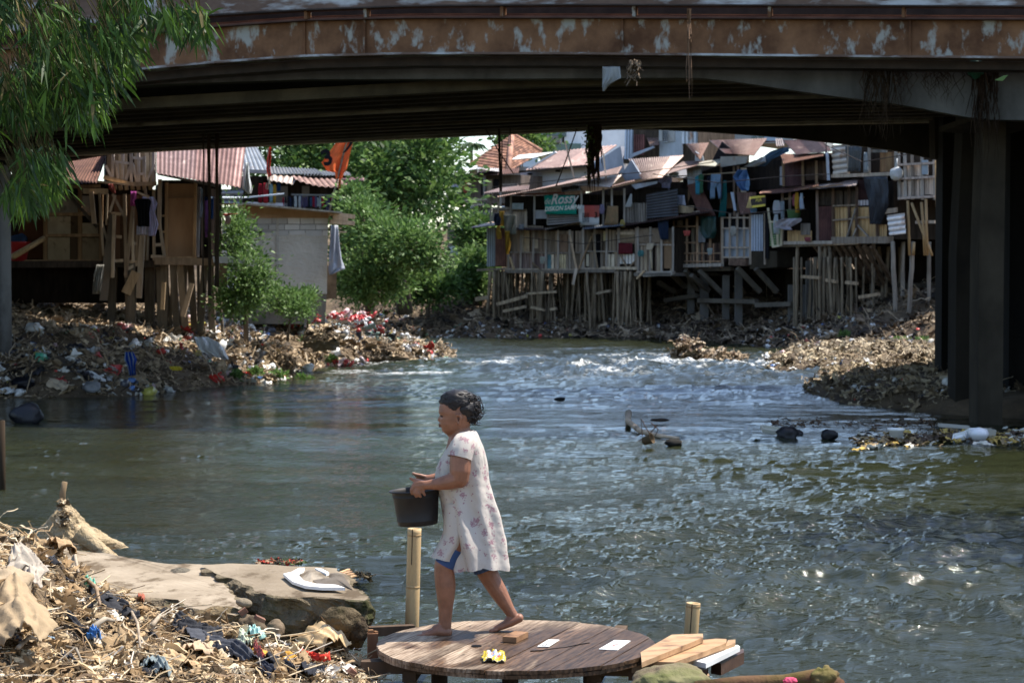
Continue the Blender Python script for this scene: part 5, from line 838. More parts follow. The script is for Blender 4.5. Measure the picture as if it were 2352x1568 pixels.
cloth('cloth', [(950, 990, 110), (952, 988, 155)], c3, FF, 1.5, (.2, .5, .4), 'mint green cloth hanging on the far glass balcony', 'cloth'); cloth('cloth', [(1050, 1078, 105), (1052, 1075, 133)], c3, FF, 1.5, (.6, .35, .08), 'orange cloth hanging on the far glass balcony', 'cloth')
h = thing('office_tower', P(1200, 330, 420), 'hazy blue glass tower on the horizon left of the green balcony', 'tower'); a = MB(); x0, x1 = P(1152, 300, 420), P(1236, 300, 420); a.box(((x0.x+x1.x)/2, 430, 25), (x1.x-x0.x, 20, 60)); bdy = a.build('facade', 'tower', h)
for k in range(8):
    a = MB(); z = 30+k*3.2; a.box(((x0.x+x1.x)/2, 419.8, z), (x1.x-x0.x-.4, .4, 1.6), c=(.7, .75, .8)); a.build('window_band', 'tower', h)
# roof posts and odd poles
# ---------------------------------------------------------------- trees and bushes
def lobe(u, v, Y, rx, rz, ry=None): return (P(u, v, Y), (rx*Y/F, (ry or rx)*Y/F, rz*Y/F))
GD = [(.06, .12, .03), (.085, .165, .042), (.04, .085, .025), (.15, .24, .07)]; GL = [(.09, .17, .045), (.12, .21, .06), (.06, .12, .03), (.17, .27, .10)]
tree('broadleaf_tree', 'tall broad leafed tree filling the gap behind the orange flag', [lobe(900, 380, 82, 130, 95), lobe(982, 370, 80, 50, 75), lobe(760, 400, 86, 120, 90), lobe(650, 350, 88, 80, 70), lobe(895, 300, 84, 95, 55), lobe(700, 310, 86, 90, 40), lobe(1000, 450, 79, 36, 60), lobe(860, 470, 84, 90, 60)], (P(930, 700, 83).x, 83, 1.5), 420, 50, .3, GD, trunk=.35, seed=1, csz=.5)
tree('riverside_tree', 'bright green tree leaning over the water beside the block house', [lobe(835, 500, 68, 50, 50), lobe(880, 545, 67, 55, 50), lobe(940, 560, 66, 50, 45), lobe(870, 605, 67, 80, 34), lobe(805, 460, 69, 25, 40), lobe(810, 590, 69, 40, 80), lobe(990, 590, 66, 24, 44), lobe(840, 645, 67, 50, 26), lobe(870, 668, 67, 70, 20), lobe(805, 675, 68, 40, 22)], (P(850, 690, 69).x, 69.5, 1.0), 330, 45, .18, GL, trunk=.22, seed=2, csz=.25)
tree('tall_bush', 'bushy green shrub climbing between the wooden hut and the block house', [lobe(540, 555, 55, 26, 60), lobe(572, 610, 54, 34, 42), lobe(595, 655, 54, 30, 35), lobe(552, 680, 54, 40, 35), lobe(533, 495, 56, 16, 40)], (P(565, 700, 55).x, 55, 1.2), 150, 50, .12, GL, cat='bush', trunk=.08, seed=3, csz=.2)
tree('low_bush', 'low bush growing on the rubbish slope below the block house', [lobe(655, 690, 56, 38, 26), lobe(690, 715, 55, 20, 20)], (P(660, 720, 56).x, 56, 1.2), 60, 45, .11, GL, cat='bush', trunk=.04, seed=4, csz=.16, twigs=4)
tree('low_bush', 'small bush at the foot of the block house corner', [lobe(705, 685, 58, 16, 16)], (P(705, 700, 58).x, 58, 1.3), 20, 40, .1, GL, cat='bush', trunk=.03, seed=5, csz=.12, twigs=3)
tree('dark_tree', 'dark round tree behind the narrow far shed', [lobe(1095, 550, 98, 22, 36), lobe(1085, 525, 98, 14, 24)], (P(1085, 650, 98).x, 98, 2), 60, 50, .28, GD, trunk=.2, seed=6, csz=.45, twigs=4)
tree('light_tree', 'light green tree left of the grey metal hut on stilts', [lobe(1095, 610, 93, 22, 35), lobe(1080, 640, 92, 20, 28), lobe(1070, 668, 92, 20, 18)], (P(1085, 700, 93).x, 93, 1.5), 80, 50, .25, GL, trunk=.15, seed=7, csz=.3, twigs=5)
tree('dark_shrub', 'dark shrub on the shaded bank below the leaning tree', [lobe(990, 660, 90, 40, 25), lobe(940, 650, 90, 30, 25)], (P(980, 700, 90).x, 90, 1.2), 60, 50, .25, GD, cat='bush', trunk=.1, seed=8, csz=.4, twigs=4)
tree('distant_tree', 'green treetop behind the tiled roof house', [lobe(1190, 312, 135, 25, 18), lobe(1215, 330, 135, 25, 14)], (P(1200, 420, 135).x, 135, 4), 40, 45, .4, GD, trunk=.2, seed=9, csz=.6, twigs=3)
pt_ = thing('palm_tree', (P(1083, 420, 140).x, 140, 4), 'small dark palm against the sky left of the tiled roof', 'palm'); pc = P(1083, 338, 140); a = MB(); a.tube([(pc.x, 140, 4), pc], [.15, .1], 6); a.build('trunk', 'bark', pt_)
a = MB()
for k in range(22):
    t = k*2.4; r_ = random.uniform(.8, 1.4); d = Vector((math.cos(t), math.sin(t), 0)); q = [pc+d*r_*s_+Vector((0, 0, .9*s_-1.3*s_*s_+random.uniform(0, .2))) for s_ in (0, .35, .7, 1)]; sd = Vector((0, 0, .0))+d.cross(Vector((0, 0, 1)))*.16
    a.add([q[0], q[1]-sd, q[2]-sd*.8, q[3], q[2]+sd*.8, q[1]+sd], [(0, 1, 2, 3, 4, 5)], (.05, .09, .04))
a.build('fronds', 'leaf', pt_)
for i, (u, v, Y, r_) in enumerate([(620, 690, 54, 10), (735, 690, 59, 12), (640, 760, 51, 14), (585, 745, 50, 12), (760, 720, 58, 10), (855, 770, 60, 9), (700, 660, 60, 10), (700, 748, 52, 14), (545, 790, 49, 9), (2080, 720, 66, 10), (2120, 690, 64, 12), (2060, 660, 67, 9), (1940, 690, 70, 9)]):
    p = P(u, v, Y); z = ground_z(p.x, Y); C_ = np.random.default_rng(i).normal(0, 1, (160, 3)).clip(-1.8, 1.8)*np.array([r_, r_, r_*.6])*Y/F*.6+np.array([p.x, Y, z+.12]); o = leaf_mesh('weed_clump', C_, np.random.default_rng(i+5).normal(0, .5, (160, 3))+np.array([0, 0, .8]), .12, GL, seed=i)
    tag(o, ['weed clump under the bush beside the block house', 'weed clump at the block house foundation corner', 'weed clump beside the matted lump on the left bank', 'weed clump under the tall climbing bush', 'weed clump right of the block house wall', 'weed clump at the tip of the left bank', 'weed clump between bush and block house wall', 'weed clump above the pale stone on the left bank', 'weed clump nearest the white plastic sheet', 'weed clump on the slope beside the pier', 'weed clump highest on the slope by the pier', 'weed clump under the bamboo slat hut', 'weed clump among the dense bamboo stilts'][i], 'weeds', 'weed clumps on the banks')
# ---------------------------------------------------------------- left bank huts
LP = Pl(0, 53.2, 520, 54.5); LB = Pl(560, 60, 755, 60.7); LC = Pl(560, 70, 850, 71)
h = thing('dark_hut', LP.pt(*c1(500, 1290), -2), 'shaded hut with mottled white panels under the left end of the bridge', 'hut')
body(h, rect(-200, 560, 930, 1290), c1, LP, 4, -1.6, 'wood_dark', (.5, .42, .35)); panel(h, 'brown_wall', rect(150, 680, 385, 1250), c1, LP, -1.5, .06, 'ply', (.35, .22, .15))
for x0, y0, x1, y1, t_ in ((412, 700, 800, 855, (.62, .62, .66)), (410, 882, 618, 1040, (.85, .8, .72)), (708, 940, 862, 1040, (.8, .74, .62)), (410, 1068, 612, 1268, (.8, .74, .62)), (695, 1070, 872, 1268, (.55, .48, .38)), (618, 870, 692, 1270, (.2, .15, .11))): panel(h, 'wall_panel', rect(x0, y0, x1, y1), c1, LP, -.4, .05, 'board_pale', t_)
for q in (((400, 1052), (870, 1050)), ((160, 1278), (885, 1275)), ((400, 868), (800, 866)), ((100, 640), (880, 620))): stick(h, 'rail', *q, c1, LP, -.3, w_=.09, m='wood', tint=(1.1, .9, .7))
for x in (398, 885, 700): stick(h, 'post', (x, 640), (x, 1290), c1, LP, -.32, w_=.1, m='wood', tint=(.9, .7, .5))
body(h, rect(40, 1310, 1450, 1650), c1, LP, 2.5, -1.8, 'wood_dark', (.3, .27, .25), name='undercroft_shade'); stick(h, 'floor_beam', (60, 1305), (1400, 1300), c1, LP, .1, w_=.2, m='wood_dark'); panel(h, 'floor', rect(60, 1292, 1420, 1310), c1, LP, .1, 6, 'wood_dark', (.8, .8, .8)); corr(h, 'roof', [(480, 300, -4), (970, 250, -4), (850, 590, .8), (-100, 640, .8)], c1, LP, 'rust_dark', .09, tint=(1.1, 1, 1)); stick(h, 'brace', (580, 670), (850, 980), c1, LP, -.2, w_=.1, m='wood_dark')  # dark body below the floor stands in for the deep shade there
h2 = thing('red_bucket', LP.pt(*c1(160, 1255), .2), 'large red plastic tub on the dark hut floor', 'tub'); p = LP.pt(*c1(160, 1285), -.4); a = MB(); a.lathe(p, [(.2, 0), (.3, .5), (.33, .52), (.33, .55), (.29, .55), (.19, .04), (0, .04)], 20, (.5, .04, .04)); a.build('tub', 'plastic', h2, smooth=True); a = MB(); a.blob((p.x, p.y, p.z+.55), (.26, .26, .2), 3, .4, 2, 3, (.05, .08, .15)); a.build('contents', 'cloth', h2, smooth=True)
a = MB(); a.tube([LP.px(*c1(390, 1075), -.2), LP.px(*c1(110, 1240), .3)], [.07, .085], 8); tag(a.build('bamboo_pole', 'bamboo', smooth=True), 'slanting bamboo pole sticking out beside the red tub', 'pole')
PT_ = thing('grey_post', (P(22, 780, 46).x, 46, 1), 'tall grey post at the far left edge in front of the huts', 'post'); a = MB(); p = P(10, 470, 46); a.tube([(p.x, 46, ground_z(p.x, 46)-.3), (p.x, 46, p.z+.9)], [.15, .14], 14, (.75, .78, .85)); a.build('shaft', 'concrete', PT_, smooth=True)
# middle hut
h = thing('stick_hut', LP.pt(*c1(1150, 1290), -1), 'rickety two storey hut of pale sticks and scrap boards where shirts hang', 'hut')
body(h, rect(930, 250, 1370, 600), c1, LP, 3.5, -.5, 'wood_dark', (.6, .55, .5)); body(h, rect(900, 640, 1440, 1290), c1, LP, 3.5, -.8, 'wood_dark', (.5, .45, .4))
planks(h, 'plank_wall', 935, 250, 1370, 595, c1, LP, -.3, 'board_pale', (34, 60), [(1, .9, .75), (.6, .5, .4), (.8, .7, .6), (1.2, 1.1, .95)], skip=.1, seed=2)
for q in (((990, 250), (985, 540)), ((1075, 250), (1070, 580)), ((1145, 250), (1150, 600)), ((1210, 250), (1215, 600)), ((1262, 360), (1262, 590)), ((1345, 250), (1340, 600)), ((990, 405), (1150, 425)), ((1150, 372), (1270, 380)), ((1210, 515), (1268, 512)), ((1020, 420), (1035, 560)), ((925, 440), (985, 560)), ((1155, 420), (1205, 590)), ((1355, 430), (1270, 600)), ((1100, 570), (1145, 430))): stick(h, 'stick', *q, c1, LP, .05, w_=.075, m='wood_grey', tint=(1.8, 1.75, 1.8))
stick(h, 'beam', (905, 540), (1150, 605), c1, LP, .3, w_=.12, m='wood', tint=(1.8, 1.6, 1.4)); stick(h, 'beam', (1150, 605), (1370, 600), c1, LP, .2, w_=.12, m='wood', tint=(1.5, 1.4, 1.3)); stick(h, 'beam', (840, 580), (1100, 605), c1, LP, .4, w_=.06, m='wood', tint=(1.8, 1.7, 1.5)); stick(h, 'beam', (725, 665), (945, 668), c1, LP, .2, w_=.16, m='wood', tint=(1.5, 1.4, 1.2))
for x in range(1000, 1360, 52): stick(h, 'joist', (x, 615), (x+8, 655), c1, LP, .1, w_=.1, m='wood', tint=(1.4, 1.3, 1.1))
planks(h, 'plank_wall', 930, 690, 1440, 1280, c1, LP, -.3, 'ply', (36, 70), [(.9, .85, .8), (.6, .5, .45), (1.3, 1.3, 1.2), (.4, .35, .3), (1.1, 1, .8)], skip=.28, seed=5)
for q, w_ in ((((800, 670), (825, 950)), .13), (((870, 680), (905, 1230)), .07), (((880, 900), (935, 1085)), .07), (((940, 690), (930, 960)), .06), (((985, 690), (1095, 900)), .09), (((1090, 690), (1105, 1420)), .1), (((1165, 800), (1100, 1400)), .1), (((1160, 900), (1165, 1280)), .08), (((1205, 1040), (1195, 1290)), .1), (((1250, 1000), (1215, 1600)), .17), (((1295, 1030), (1290, 1270)), .06), (((1400, 560), (1390, 1000)), .12), (((1390, 900), (1440, 1250)), .09), (((1345, 650), (1350, 1280)), .09), (((1000, 870), (985, 1420)), .1), (((1010, 700), (960, 850)), .08), (((1270, 640), (1280, 760)), .09)): stick(h, 'pole', *q, c1, LP, .1+random.uniform(0, .3), w_=w_*.85, m='wood', tint=rc(.9, 1.9, .06))
for q in (((980, 1060), (1065, 1065)), ((985, 1275), (1080, 1270)), ((1110, 1280), (1245, 1285)), ((1360, 1135), (1430, 1130)), ((1110, 1130), (1200, 1120)), ((975, 860), (1060, 865)), ((1320, 1235), (1440, 1240)), ((1105, 1350), (1230, 1290))): stick(h, 'rail', *q, c1, LP, .25, w_=.09, m='wood', tint=rc(1.3, 2, .06))
a = MB(); a.prism([LP.pt(*c1(*q), .3) for q in ((960, 870), (1005, 865), (990, 1100), (940, 1620), (870, 1620), (905, 1240))], -LP.n*.3, (.5, .45, .4)); a.build('leaning_slab', 'concrete', h); stick(h, 'slab_board', (1190, 1370), (1100, 1560), c1, LP, .3, w_=.28, m='wood', tint=(1.2, 1.1, .9))
for x, w_ in ((1000, .2), (1110, .1), (1150, .22), (1330, .26), (1400, .12), (1450, .2), (1530, .08), (1610, .1), (1640, .1)):
    P0 = LP.pt(*c1(x, 1290), random.uniform(-1.2, .2)); a = MB(); a.beam(P0, (P0.x+random.uniform(-.15, .15), P0.y, ground_z(P0.x, P0.y)-.3), w_, w_*.8, rc(.45, 1.1, .05)); a.build('stilt', 'wood', h)
stick(h, 'prop', (1680, 1470), (1600, 1760), c1, LP, 1.5, w_=.12, m='wood', tint=(1.6, 1.5, 1.4)); stick(h, 'prop', (1435, 1460), (1420, 1700), c1, LP, 1, w_=.1, m='wood', tint=(1.3, 1.2, 1))
# brown board hut
h = thing('brown_panel_hut', LP.pt(*c1(1600, 1290), -1), 'hut with a big brown plywood door under a rusty corrugated roof', 'hut')
body(h, rect(1420, 560, 1950, 1270), c1, LP, 4, -.5, 'wood_dark', (.5, .5, .5)); dr = panel(h, 'door', rect(1468, 600, 1705, 1235), c1, LP, .0, .05, 'ply', (1, .95, .9)); stick(dr, 'rail', (1465, 720), (1710, 715), c1, LP, .05, w_=.05, m='ply', tint=(.6, .6, .6))
for q in (((1460, 590), (1452, 1245)), ((1712, 590), (1700, 1245)), ((1445, 1248), (1720, 1245))): stick(h, 'door_frame', *q, c1, LP, .08, w_=.08, m='wood', tint=(1.4, 1.1, .8))
for y in (880, 1020, 1130): stick(h, 'rung', (1415, y), (1455, y), c1, LP, .05, w_=.06, m='wood', tint=(1.5, 1.3, 1))
corr(h, 'metal_edge', [(1718, 630, .0), (1765, 630, .0), (1745, 1240, .0), (1715, 1240, .0)], c1, LP, 'zinc_pale', .1, tint=(.75, .8, .9)); planks(h, 'side_boards', 1765, 640, 1950, 1230, c1, LP, -.2, 'wood_dark', (20, 36), [(2.2, 2, 2.2), (1.2, 1, 1), (3, 2.9, 3)], seed=7, skip=.15); panel(h, 'roof_beam', [(1370, 510), (1370, 530), (1900, 640), (1910, 620)], c1, LP, .5, .1, 'concrete', (.45, .45, .48))
corr(h, 'roof', [(1368, 200, -3.2), (2160, 200, -3.2), (2105, 632, .7), (1368, 508, .7)], c1, LP, 'rust_roof', .125, .022, (1.1, 1.0, 1.05), seed=6); stick(h, 'floor_beam', (1350, 1275), (1920, 1285), c1, LP, .2, w_=.22, m='wood', tint=(.9, .8, .7)); panel(h, 'end_post', [(1925, 1300), (1915, 1540), (1990, 1700), (1985, 1300)], c1, LP, .1, .25, 'wood', (.9, .8, .7)); panel(h, 'floor', rect(1350, 1262, 1960, 1276), c1, LP, .3, 5, 'wood_grey')
a = MB(); a.prism([LP.pt(*c1(*q), .5) for q in ((1850, 1238), (1860, 1290), (2110, 1302), (2140, 1232))], -LP.n*.25, (.62, .62, .66)); tag(a.build('white_gutter', 'white_paint'), 'white box gutter jutting right from the brown panel hut', 'gutter')
for i in range(9):
    P0 = LP.pt(*c1(1460+i*58, 1290), random.uniform(-1.5, 0)); a = MB(); a.beam(P0, (P0.x+random.uniform(-.2, .2), P0.y, ground_z(P0.x, P0.y)-.3), random.choice((.07, .1, .18)), .1, rc(.4, .9, .05)); a.build('stilt', 'wood', h)
LG = 'clothes on the left bank huts'
cloth('sleeveless_garment', [(1185, 1295, 738), (1168, 1315, 760), (1192, 1300, 850), (1200, 1300, 980)], c1, LP, .7, (.008, .008, .01), 'sleeveless black top hanging on the pale stick hut', 'top', LG, fold=.02); cloth('lilac_shirt', [(1240, 1340, 722), (1230, 1370, 780), (1290, 1345, 850), (1290, 1378, 960), (1290, 1350, 1060)], c1, LP, .6, (.55, .48, .72), 'pale lilac shirt hanging behind the black top', 'shirt', LG)
cloth('pale_cloth', [(1190, 1290, 970), (1188, 1290, 1050)], c1, LP, .55, (.5, .45, .55), 'pale cloth end below the black top', 'cloth', LG); cloth('pink_cloth', [(1140, 1190, 675), (1135, 1185, 800)], c1, LP, .6, (.5, .1, .35), 'pink and magenta cloth left of the black top', 'cloth', LG); cloth('pink_rag', [(945, 985, 610), (950, 1000, 650), (985, 1010, 695)], c1, LP, .6, (.5, .15, .13), 'pink red rag at the end of the beam over the dark hut', 'rag', LG)
a = MB(); a.beam(LP.px(*c1(1195, 670), .7), LP.px(*c1(1305, 720), .7), .08, .05, (1.8, 1.7, 1.6)); tag(a.build('hanger_board', 'wood'), 'short pale board from which the black top hangs', 'board')
cloth('blue_cloth', [(1785, 1865, 715), (1790, 1860, 910)], c1, LP, .2, (.02, .06, .2), 'dark blue cloth hanging right of the plywood door', 'cloth', LG); cloth('lilac_cloth', [(1745, 1775, 650), (1755, 1775, 740), (1735, 1760, 900)], c1, LP, .4, (.4, .45, .6), 'pale blue cloth hanging along the plywood door edge', 'cloth', LG); cloth('pattern_cloth', [(1780, 1815, 750), (1785, 1808, 1070)], c1, LP, .4, (.25, .1, .3), 'narrow purple cloth hanging behind the black ropes', 'cloth', LG)
cloth('white_plastic', [(2120, 2150, 430), (2105, 2165, 560), (2100, 2190, 650), (2150, 2175, 700)], c1, LP, .8, (.75, .77, .75), 'white plastic sheet hanging from the rusty roof corner', 'sheet', m='tarp', fold=.08, nf=2); cloth('red_rag', [(1930, 2065, 870), (1925, 1960, 890)], c1, LP, 1, (.5, .1, .06), 'thin red rag on a stick beside the bush', 'rag'); cloth('pink_white_rag', [(1940, 1985, 885), (1950, 2000, 920), (1945, 1990, 960)], c1, LP, .9, (.6, .4, .35), 'pink and white rag hanging over the bush', 'rag')
a = MB(); a.tube([LP.px(*c1(1930, 780), .3), LP.px(*c1(2050, 775), 1)], .025, 6); tag(a.build('stick', 'bamboo'), 'thin bamboo stick poking out above the bush', 'stick')
# torn plastic and straw caught on the slope in front of the hut
cloth('torn_plastic', [(840, 905, 1310), (815, 900, 1400), (805, 870, 1560)], c1, LP, 1.0, (.35, .34, .3), 'grey torn plastic caught on the concrete leaning slab', 'plastic sheet', m='tarp', fold=.1)
# grey roof and long house
h = thing('long_house', LC.pt(*c2(700, 620), -2), 'long low house with patched rusty roofs and a dark gallery full of clothes', 'house')
body(h, rect(285, 400, 1000, 660), c2, LC, 5, -1.5, 'wood_dark', (.4, .42, .45)); corr(h, 'roof', [(160, 170, -4), (345, 195, -4), (450, 375, 0), (160, 390, 0)], c2, LC, 'zinc', .16, .03, (1.0, 1.0, 1.0), patch=False); panel(h, 'gutter', [(260, 368), (260, 392), (440, 398), (440, 375)], c2, LC, .1, .2, 'concrete', (.8, .8, .9)); corr(h, 'roof', [(440, 350, -3), (760, 365, -3), (800, 400, -1), (450, 400, -1)], c2, LC, 'zinc', tint=(.6, .55, .5)); corr(h, 'roof', [(640, 375, -3), (980, 385, -3), (1000, 410, -.8), (680, 410, -.8)], c2, LC, 'zinc', tint=(.7, .65, .6))
corr(h, 'roof', [(420, 395, -1.5), (640, 405, -1.5), (600, 470, .6), (430, 440, .6)], c2, LC, 'zinc_pale', .2, tint=(1, .9, .8), seed=2); corr(h, 'roof', [(590, 405, -1.5), (900, 410, -1.5), (1000, 475, .7), (620, 440, .7)], c2, LC, 'rust_roof', .2, .03, seed=3, tint=(1.3, 1.2, 1.15), sag=.15); corr(h, 'roof', [(880, 420, -1.5), (1105, 430, -1.5), (1090, 445, .2), (980, 445, .2)], c2, LC, 'rust_roof', .2, tint=(.8, .6, .7))
for x0, x1, t_ in ((500, 595, .5), (695, 745, .5)): panel(h, 'wall_panel', rect(x0, 470, x1, 600), c2, LC, -1.4, .1, 'white_wall', (t_*.5, t_*.5, t_*.5))
corr(h, 'sheet_wall', [(110, 505, .0), (265, 500, .0), (250, 610, .0), (110, 605, .0)], c2, LC, 'zinc', .2, tint=(.6, .65, .7), flip=True); stick(h, 'rail', (590, 540), (870, 545), c2, LC, -.3, w_=.06, m='zinc'); stick(h, 'ledge', (280, 600), (570, 610), c2, LC, .3, w_=.12, m='white_wall', tint=(.9, .9, .95))
for i, (x0, x1, y0, y1, t_) in enumerate([(355, 385, 470, 600, (.3, .02, .03)), (388, 425, 465, 600, (.5, .04, .05)), (405, 428, 465, 510, (.6, .55, .4)), (430, 455, 470, 600, (.35, .5, .55)), (455, 478, 475, 600, (.6, .35, .05)), (480, 508, 460, 520, (.02, .05, .12))]):
    cloth('hanging_shirt', [(x0+4, x1-4, y0), (x0, x1, y0+30), (x0+3, x1-3, y1)], c2, LC, .4, t_, ['dark red garment at the left end of the gallery', 'bright red shirt hanging at the gallery end', 'cream garment hanging over the bright red shirt', 'pale blue garment hanging in the gallery', 'yellow orange garment hanging in the gallery', 'dark blue garment right of the yellow one'][i], 'garment', 'clothes in the long house gallery', fold=.03)
rg = random.Random(4)
CL_ = ['leftmost', 'second', 'third', 'fourth', 'fifth', 'sixth', 'seventh', 'eighth', 'ninth', 'tenth', 'eleventh', 'twelfth', 'thirteenth']
for i in range(26):
    x0 = 520+i*15.5; w_ = rg.uniform(12, 22); t_ = rg.choice([(.02, .02, .03), (.3, .02, .04), (.03, .05, .12), (.5, .5, .5), (.1, .08, .15), (.05, .05, .05), (.25, .03, .1), (.05, .12, .2)])
    cloth('small_garment', [(x0+2, x0+w_-3, rg.uniform(550, 565)), (x0, x0+w_, 590), (x0+1, x0+w_-1, rg.uniform(620, 650))], c2, LC, .35+.03*(i % 3), t_, f"{CL_[i] if i < 13 else CL_[25-i].replace('leftmost', 'rightmost')} garment from the {'left' if i < 13 else 'right'} end of the crowded clothes line".replace('rightmost garment from the right end', 'last garment at the right end').replace('leftmost garment from the left end', 'first garment at the left end'), 'garment', 'clothes line under the long rusty roof', fold=.03, nu=6)
a = MB(); a.tube([LP.px(*c2(30, 560), 1), LC.px(*c2(280, 560), 1), LC.px(*c2(540, 535), 1)], .03, 6, (1.8, 1.8, 1.8)); tag(a.build('white_pipe', 'zinc'), 'thin pale pipe running across to the clothes gallery', 'pipe')
# block house
h = thing('block_house', LB.pt(*c2(600, 1190), -2), 'grey rendered block house with bare white blocks under its tan eave', 'house')
panel(h, 'wall', [(262, 800), (262, 1200), (830, 1215), (838, 800)], c2, LB, 0, 5, 'plaster', (.98, .97, .93)); r = random.Random(3)
panel(h, 'mortar_bed', [(262, 690), (262, 830), (838, 830), (840, 695)], c2, LB, -.01, 5, 'mortar')
y = 697
for row, hh in enumerate((46, 40, 44)):
    x = 262-row % 2*50
    while x < 838:
        w_ = r.uniform(86, 120); x0, x1 = max(x, 262)+3, min(x+w_, 838)-3
        if x1-x0 > 14:
            k = r.uniform(.85, 1.1)*(.75 if x0 < 500 else 1); bt = y+hh-4-(r.uniform(0, 10) if row == 2 else 0)
            if row == 2 and x0 < 400: panel(h, 'block', [(x0, y+2), (x0, bt), (min(x1, 320), bt), (min(x1, 320), y+2)], c2, LB, .015, .1, 'block_white', (k, k, k)) if x0 < 300 else None
            else: panel(h, 'block', [(x0, y+2), (x0, bt), (x1, bt), (x1, y+2)], c2, LB, .015, .1, 'block_white', (k, k, k*.98))
        x += w_
    y += hh
for x in (325, 372): panel(h, 'window', rect(x, 785, x+17, 822), c2, LB, .03, .1, 'black')
panel(h, 'column', [(485, 690), (485, 1200), (503, 1200), (503, 690)], c2, LB, .03, .1, 'plaster', (.8, .8, .78)); panel(h, 'fascia', [(250, 612), (275, 700), (840, 700), (850, 668)], c2, LB, .06, .08, 'ply', (1.15, 1.25, 1.3)); panel(h, 'roof', [(245, 600), (245, 612), (905, 672), (905, 662)], c2, LB, .7, 6, 'wood_grey', (1, 1, .9)); panel(h, 'foundation', [(262, 1195), (262, 1420), (820, 1420), (832, 1205)], c2, LB, -.05, 4, 'moss_base')
panel(h, 'side_pillar', [(845, 1000), (838, 1215), (860, 1250), (932, 1250), (935, 1060)], c2, LB, -.9, .6, 'rock', (.6, .5, .42))
for x0, y0, x1, y1 in ((840, 668, 1020, 692), (870, 700, 970, 715), (850, 725, 1018, 735), (840, 768, 930, 770), (850, 792, 965, 795)): stick(h, 'eave_board', (x0, y0), (x1, y1), c2, LB, .2, w_=.14 if y0 < 760 else .05, m='wood', tint=(1.9, 1.7, 1.5))
cloth('grey_tarp', [(845, 895, 750), (838, 905, 900), (832, 920, 980), (834, 935, 1010), (832, 943, 1045), (835, 850, 1085)], c2, LB, .3, (.45, .47, .52), 'pale grey tarpaulin hanging at the right edge of the block house', 'tarp', m='tarp', fold=.06, nf=2)
# flags
def flag(name, label, pole, rows, tint, c, pl, off, text=None):
    f = thing(name, pl.pt(*c(*pole[0]), off), label, 'flag'); a = MB(); a.tube([pl.px(*c(*q), off) for q in pole], .035, 6); a.build('pole', 'bamboo_old', f); cloth('cloth', rows, c, pl, off+.05, tint, None, parent=f, fold=.12, nf=1.5, nu=16); return f
f = flag('orange_flag', 'large orange flag with black marks flying before the tree', [(848, 655), (888, 490), (985, 90)], [(925, 1010, 95), (885, 985, 180), (820, 965, 270), (775, 950, 330), (812, 935, 385), (862, 925, 400), (868, 912, 440)], (.85, .16, .05), c2, LC, .8)
rl = Vector((-1, 0, 0)); zz = LC.px(*c2(880, 300), 1.05)
text_mesh(f, 'emblem', '3', LC.px(*c2(815, 345), 1.12), (1, 0, .35), (-.3, 0, 1), .75, 'black', bold=.04); text_mesh(f, 'emblem', ')', LC.px(*c2(950, 220), 1.12), (1, 0, .2), (.35, 0, 1), .8, 'black', bold=.03)
cloth('flag_tail', [(890, 905, 440), (885, 905, 500), (898, 908, 555)], c2, LC, .8, (.6, .12, .03), 'narrow orange flag tail hanging beside its pole', 'cloth', fold=.05)
flag('red_flag', 'narrow furled red flag over the grey roof', [(440, 470), (430, 225)], [(426, 436, 225), (412, 436, 300), (405, 432, 370), (418, 438, 425)], (.6, .05, .03), c2, LC, .6)
# ropes and roots hanging from the bridge
def hang(name, label, pts, r_, m='bark', tint=(.4, .35, .3), cat='rope', group=None):
    a = MB(); a.tube(pts, r_, 6, tint); return tag(a.build(name, m, smooth=True), label, cat, group)
for x, y1, w_, lb in ((1780, 1560, .022, 'left'), (1832, 1580, .04, 'middle'), (1900, 1500, .05, 'right, thickest')):
    hang('hanging_rope', f'{lb} of the three dark ropes hanging before the plywood door hut', [P(*c1(x+random.uniform(-6, 6), y), 47) for y in np.linspace(130, y1, 9)], [w_*random.uniform(.7, 1.2) for _ in range(9)], group='dark ropes hanging from the left of the bridge')
def roots(name, label, u0, u1, v0, v1, Y, n, r_=.012, spread=20, cat='roots', tint=(.5, .4, .33), seed=0):
    R = random.Random(seed); a = MB()
    for i in range(n):
        u = R.uniform(u0, u1); ve = R.uniform(v0+(v1-v0)*.35, v1); k = 7; x = u; pts = []
        for j in range(k):
            pts.append(P(x, v0+(ve-v0)*j/(k-1), Y+R.uniform(-.15, .15))); x += R.uniform(-spread, spread)/k
        q = R.uniform(.6, 1.3); a.tube(pts, [r_*(1.1-j/k)*R.uniform(.7, 1.5) for j in range(k)], 4, tuple(q*t for t in tint), cap=False)
    return tag(a.build(name, 'bark'), label, cat, kind=None)
rt_ = roots('root_tangle', 'thick brown tangle of aerial roots hanging below the bridge centre', 1352, 1378, 285, 430, 46.5, 70, .022, 24, seed=1); roots('root_strands', 'thin root strands trailing from the centre tangle', 1345, 1376, 380, 470, 46.5, 10, .012, 16, seed=2)
a = np.random.default_rng(1).normal(0, 1, (110, 3))*np.array([.05, .1, .38])+np.array(P(1352, 318, 46.4)); tag(leaf_mesh('vine_leaves', a, np.random.default_rng(2).normal(0, 1, (110, 3)), .11, GL, seed=3), 'bright green vine leaves beside the hanging root tangle', 'vine')
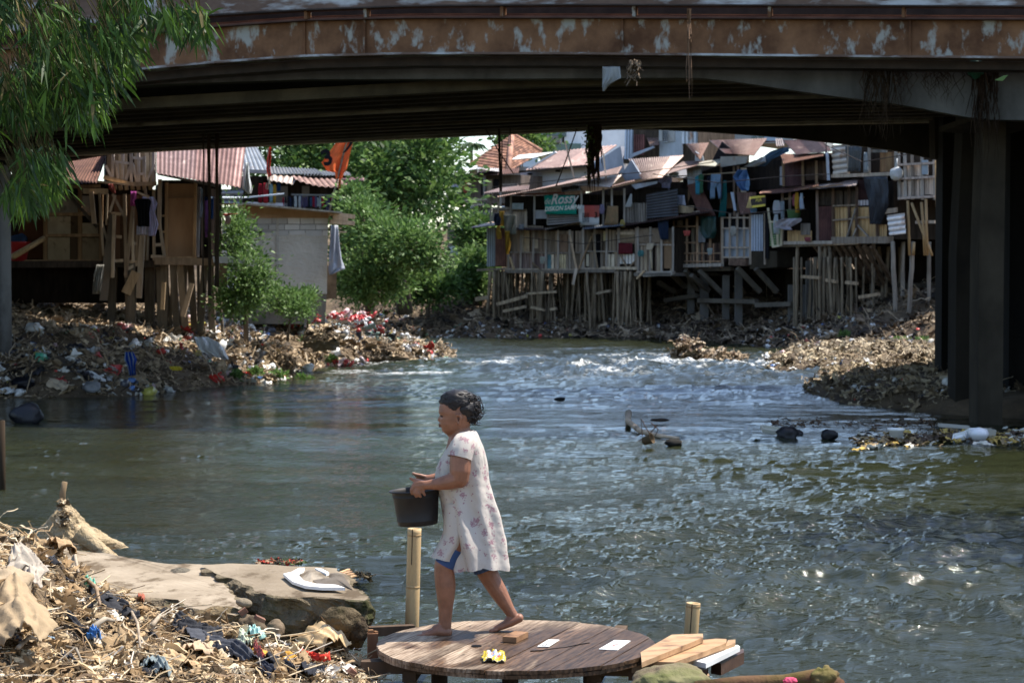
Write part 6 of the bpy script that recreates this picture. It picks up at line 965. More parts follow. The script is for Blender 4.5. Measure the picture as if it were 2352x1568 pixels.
roots('hanging_roots', 'dark fine roots hanging down the pale arch near the pier', 1980, 2060, 160, 330, 34.4, 45, .008, 60, seed=3, tint=(.3, .25, .2)); roots('hanging_roots', 'dense dark roots hanging over the pier head', 2240, 2290, 150, 400, 34.3, 45, .011, 50, seed=4, tint=(.25, .2, .17)); roots('hanging_roots', 'spread of wispy roots over the widest part of the arch', 2060, 2230, 160, 250, 34.4, 40, .006, 90, seed=6, tint=(.25, .2, .17)); roots('twig_strand', 'single pale twig strand hanging from the rusty girder', 1580, 1586, 20, 232, 33.9, 5, .012, 12, seed=5, tint=(1.4, 1.1, .9))
roots('twisted_rag', 'small twisted grey rag caught under the girder', 1445, 1470, 140, 200, 34, 16, .02, 55, tint=(1.6, 1.5, 1.4), seed=9, cat='rag')
BPc = Pl(250, 38, 2352, 33); cloth('torn_sheet', [(1386, 1425, 154), (1385, 1429, 180), (1385, 1400, 196), (1385, 1388, 210)], lambda x, y: (x, y), BPc, .05, (.36, .38, .38), 'torn pale grey sheet hanging from the bridge arch', 'sheet', m='tarp', fold=.03)
tag((lambda a: (a.blob(tuple(P(2240, 158, 34.2)), (.14, .12, .16), 3, .3, 2, 3, (.02, .09, .06)), a)[1].build('green_bag', 'tarp', smooth=True))(MB()), 'dark green bag stuck at the top of the pier', 'bag')
for i, (p0, p1, lb) in enumerate([((1172, 165), (1172, 330), 'dark cable hanging down over the tiled roof'), ((1146, 296), (1150, 440), 'pair of dark wires hanging left of the tiled roof'), ((1153, 320), (1152, 440), 'second wire beside the hanging pair'), ((1325, 296), (1277, 428), 'long slanting wire crossing the rusty roofs'), ((1115, 296), (1180, 400), 'thin slanting wire left of the tiled roof')]): hang('cable', lb, [P(*p0, 46.8), P((p0[0]+p1[0])/2, (p0[1]+p1[1])/2+3, 46.8), P(*p1, 46.8)], .014 if i != 1 else .03, 'steel_black', (1, 1, 1), 'cable')

for i, (pts, lb) in enumerate([(((1130, 430), (1300, 412), (1480, 395), (1640, 372)), 'long sagging wire strung above the green banner'), (((1500, 400), (1650, 420), (1800, 405), (1905, 400)), 'sagging wire between the middle huts above the laundry'), (((1560, 470), (1690, 492), (1850, 480)), 'low wire sagging before the lattice hut'), (((1890, 330), (1980, 372), (2100, 352)), 'wire from the terrace hut to the bamboo slat hut'), (((1200, 545), (1340, 560), (1500, 540)), 'clothes wire across the white lower boards')]):
    hang('wire', lb, [(RA if u < 1650 else RB).px(u, v, 1.0) for u, v in pts], .018, 'steel_black', (1, 1, 1), 'wire')
rg = random.Random(12)
for i, (u, v, w_, h_, t_, lb) in enumerate([(1208, 515, 10, 16, (.3, .3, .32), 'grey rag on the balcony rail left of the green banner'), (1392, 470, 9, 22, (.25, .2, .3), 'small mauve garment hanging right of the white poster'), (1440, 505, 8, 18, (.4, .3, .1), 'small mustard rag beside the tan sarong'), (1585, 530, 14, 12, (.5, .1, .08), 'small red rag on the lattice hut rail'), (1640, 570, 10, 16, (.4, .42, .4), 'pale rag hanging low on the lattice hut'), (1745, 470, 12, 20, (.12, .2, .3), 'slate blue rag left of the yellow sign'), (1700, 520, 10, 22, (.45, .4, .36), 'beige rag hanging on the pale blue grey panels'), (1480, 575, 12, 14, (.1, .25, .25), 'dark teal rag at the floor edge of the beige panel hut'), (1255, 590, 10, 16, (.5, .48, .42), 'off white rag at the floor edge under the plank huts'), (1870, 545, 14, 10, (.3, .08, .1), 'wine red rag on the open front hut floor')]):
    pl_ = RA if u < 1650 else RB; cloth('rag', [(u, u+w_, v), (u-1, u+w_+1, v+h_*.5), (u+1, u+w_-2, v+h_)], lambda x, y: (x, y), pl_, .45, t_, lb, 'rag', 'small rags hanging on the right bank huts', fold=.05, nf=2, nu=8)
# ---------------------------------------------------------------- litter and debris on the banks
def scatter(n, xr, yr, land, sr, seed, cond=None):
    R = np.random.default_rng(seed); x = R.uniform(*xr, n*6); y = R.uniform(*yr, n*6); s = sdist(LANDS[land], x, y)+fbm(x*.35, y*.35, 0, 3, 5)*.45; k = (s > sr[0]) & (s < sr[1])
    if cond is not None: k &= cond(x, y)
    x, y = x[k][:n], y[k][:n]; return np.stack([x, y, height(x, y)], -1)
seen = lambda x, y: (np.abs(x/y) < .275)
WT = [5, 5, 4, 5, 3, 3]
litter('rubbish_slope', scatter(11000, (-14, 0), (41, 76), 'left', (-.15, 9), 1, seen), list(T_RAG)+list(T_STRIP)*2+list(T_STICK), (.1, .5), EARTH, seed=2, wts=[4, 3, 5, 2, 5, 2])
litter('slope_straw', scatter(6000, (-14, 0), (41, 76), 'left', (-.1, 8), 21, seen), list(T_FIBRE)*2+list(T_STICK), (.2, .9), EARTH, seed=22, wts=[6, 4, 6, 2, 6, 2])
litter('plastic_litter', scatter(2600, (-14, 0), (41, 76), 'left', (-.15, 4.5), 3, lambda x, y: seen(x, y) & (fbm(x*.5, y*.5, 0, 2, 77) > -.15)), list(T_RAG)*2+list(T_STRIP)+list(T_BAG), (.07, .55), TRASH, 'debris_shiny', seed=4, wts=[7, 6, 4, 3, 1.5, .8, .7, .6, 1])
litter('bank_debris', scatter(7500, (-14, 16), (58, 97), 'right', (-.15, 9), 5, lambda x, y: (np.abs(x/y) < .22)), list(T_STRIP)*2+list(T_STICK)*3+list(T_RAG), (.15, .8), [(.24, .18, .12), (.14, .1, .07), (.08, .06, .042), (.36, .28, .19), (.04, .033, .028)], seed=6)
litter('bank_litter', scatter(1500, (-14, 16), (58, 97), 'right', (-.2, 3.2), 7, lambda x, y: (np.abs(x/y) < .22) & (fbm(x*.5, y*.5, 0, 2, 7) > -.05)), list(T_RAG)+list(T_BAG)*2, (.1, .4), TRASH, 'debris_shiny', seed=8, wts=[7, 6, 4, 3, .8, .8, .5, .5, 1])
litter('sandbar_debris', scatter(9000, (5.5, 16), (39, 71), 'bar', (-.15, 9), 9, seen), list(T_STRIP)*2+list(T_RAG)+list(T_STICK), (.07, .42), [(.50, .41, .27), (.38, .3, .2), (.6, .5, .35), (.25, .19, .12), (.12, .09, .06)], seed=10)
litter('bank_fibres', scatter(5000, (-14, 16), (58, 97), 'right', (-.1, 8), 23, lambda x, y: (np.abs(x/y) < .22)), list(T_FIBRE)*2+list(T_STICK), (.3, 1.2), [(.3, .23, .15), (.2, .15, .1), (.1, .07, .05), (.42, .33, .22)], seed=24)
litter('sandbar_straw', scatter(5000, (5.5, 16), (39, 71), 'bar', (-.1, 9), 25, seen), list(T_FIBRE), (.15, .6), [(.55, .45, .3), (.42, .33, .21), (.2, .15, .1)], seed=26)
litter('sandbar_litter', np.concatenate([scatter(260, (5.5, 16), (39, 71), 'bar', (-.1, 1.5), 11, seen), scatter(260, (8.5, 14), (62, 71), 'bar', (-1, 3), 12, seen)]), list(T_BAG)+list(T_RAG), (.08, .34), TRASH, 'debris_shiny', seed=12, wts=[9, 5, 1, 1, 1.2, .7, .5, .5, 1])
def blobthing(name, label, cat, u, v, Y, rad, tint, m='debris', seed=0, amp=.35, fr=1.6, z=None, R=None, group=None, sub=3, parent=None, flat=None):
    p = P(u, v, Y)
    if z is not None: p.z = z
    a = MB(); a.blob(tuple(p), rad, sub, amp, fr, seed, tint, R=R, flat=flat); o = a.build(name, m, parent, smooth=True)
    return tag(o, label, cat, group) if cat else o
def bagthing(name, label, cat, u, v, Y, r, tint, seed=0, m='tarp', group=None):
    """knotted plastic bag lying on the ground with its base at the pixel"""
    p = P(u, v, Y); a = MB(); a.blob((p.x, p.y, p.z+r*.5), (r, r*.85, r*.62), 3, .5, 1.7, seed, tint, oct_=4); a.tube([(p.x+r*.2, p.y, p.z+r*.9), (p.x+r*.35, p.y-.02, p.z+r*1.25), (p.x+r*.6, p.y, p.z+r*1.3)], [r*.2, r*.08, r*.16], 7, tint); return tag(a.build(name, m, smooth=True), label, cat, group)
RB_ = 'red plastic bags on the left bank'
bagthing('red_bag', 'largest bright red plastic bag at the waterline of the left bank', 'bag', 497, 880, 48.3, .2, (.6, .03, .02), 1, group=RB_); bagthing('red_bag', 'faded red plastic bag lower on the left end of the rubbish bank', 'bag', 138, 888, 44.5, .18, (.5, .07, .06), 2, group=RB_)
bagthing('red_bag', 'faded red bag left of the other faded one on the dark rubbish', 'bag', 92, 868, 45.5, .16, (.5, .07, .06), 3, group=RB_); bagthing('red_bag', 'small red and white bag halfway up the rubbish slope', 'bag', 370, 812, 48.3, .11, (.6, .06, .04), 4, group=RB_); bagthing('red_bag', 'small orange red lump beside the long white sheet', 'bag', 429, 778, 49.5, .08, (.5, .08, .03), 5, group=RB_)
bagthing('black_bag', 'crumpled black bag at the dark left end of the bank', 'bag', 50, 892, 44, .24, (.012, .012, .016), 6); bagthing('grey_bag', 'translucent grey bag at the waterline left of the dark heap', 'bag', 210, 900, 44, .22, (.25, .25, .25), 7)
pp = Pl(0, 48.5, 500, 49.5); cd_ = lambda x, y: (x, y)
cloth('white_sheet', [(444, 475, 772), (448, 500, 785), (455, 512, 800), (480, 520, 815), (512, 524, 823)], cd_, pp, .6, (.75, .75, .75), 'long white plastic sheet lying down the rubbish slope', 'sheet', m='tarp', fold=.12, nf=2, drape=.2)
cloth('blue_garment', [(286, 306, 808), (284, 314, 825), (292, 310, 840), (296, 312, 862)], cd_, Pl(0, 45, 500, 45.5), .0, (.03, .08, .4), 'blue striped garment draped on a stick at the left waterline', 'garment', fold=.08, stripes=lambda s, t: (.35, .38, .45) if int(s*9) % 3 == 0 else None)
cloth('yellow_sheet', [(388, 412, 841), (390, 420, 846), (398, 416, 851)], cd_, Pl(0, 46.6, 500, 46.8), .0, (.65, .5, .04), 'yellow plastic scrap on the lower rubbish slope', 'plastic scrap', m='tarp', fold=.04)
a = MB(); p = P(592, 846, 53); R_ = Matrix.Rotation(.7, 3, 'Y')
for sx, sz, w_, h_ in ((0, -.22, .5, .05), (0, .22, .5, .05), (-.22, 0, .05, .4), (.22, 0, .05, .4)): a.box(Vector(p)+R_ @ Vector((sx, 0, sz)), (w_, .3, h_), tilt=(0, .7), c=(.55, .5, .45))
a.box(Vector(p)+Vector((0, .16, 0)), (.46, .03, .46), tilt=(0, .7), c=(.3, .22, .16)); tag(a.build('open_crate', 'board_pale'), 'small open crate tipped on its corner at the waterline', 'crate')
for i, (u, v, Y, r_, t_, lb) in enumerate([(740, 775, 55, (.55, .5, .32), (.16, .13, .09), 'round matted lump on the crest of the left bank'), (790, 832, 60, (.5, .5, .28), (.28, .22, .15), 'pale rounded stone at the tip of the left bank waterline'), (870, 815, 60, (.9, .6, .35), (.2, .15, .1), 'matted brown mound near the tip of the left bank'), (640, 835, 53, (.6, .5, .4), (.13, .1, .07), 'dark lump beside the tipped crate')]):
    o = blobthing('matted_lump', lb, 'debris lump', u, v+6, Y, tuple(q*.8 for q in r_), t_, 'rag', i, .9, 2.6, sub=4)
    R = np.random.default_rng(i+60); dv = R.normal(0, 1, (150, 3)); dv /= np.linalg.norm(dv, axis=1)[:, None]; dv[:, 2] = abs(dv[:, 2]); dv[:, 1] = -abs(dv[:, 1]); litter('matted_straw', np.array(P(u, v+6, Y))+dv*np.array(r_)*.85, list(T_STRIP)+list(T_RAG)+list(T_STICK), (.1, .4), EARTH, seed=i+70)
for i, (u, v, lb) in enumerate([(800, 722, 'red'), (822, 730, 'mixed'), (850, 748, 'white'), (875, 762, 'grey'), (765, 828, 'low red')]):
    c0 = P(u, v+6, 58); pal_ = {0: [(.6, .06, .06), (.7, .5, .5)], 1: [(.6, .08, .08), (.75, .75, .75)], 2: [(.75, .75, .75), (.3, .4, .4), (.5, .06, .06)], 3: [(.6, .6, .6), (.05, .05, .06), (.2, .3, .25)], 4: [(.55, .06, .05), (.5, .4, .4)]}[i]
    o = litter('dumped_bags', np.random.default_rng(i).normal(0, 1, (26, 3))*[.4, .35, .06]+np.array(c0), list(T_RAG)+list(T_BAG), (.12, .4), pal_, 'debris_shiny', seed=i)
# mound in the water
mo = np.random.default_rng(4)
md = thing('driftwood_mound', G(1620, 842), 'tan mound of driftwood and straw standing alone in the water', 'mound'); p = G(1620, 840); a = MB()
a.blob((p.x+.15, p.y+.5, .0), (.95, .6, .42), 4, .5, 1.6, 3, (.8, .7, .55)); a.blob((p.x-.5, p.y+.5, .15), (.45, .45, .55), 4, .5, 1.8, 8, (.7, .6, .5)); a.build('core', 'soil', md, smooth=True)
vv = np.concatenate([mo.normal(0, 1, (520, 3))*[.42, .25, .1]+[p.x+.2, p.y+.35, .2], mo.normal(0, 1, (300, 3))*[.2, .2, .16]+[p.x-.5, p.y+.35, .45]]); o = litter('straw', vv, list(T_STRIP)+list(T_RAG), (.1, .4), [(.45, .35, .24), (.3, .22, .14), (.55, .45, .33), (.15, .1, .07)], seed=14); o.parent = md; o.location = -wloc(md); WL[o.name] = Vector((0, 0, 0)); del o['kind']
# floating debris
FD = 'debris floating by the pier'
def floaty(name, label, cat, u, v, rad, tint, m='debris', seed=0, group=FD, amp=.3, dz=.03, **k):
    p = G(u, v); a = MB(); a.blob((p.x, p.y, dz), rad, 3, amp, 1.7, seed, tint, **k); return tag(a.build(name, m, smooth=True), label, cat, group)
for i, (u, v, r_, lb) in enumerate([(1806, 1006, .17, 'larger black bag at the left of the floating debris line'), (1832, 1000, .09, 'small black bag just right of the larger floating one'), (1905, 1006, .13, 'lone flat black bag floating between the others'), (1990, 1008, .1, 'tiny black bag floating nearest the cups'), (60, 965, .28, 'dark lump of rubbish in the water at the left edge')]): floaty('black_bag', lb, 'bag', u, v, (r_, r_*.9, r_*.8), (.012, .012, .015), 'tarp', i, amp=.5, dz=r_*.35)
def foamtray(label, u, v, w_, d_, h_, rz, tilt=(0, 0), tint=(.8, .8, .78)):
    p = G(u, v); a = MB(); a.box((p.x, p.y, .05), (w_, d_, .02), rz, tint, tilt=tilt); R_ = Matrix.Rotation(rz, 3, 'Z') @ Matrix.Rotation(tilt[0], 3, 'X') @ Matrix.Rotation(tilt[1], 3, 'Y')
    for sx, sy, ww, dd in ((0, -d_/2, w_, .015), (0, d_/2, w_, .015), (-w_/2, 0, .015, d_), (w_/2, 0, .015, d_)): a.box(Vector((p.x, p.y, .05))+R_ @ Vector((sx, sy, h_/2)), (ww, dd, h_), rz, tint, tilt=tilt)
    return tag(a.build('foam_tray', 'plastic'), label, 'foam box', FD)
foamtray('cream foam tray floating left of the black bag', 1775, 998, .38, .2, .06, .1, (.3, .15), (.5, .48, .4)); foamtray('upright white foam box beside the white bowl', 2228, 1010, .16, .2, .14, .3, (1.2, .1)); foamtray('flat white foam box lid left of the white bowl', 2205, 1012, .2, .18, .05, -.3, (.4, -.3)); foamtray('grey foam block at the right end of the white pile', 2272, 1006, .14, .14, .1, .2, (.1, .1), (.4, .38, .33)); foamtray('long pale foam strip below the pier', 2190, 988, .5, .12, .05, 0, (0, .08), (.4, .38, .34))
a = MB(); p = G(2058, 1012); a.lathe((p.x, p.y, 0), [(.08, 0), (.12, .16), (.14, .17), (.14, .2), (.11, .2), (.0, .19)], 18, (.75, .75, .72)); tag(a.build('foam_cup', 'plastic', smooth=True), 'single white foam cup floating left of the black tangle', 'cup', FD); a = MB(); p = G(2248, 1014); a.lathe((p.x, p.y, .1), [(0, -.1), (.1, -.08), (.15, 0), (.16, .03), (.13, .1), (0, .13)], 20, (.75, .75, .78)); tag(a.build('white_bowl', 'plastic', smooth=True), 'round white bowl in the floating pile by the pier', 'bowl', FD)
R = np.random.default_rng(33); n = 700; u_ = R.uniform(1960, 2420, n); v_ = 1012+R.normal(0, 7, n)+np.where(u_ > 2150, -8, 0); pos = np.array([tuple(G(a_, b_)) for a_, b_ in zip(u_, v_)]); litter('floating_rubbish', pos+[0, 0, .02], list(T_STRIP)+list(T_RAG)+list(T_STICK), (.06, .3), [(.3, .22, .12), (.2, .14, .08), (.5, .35, .1), (.1, .07, .05), (.6, .58, .5)], seed=15, tilt=.25)
n = 260; u_ = R.uniform(1760, 2150, n); v_ = 975+R.normal(0, 6, n); pos = np.array([tuple(G(a_, b_)) for a_, b_ in zip(u_, v_)]); litter('floating_weed', pos, list(T_STRIP)+list(T_STICK), (.06, .28), [(.1, .06, .04), (.06, .04, .03), (.2, .12, .06)], seed=16, tilt=.2)
sn = thing('floating_snag', G(1500, 1020), 'pale curved branch and cup stuck in the current right of the woman', 'branch'); a = MB(); a.tube([G(1444, 962)+Vector((0, 0, .12)), G(1442, 980)+Vector((0, 0, .1)), G(1470, 995)+Vector((0, 0, .04)), G(1510, 1003)+Vector((0, 0, .02)), G(1560, 1006)], [.06, .05, .045, .04, .02], 8, (1.9, 1.8, 1.8)); a.build('branch', 'bamboo_old', sn, smooth=True)
for q in (((1436, 1030), (1488, 1000), (1510, 975)), ((1475, 1000), (1472, 960), (1500, 1010)), ((1505, 1000), (1512, 985), (1495, 970))): a = MB(); a.tube([G(x_, 1015, .0)+Vector((0, 0, (1015-y_)/F*31)) for x_, y_ in q], .009, 5, (.6, .4, .3)); a.build('twig', 'bark', sn)
a = MB(); p = G(1504, 1024); a.lathe((p.x-.1, p.y, .1), [(.06, -.09), (.08, .07), (.085, .07), (.075, .06), (0, -.06)], 14, (.25, .2, .15), axis=Vector((1, -.5, .4))); tag(a.build('brown_cup', 'board_pale', smooth=True), 'tipped brown cup caught on the floating snag', 'cup'); floaty('dark_clump', 'dark clump floating right of the tipped brown cup', 'debris', 1548, 1022, (.13, .1, .07), (.02, .018, .015), 'debris', 3); floaty('dark_float', 'dark leaf like scrap behind the floating snag', 'debris', 1515, 968, (.16, .1, .03), (.04, .025, .015), 'debris', 4); floaty('dark_float', 'small dark scrap in mid river above the snag', 'debris', 1286, 920, (.12, .07, .05), (.02, .02, .02), 'debris', 5)
# ---------------------------------------------------------------- foreground bank
r4 = lin(823.2, 1352.4, .3875); r2 = lin(0, 1058.4, .375); k4 = lin(411.6, 1264.2, .2); k3 = lin(0, 1176, .25)
def slab(name, label, cat, poly, z, th, seed=0, c=k4, amp=.035, tiltx=0.0, bulge=.05, mats=('slab_top', 'slab_side')):
    pts = []; n = len(poly); W_ = [G(*c(*q), z) for q in poly]
    for i in range(n):
        a_, b_ = W_[i], W_[(i+1) % n]; k = max(2, int((b_-a_).length/.035))
        for j in range(k):
            p = a_.lerp(b_, j/k); e = (b_-a_).normalized(); nn = Vector((e.y, -e.x, 0)); p = p+nn*float(fbm(p.x*7, p.y*7, 0, 4, seed))*amp; pts.append(p)
    ar = sum(pts[i].x*pts[(i+1) % len(pts)].y-pts[(i+1) % len(pts)].x*pts[i].y for i in range(len(pts)))
    if ar < 0: pts.reverse()
    N = len(pts); cen = sum(pts, Vector())/N; lv = [0, -.008, -.02, -.04, -.065, -.09, -.12, -.15, -.18, -.21, -.24, -.27, -th]; lv = [q for q in lv if q >= -th]; V = []; F_ = [tuple(range(N))]; M_ = [0]
    for k, dz in enumerate(lv):
        for i, p in enumerate(pts):
            e = (pts[(i+2) % N]-pts[i-2]).normalized(); nn = Vector((e.y, -e.x, 0)); o = 0 if k == 0 else .008+bulge*(fbm(p.x*9, p.y*9, dz*11, 4, seed+3)*1.0+.25*math.sin(min(1, -dz/.12)*1.57))-max(0, -dz-.14)*.5
            V.append(Vector((p.x, p.y, p.z+dz+(0 if k else float(fbm(p.x*3, p.y*3, 0, 3, seed+6))*.012)))+nn*float(o))
    for k in range(len(lv)-1):
        for i in range(N): j = (i+1) % N; F_.append((k*N+i, (k+1)*N+i, (k+1)*N+j, k*N+j)); M_.append(1)
    a = MB(); a.add(V, F_, (.72, .68, .62) if seed == 1 else (.92, .88, .82)); a.m = M_; return tag(a.build(name, list(mats)), label, cat)
slab('concrete_slab', 'cracked right concrete slab holding the white curved strip', 'slab', [(272, 148), (560, 143), (900, 155), (1340, 180), (1800, 208), (1905, 290), (2005, 440), (2150, 515), (2120, 560), (1600, 520), (1180, 522), (1000, 505), (860, 440), (720, 370), (600, 320), (480, 295), (400, 250), (290, 185)], .55, .34, 1, bulge=.1)
slab('concrete_slab', 'wide left concrete slab reaching back to the wrapped stump', 'slab', [(260, 160), (400, 250), (470, 330), (560, 440), (640, 540), (700, 650), (640, 720), (330, 700), (100, 640), (0, 560), (-400, 540), (-900, 470), (-1300, 420), (-1600, 330), (-2300, 260), (-2300, -90), (-1500, -60), (-900, 30), (-560, 90), (-100, 155)], .52, .3, 2, bulge=.09)
# white strip, sand, debris on the slab
a = MB(); out = [(1195, 262), (1290, 240), (1375, 195), (1440, 195), (1430, 215), (1380, 240), (1375, 280), (1430, 340), (1560, 375), (1800, 388), (1905, 420), (1640, 418), (1450, 400), (1300, 350)]; a.prism([G(*k4(*q), .585) for q in out], Vector((0, 0, -.02)), (1, 1, 1)); a.prism([G(*k4(*q), .583) for q in [(1560, 195), (1640, 205), (1722, 248), (1690, 262), (1590, 215)]], Vector((0, 0, -.018)), (1, 1, 1)); tag(a.build('white_strip', 'white_paint'), 'broken white curved plastic strip lying on the right slab', 'plastic piece')
def patch(name, label, poly, z, m, tint, c=k4, h_=.02, seed=0):
    W_ = [G(*c(*q), z) for q in poly]; cen = sum(W_, Vector())/len(W_); a = MB(); V = [cen+Vector((0, 0, h_))]; n = len(W_)*4; R_ = [W_[i//4].lerp(W_[(i//4+1) % len(W_)], (i % 4)/4) for i in range(n)]
    for k in (.5, 1): V += [cen.lerp(p, k*(1+.06*float(vn(p.x*9, p.y*9, 0, seed))))+Vector((0, 0, h_*(1-k*k)-.004)) for p in R_]
    fs = [(0, 1+i, 1+(i+1) % n) for i in range(n)]+[(1+i, 1+n+i, 1+n+(i+1) % n, 1+(i+1) % n) for i in range(n)]; a.add(V, fs, tint); o = a.build(name, m, smooth=True); o['label'] = label; o['kind'] = 'stuff'; return o
patch('wet_sand', 'dark wet sand on the corner of the right slab', [(1530, 330), (1700, 315), (1740, 250), (1830, 245), (1900, 290), (1990, 440), (1900, 400), (1620, 380)], .558, 'slab_top', (.42, .42, .44), h_=.015); patch('dry_sand', 'heap of dry sand inside the white strip', [(1385, 290), (1390, 240), (1450, 215), (1560, 205), (1690, 260), (1760, 320), (1540, 330), (1520, 365), (1430, 335)], .558, 'slab_top', (.85, .85, .85), h_=.03)
patch('coarse_gravel', 'dark gravel patch on the left slab', [(-90, 205), (0, 185), (110, 195), (140, 215), (80, 240), (-60, 250), (-110, 230)], .525, 'slab_side', (.6, .62, .66), h_=.015)
def rock(label, cx, cy, r_, tint=(1, 1, 1), m='rock', seed=0, z=.25, c=k4, amp=.3, name='rock', fr=1.3, group='rocks wedged under the slabs', rz=0, Y=None):
    u, v = c(cx, cy); p = P(u, v, Y or (12.35 if cx < 1300 else 12.5)); r_ = (r_[0], r_[1]*.8, r_[2]*1.15); a = MB(); a.blob(tuple(p), r_, 4, amp, fr, seed, tint, R=Matrix.Rotation(rz, 3, 'Y')); return tag(a.build(name, m, smooth=True), label, 'rock', group)
rock('oval pebble wedged in the gap between the slabs', 745, 597, (.052, .05, .026), (1.25, 1.2, 1.1), seed=1, z=.42, amp=.1, rz=.15); rock('wide low brown boulder between the two slabs', 790, 880, (.105, .1, .075), (.85, .75, .65), seed=2, z=.3, amp=.5, fr=2); rock('greenish rock at the left of the wide boulder', 600, 880, (.07, .07, .05), (.8, .85, .6), seed=3, z=.3)
rock('angular brown rock below the bricks', 1080, 925, (.062, .07, .06), (.85, .75, .65), seed=4, z=.28, amp=.5, fr=1); rock('upright split stone leaning under the slab end', 1830, 1030, (.04, .05, .095), (1, .9, .75), seed=5, z=.25, amp=.3, rz=-.45); rock('dark flat stone behind the split stone', 1640, 1010, (.09, .08, .06), (.45, .4, .33), seed=6, z=.2, amp=.4)
rock('black wet lump under the right corner of the slab', 2040, 900, (.07, .08, .075), (.25, .22, .2), 'slab_side', 7, .25, amp=.4, fr=2); rock('mid brown lump under the slab front', 950, 1080, (.07, .06, .05), (.7, .6, .5), 'slab_side', 8, .22, amp=.4); rock('tall dark lump under the bulging slab corner', 1850, 820, (.14, .12, .09), (.5, .45, .38), 'slab_side', 9, .3, amp=.4)
rock('small tan stone near the dark timber', 1850, 1255, (.06, .05, .03), (1.1, .95, .75), seed=10, z=.1); rock('broken edge of the left slab', 300, 800, (.1, .08, .06), (.9, .8, .65), 'slab_side', 11, .36, amp=.4); rock('low crumbled lump before the left slab', 480, 760, (.12, .1, .05), (.9, .8, .65), 'slab_side', 12, .36, amp=.5)
for cx, cy, rz, sz, lb in ((925, 780, -.5, (.068, .03, .025), 'orange brown brick piece leaning by the angular rock'), (735, 700, .6, (.05, .012, .04), 'pink broken brick shard between the slabs'), (1985, 1390, -.7, (.05, .03, .035), 'small brick fragment at the lower edge of the heap')):
    a = MB(); a.box(P(*k4(cx, cy), 12.22 if cy < 900 else 11.3), sz, .4, (1.35, 1.3, 1.3), tilt=(.3, -rz)); tag(a.build('brick', 'tile'), lb, 'brick')
# wrapped stump
ws = thing('wrapped_stump', G(150, 1245, .5), 'cone shaped stump wrapped in dried tan sheets with a stick on top', 'stump'); b0 = G(150, 1243, .5); Yb = b0.y
def sp(u, v, dy=0): q = P(u, v, Yb); q.y += dy; return q
prof = [(0, 1.0), (.12, .95), (.35, .72), (.6, .5), (.82, .33), (1, .16)]; a = MB(); H_ = (1247-1148)/F*Yb; R0 = 70/F*Yb; nu = 90; nv = 40
def cone(i, j):
    t = 2*math.pi*i; r_ = float(np.interp(j, *zip(*prof)))*R0; n_ = float(fbm(math.cos(t)*2.2, math.sin(t)*2.2, j*4, 4, 3)); lay = .13*((j*6+n_*3) % 1)
    ex = max(0, math.cos(t))**3*max(0, .55-j)*R0*1.6; return (b0.x+(r_*(1+.35*n_+lay)+ex)*math.cos(t), b0.y+r_*(1+.35*n_+lay)*math.sin(t)*.9, b0.z-.05+j*H_+n_*.012)
a.grid(cone, nu, nv); a.build('wrapping', 'board_wrap' if 'board_wrap' in MATS else 'rag', ws, smooth=True).data.materials[0] = mat('dried_sheet', (.33, .25, .145), (.47, .37, .235), (7, 7, 7), .85, .2, 1.0, (16, 16, 16), bdist=.05, c3_=(.2, .14, .08), sc3=(12, 12, 12), lo3=.58, hi3=.68)
a = MB(); a.tube([sp(143, 1180), sp(144, 1130), sp(149, 1106)], [.026, .025, .022], 10, (.8, .72, .6)); a.build('stick', 'wood', ws, smooth=True)
fl = [sp(190, 1215, -.1), sp(235, 1250, -.1), sp(275, 1278, -.15), sp(312, 1292, -.2)]; a = MB()
for k in range(4): a.tube([p+Vector((0, k*.05-.08, -.01*k)) for p in fl], [.07, .055, .04, .012], 8, (1, 1, 1))
a.build('trailing_sheet', 'dried_sheet', ws, smooth=True)
R = np.random.default_rng(5); o = litter('shreds', np.stack([b0.x+R.normal(.02, .03, 90), b0.y-.12+R.normal(0, .03, 90), b0.z+R.uniform(.14, .34, 90)], -1), list(T_RAG)+list(T_STRIP), (.03, .11), [(.5, .4, .27), (.3, .22, .14), (.12, .09, .06), (.6, .5, .36)], 'rag', seed=6); o.parent = ws; o.location = -wloc(ws)
# big rubbish heap: thousands of scraps, then the pieces one can tell apart
fr = lambda x, y: (x/y > -.30) & (x/y < -.02) & (y > 7.2) & (y < 12.6)
FP = [(.42, .3, .175), (.52, .4, .25), (.28, .19, .105), (.18, .12, .065), (.62, .53, .38), (.035, .037, .045), (.085, .06, .038), (.6, .56, .5)]
def fscatter(n, seed, cond=fr):
    R = np.random.default_rng(seed); x = R.uniform(-3.6, -.3, n*5); y = R.uniform(7.2, 12.6, n*5); s = sdist(LANDS['fore'], x, y); k = cond(x, y) & (s > .05); x, y = x[k][:n], y[k][:n]; return np.stack([x, y, height(x, y)], -1)
litter('rubbish_heap', fscatter(9500, 41), list(T_STRIP)*4+list(T_RAG)*2+list(T_STICK)*2, (.03, .17), FP, 'rag', label='heap of dried rags, husks and straw', seed=42, tilt=.45, wts=[6, 5, 4, 3, 2.4, .7, 2, .8])
litter('straw_fibres', fscatter(7000, 47), list(T_FIBRE)+list(T_STICK), (.06, .3), [(.62, .5, .34), (.5, .38, .23), (.4, .28, .16), (.7, .62, .5), (.2, .14, .09)], 'rag', seed=48, tilt=.3, lift=.45)
litter('rubbish_scraps', fscatter(900, 43), list(T_RAG)+list(T_STRIP), (.08, .2), FP, 'rag', seed=44, tilt=.25, lift=.15, wts=[6, 5, 4, 2, 2.5, 1.6, 1, 1])
litter('bright_scraps', fscatter(60, 45), list(T_RAG), (.03, .08), [(.75, .75, .75), (.2, .3, .4), (.25, .4, .3), (.4, .1, .08), (.8, .8, .75)], 'debris_shiny', seed=46)
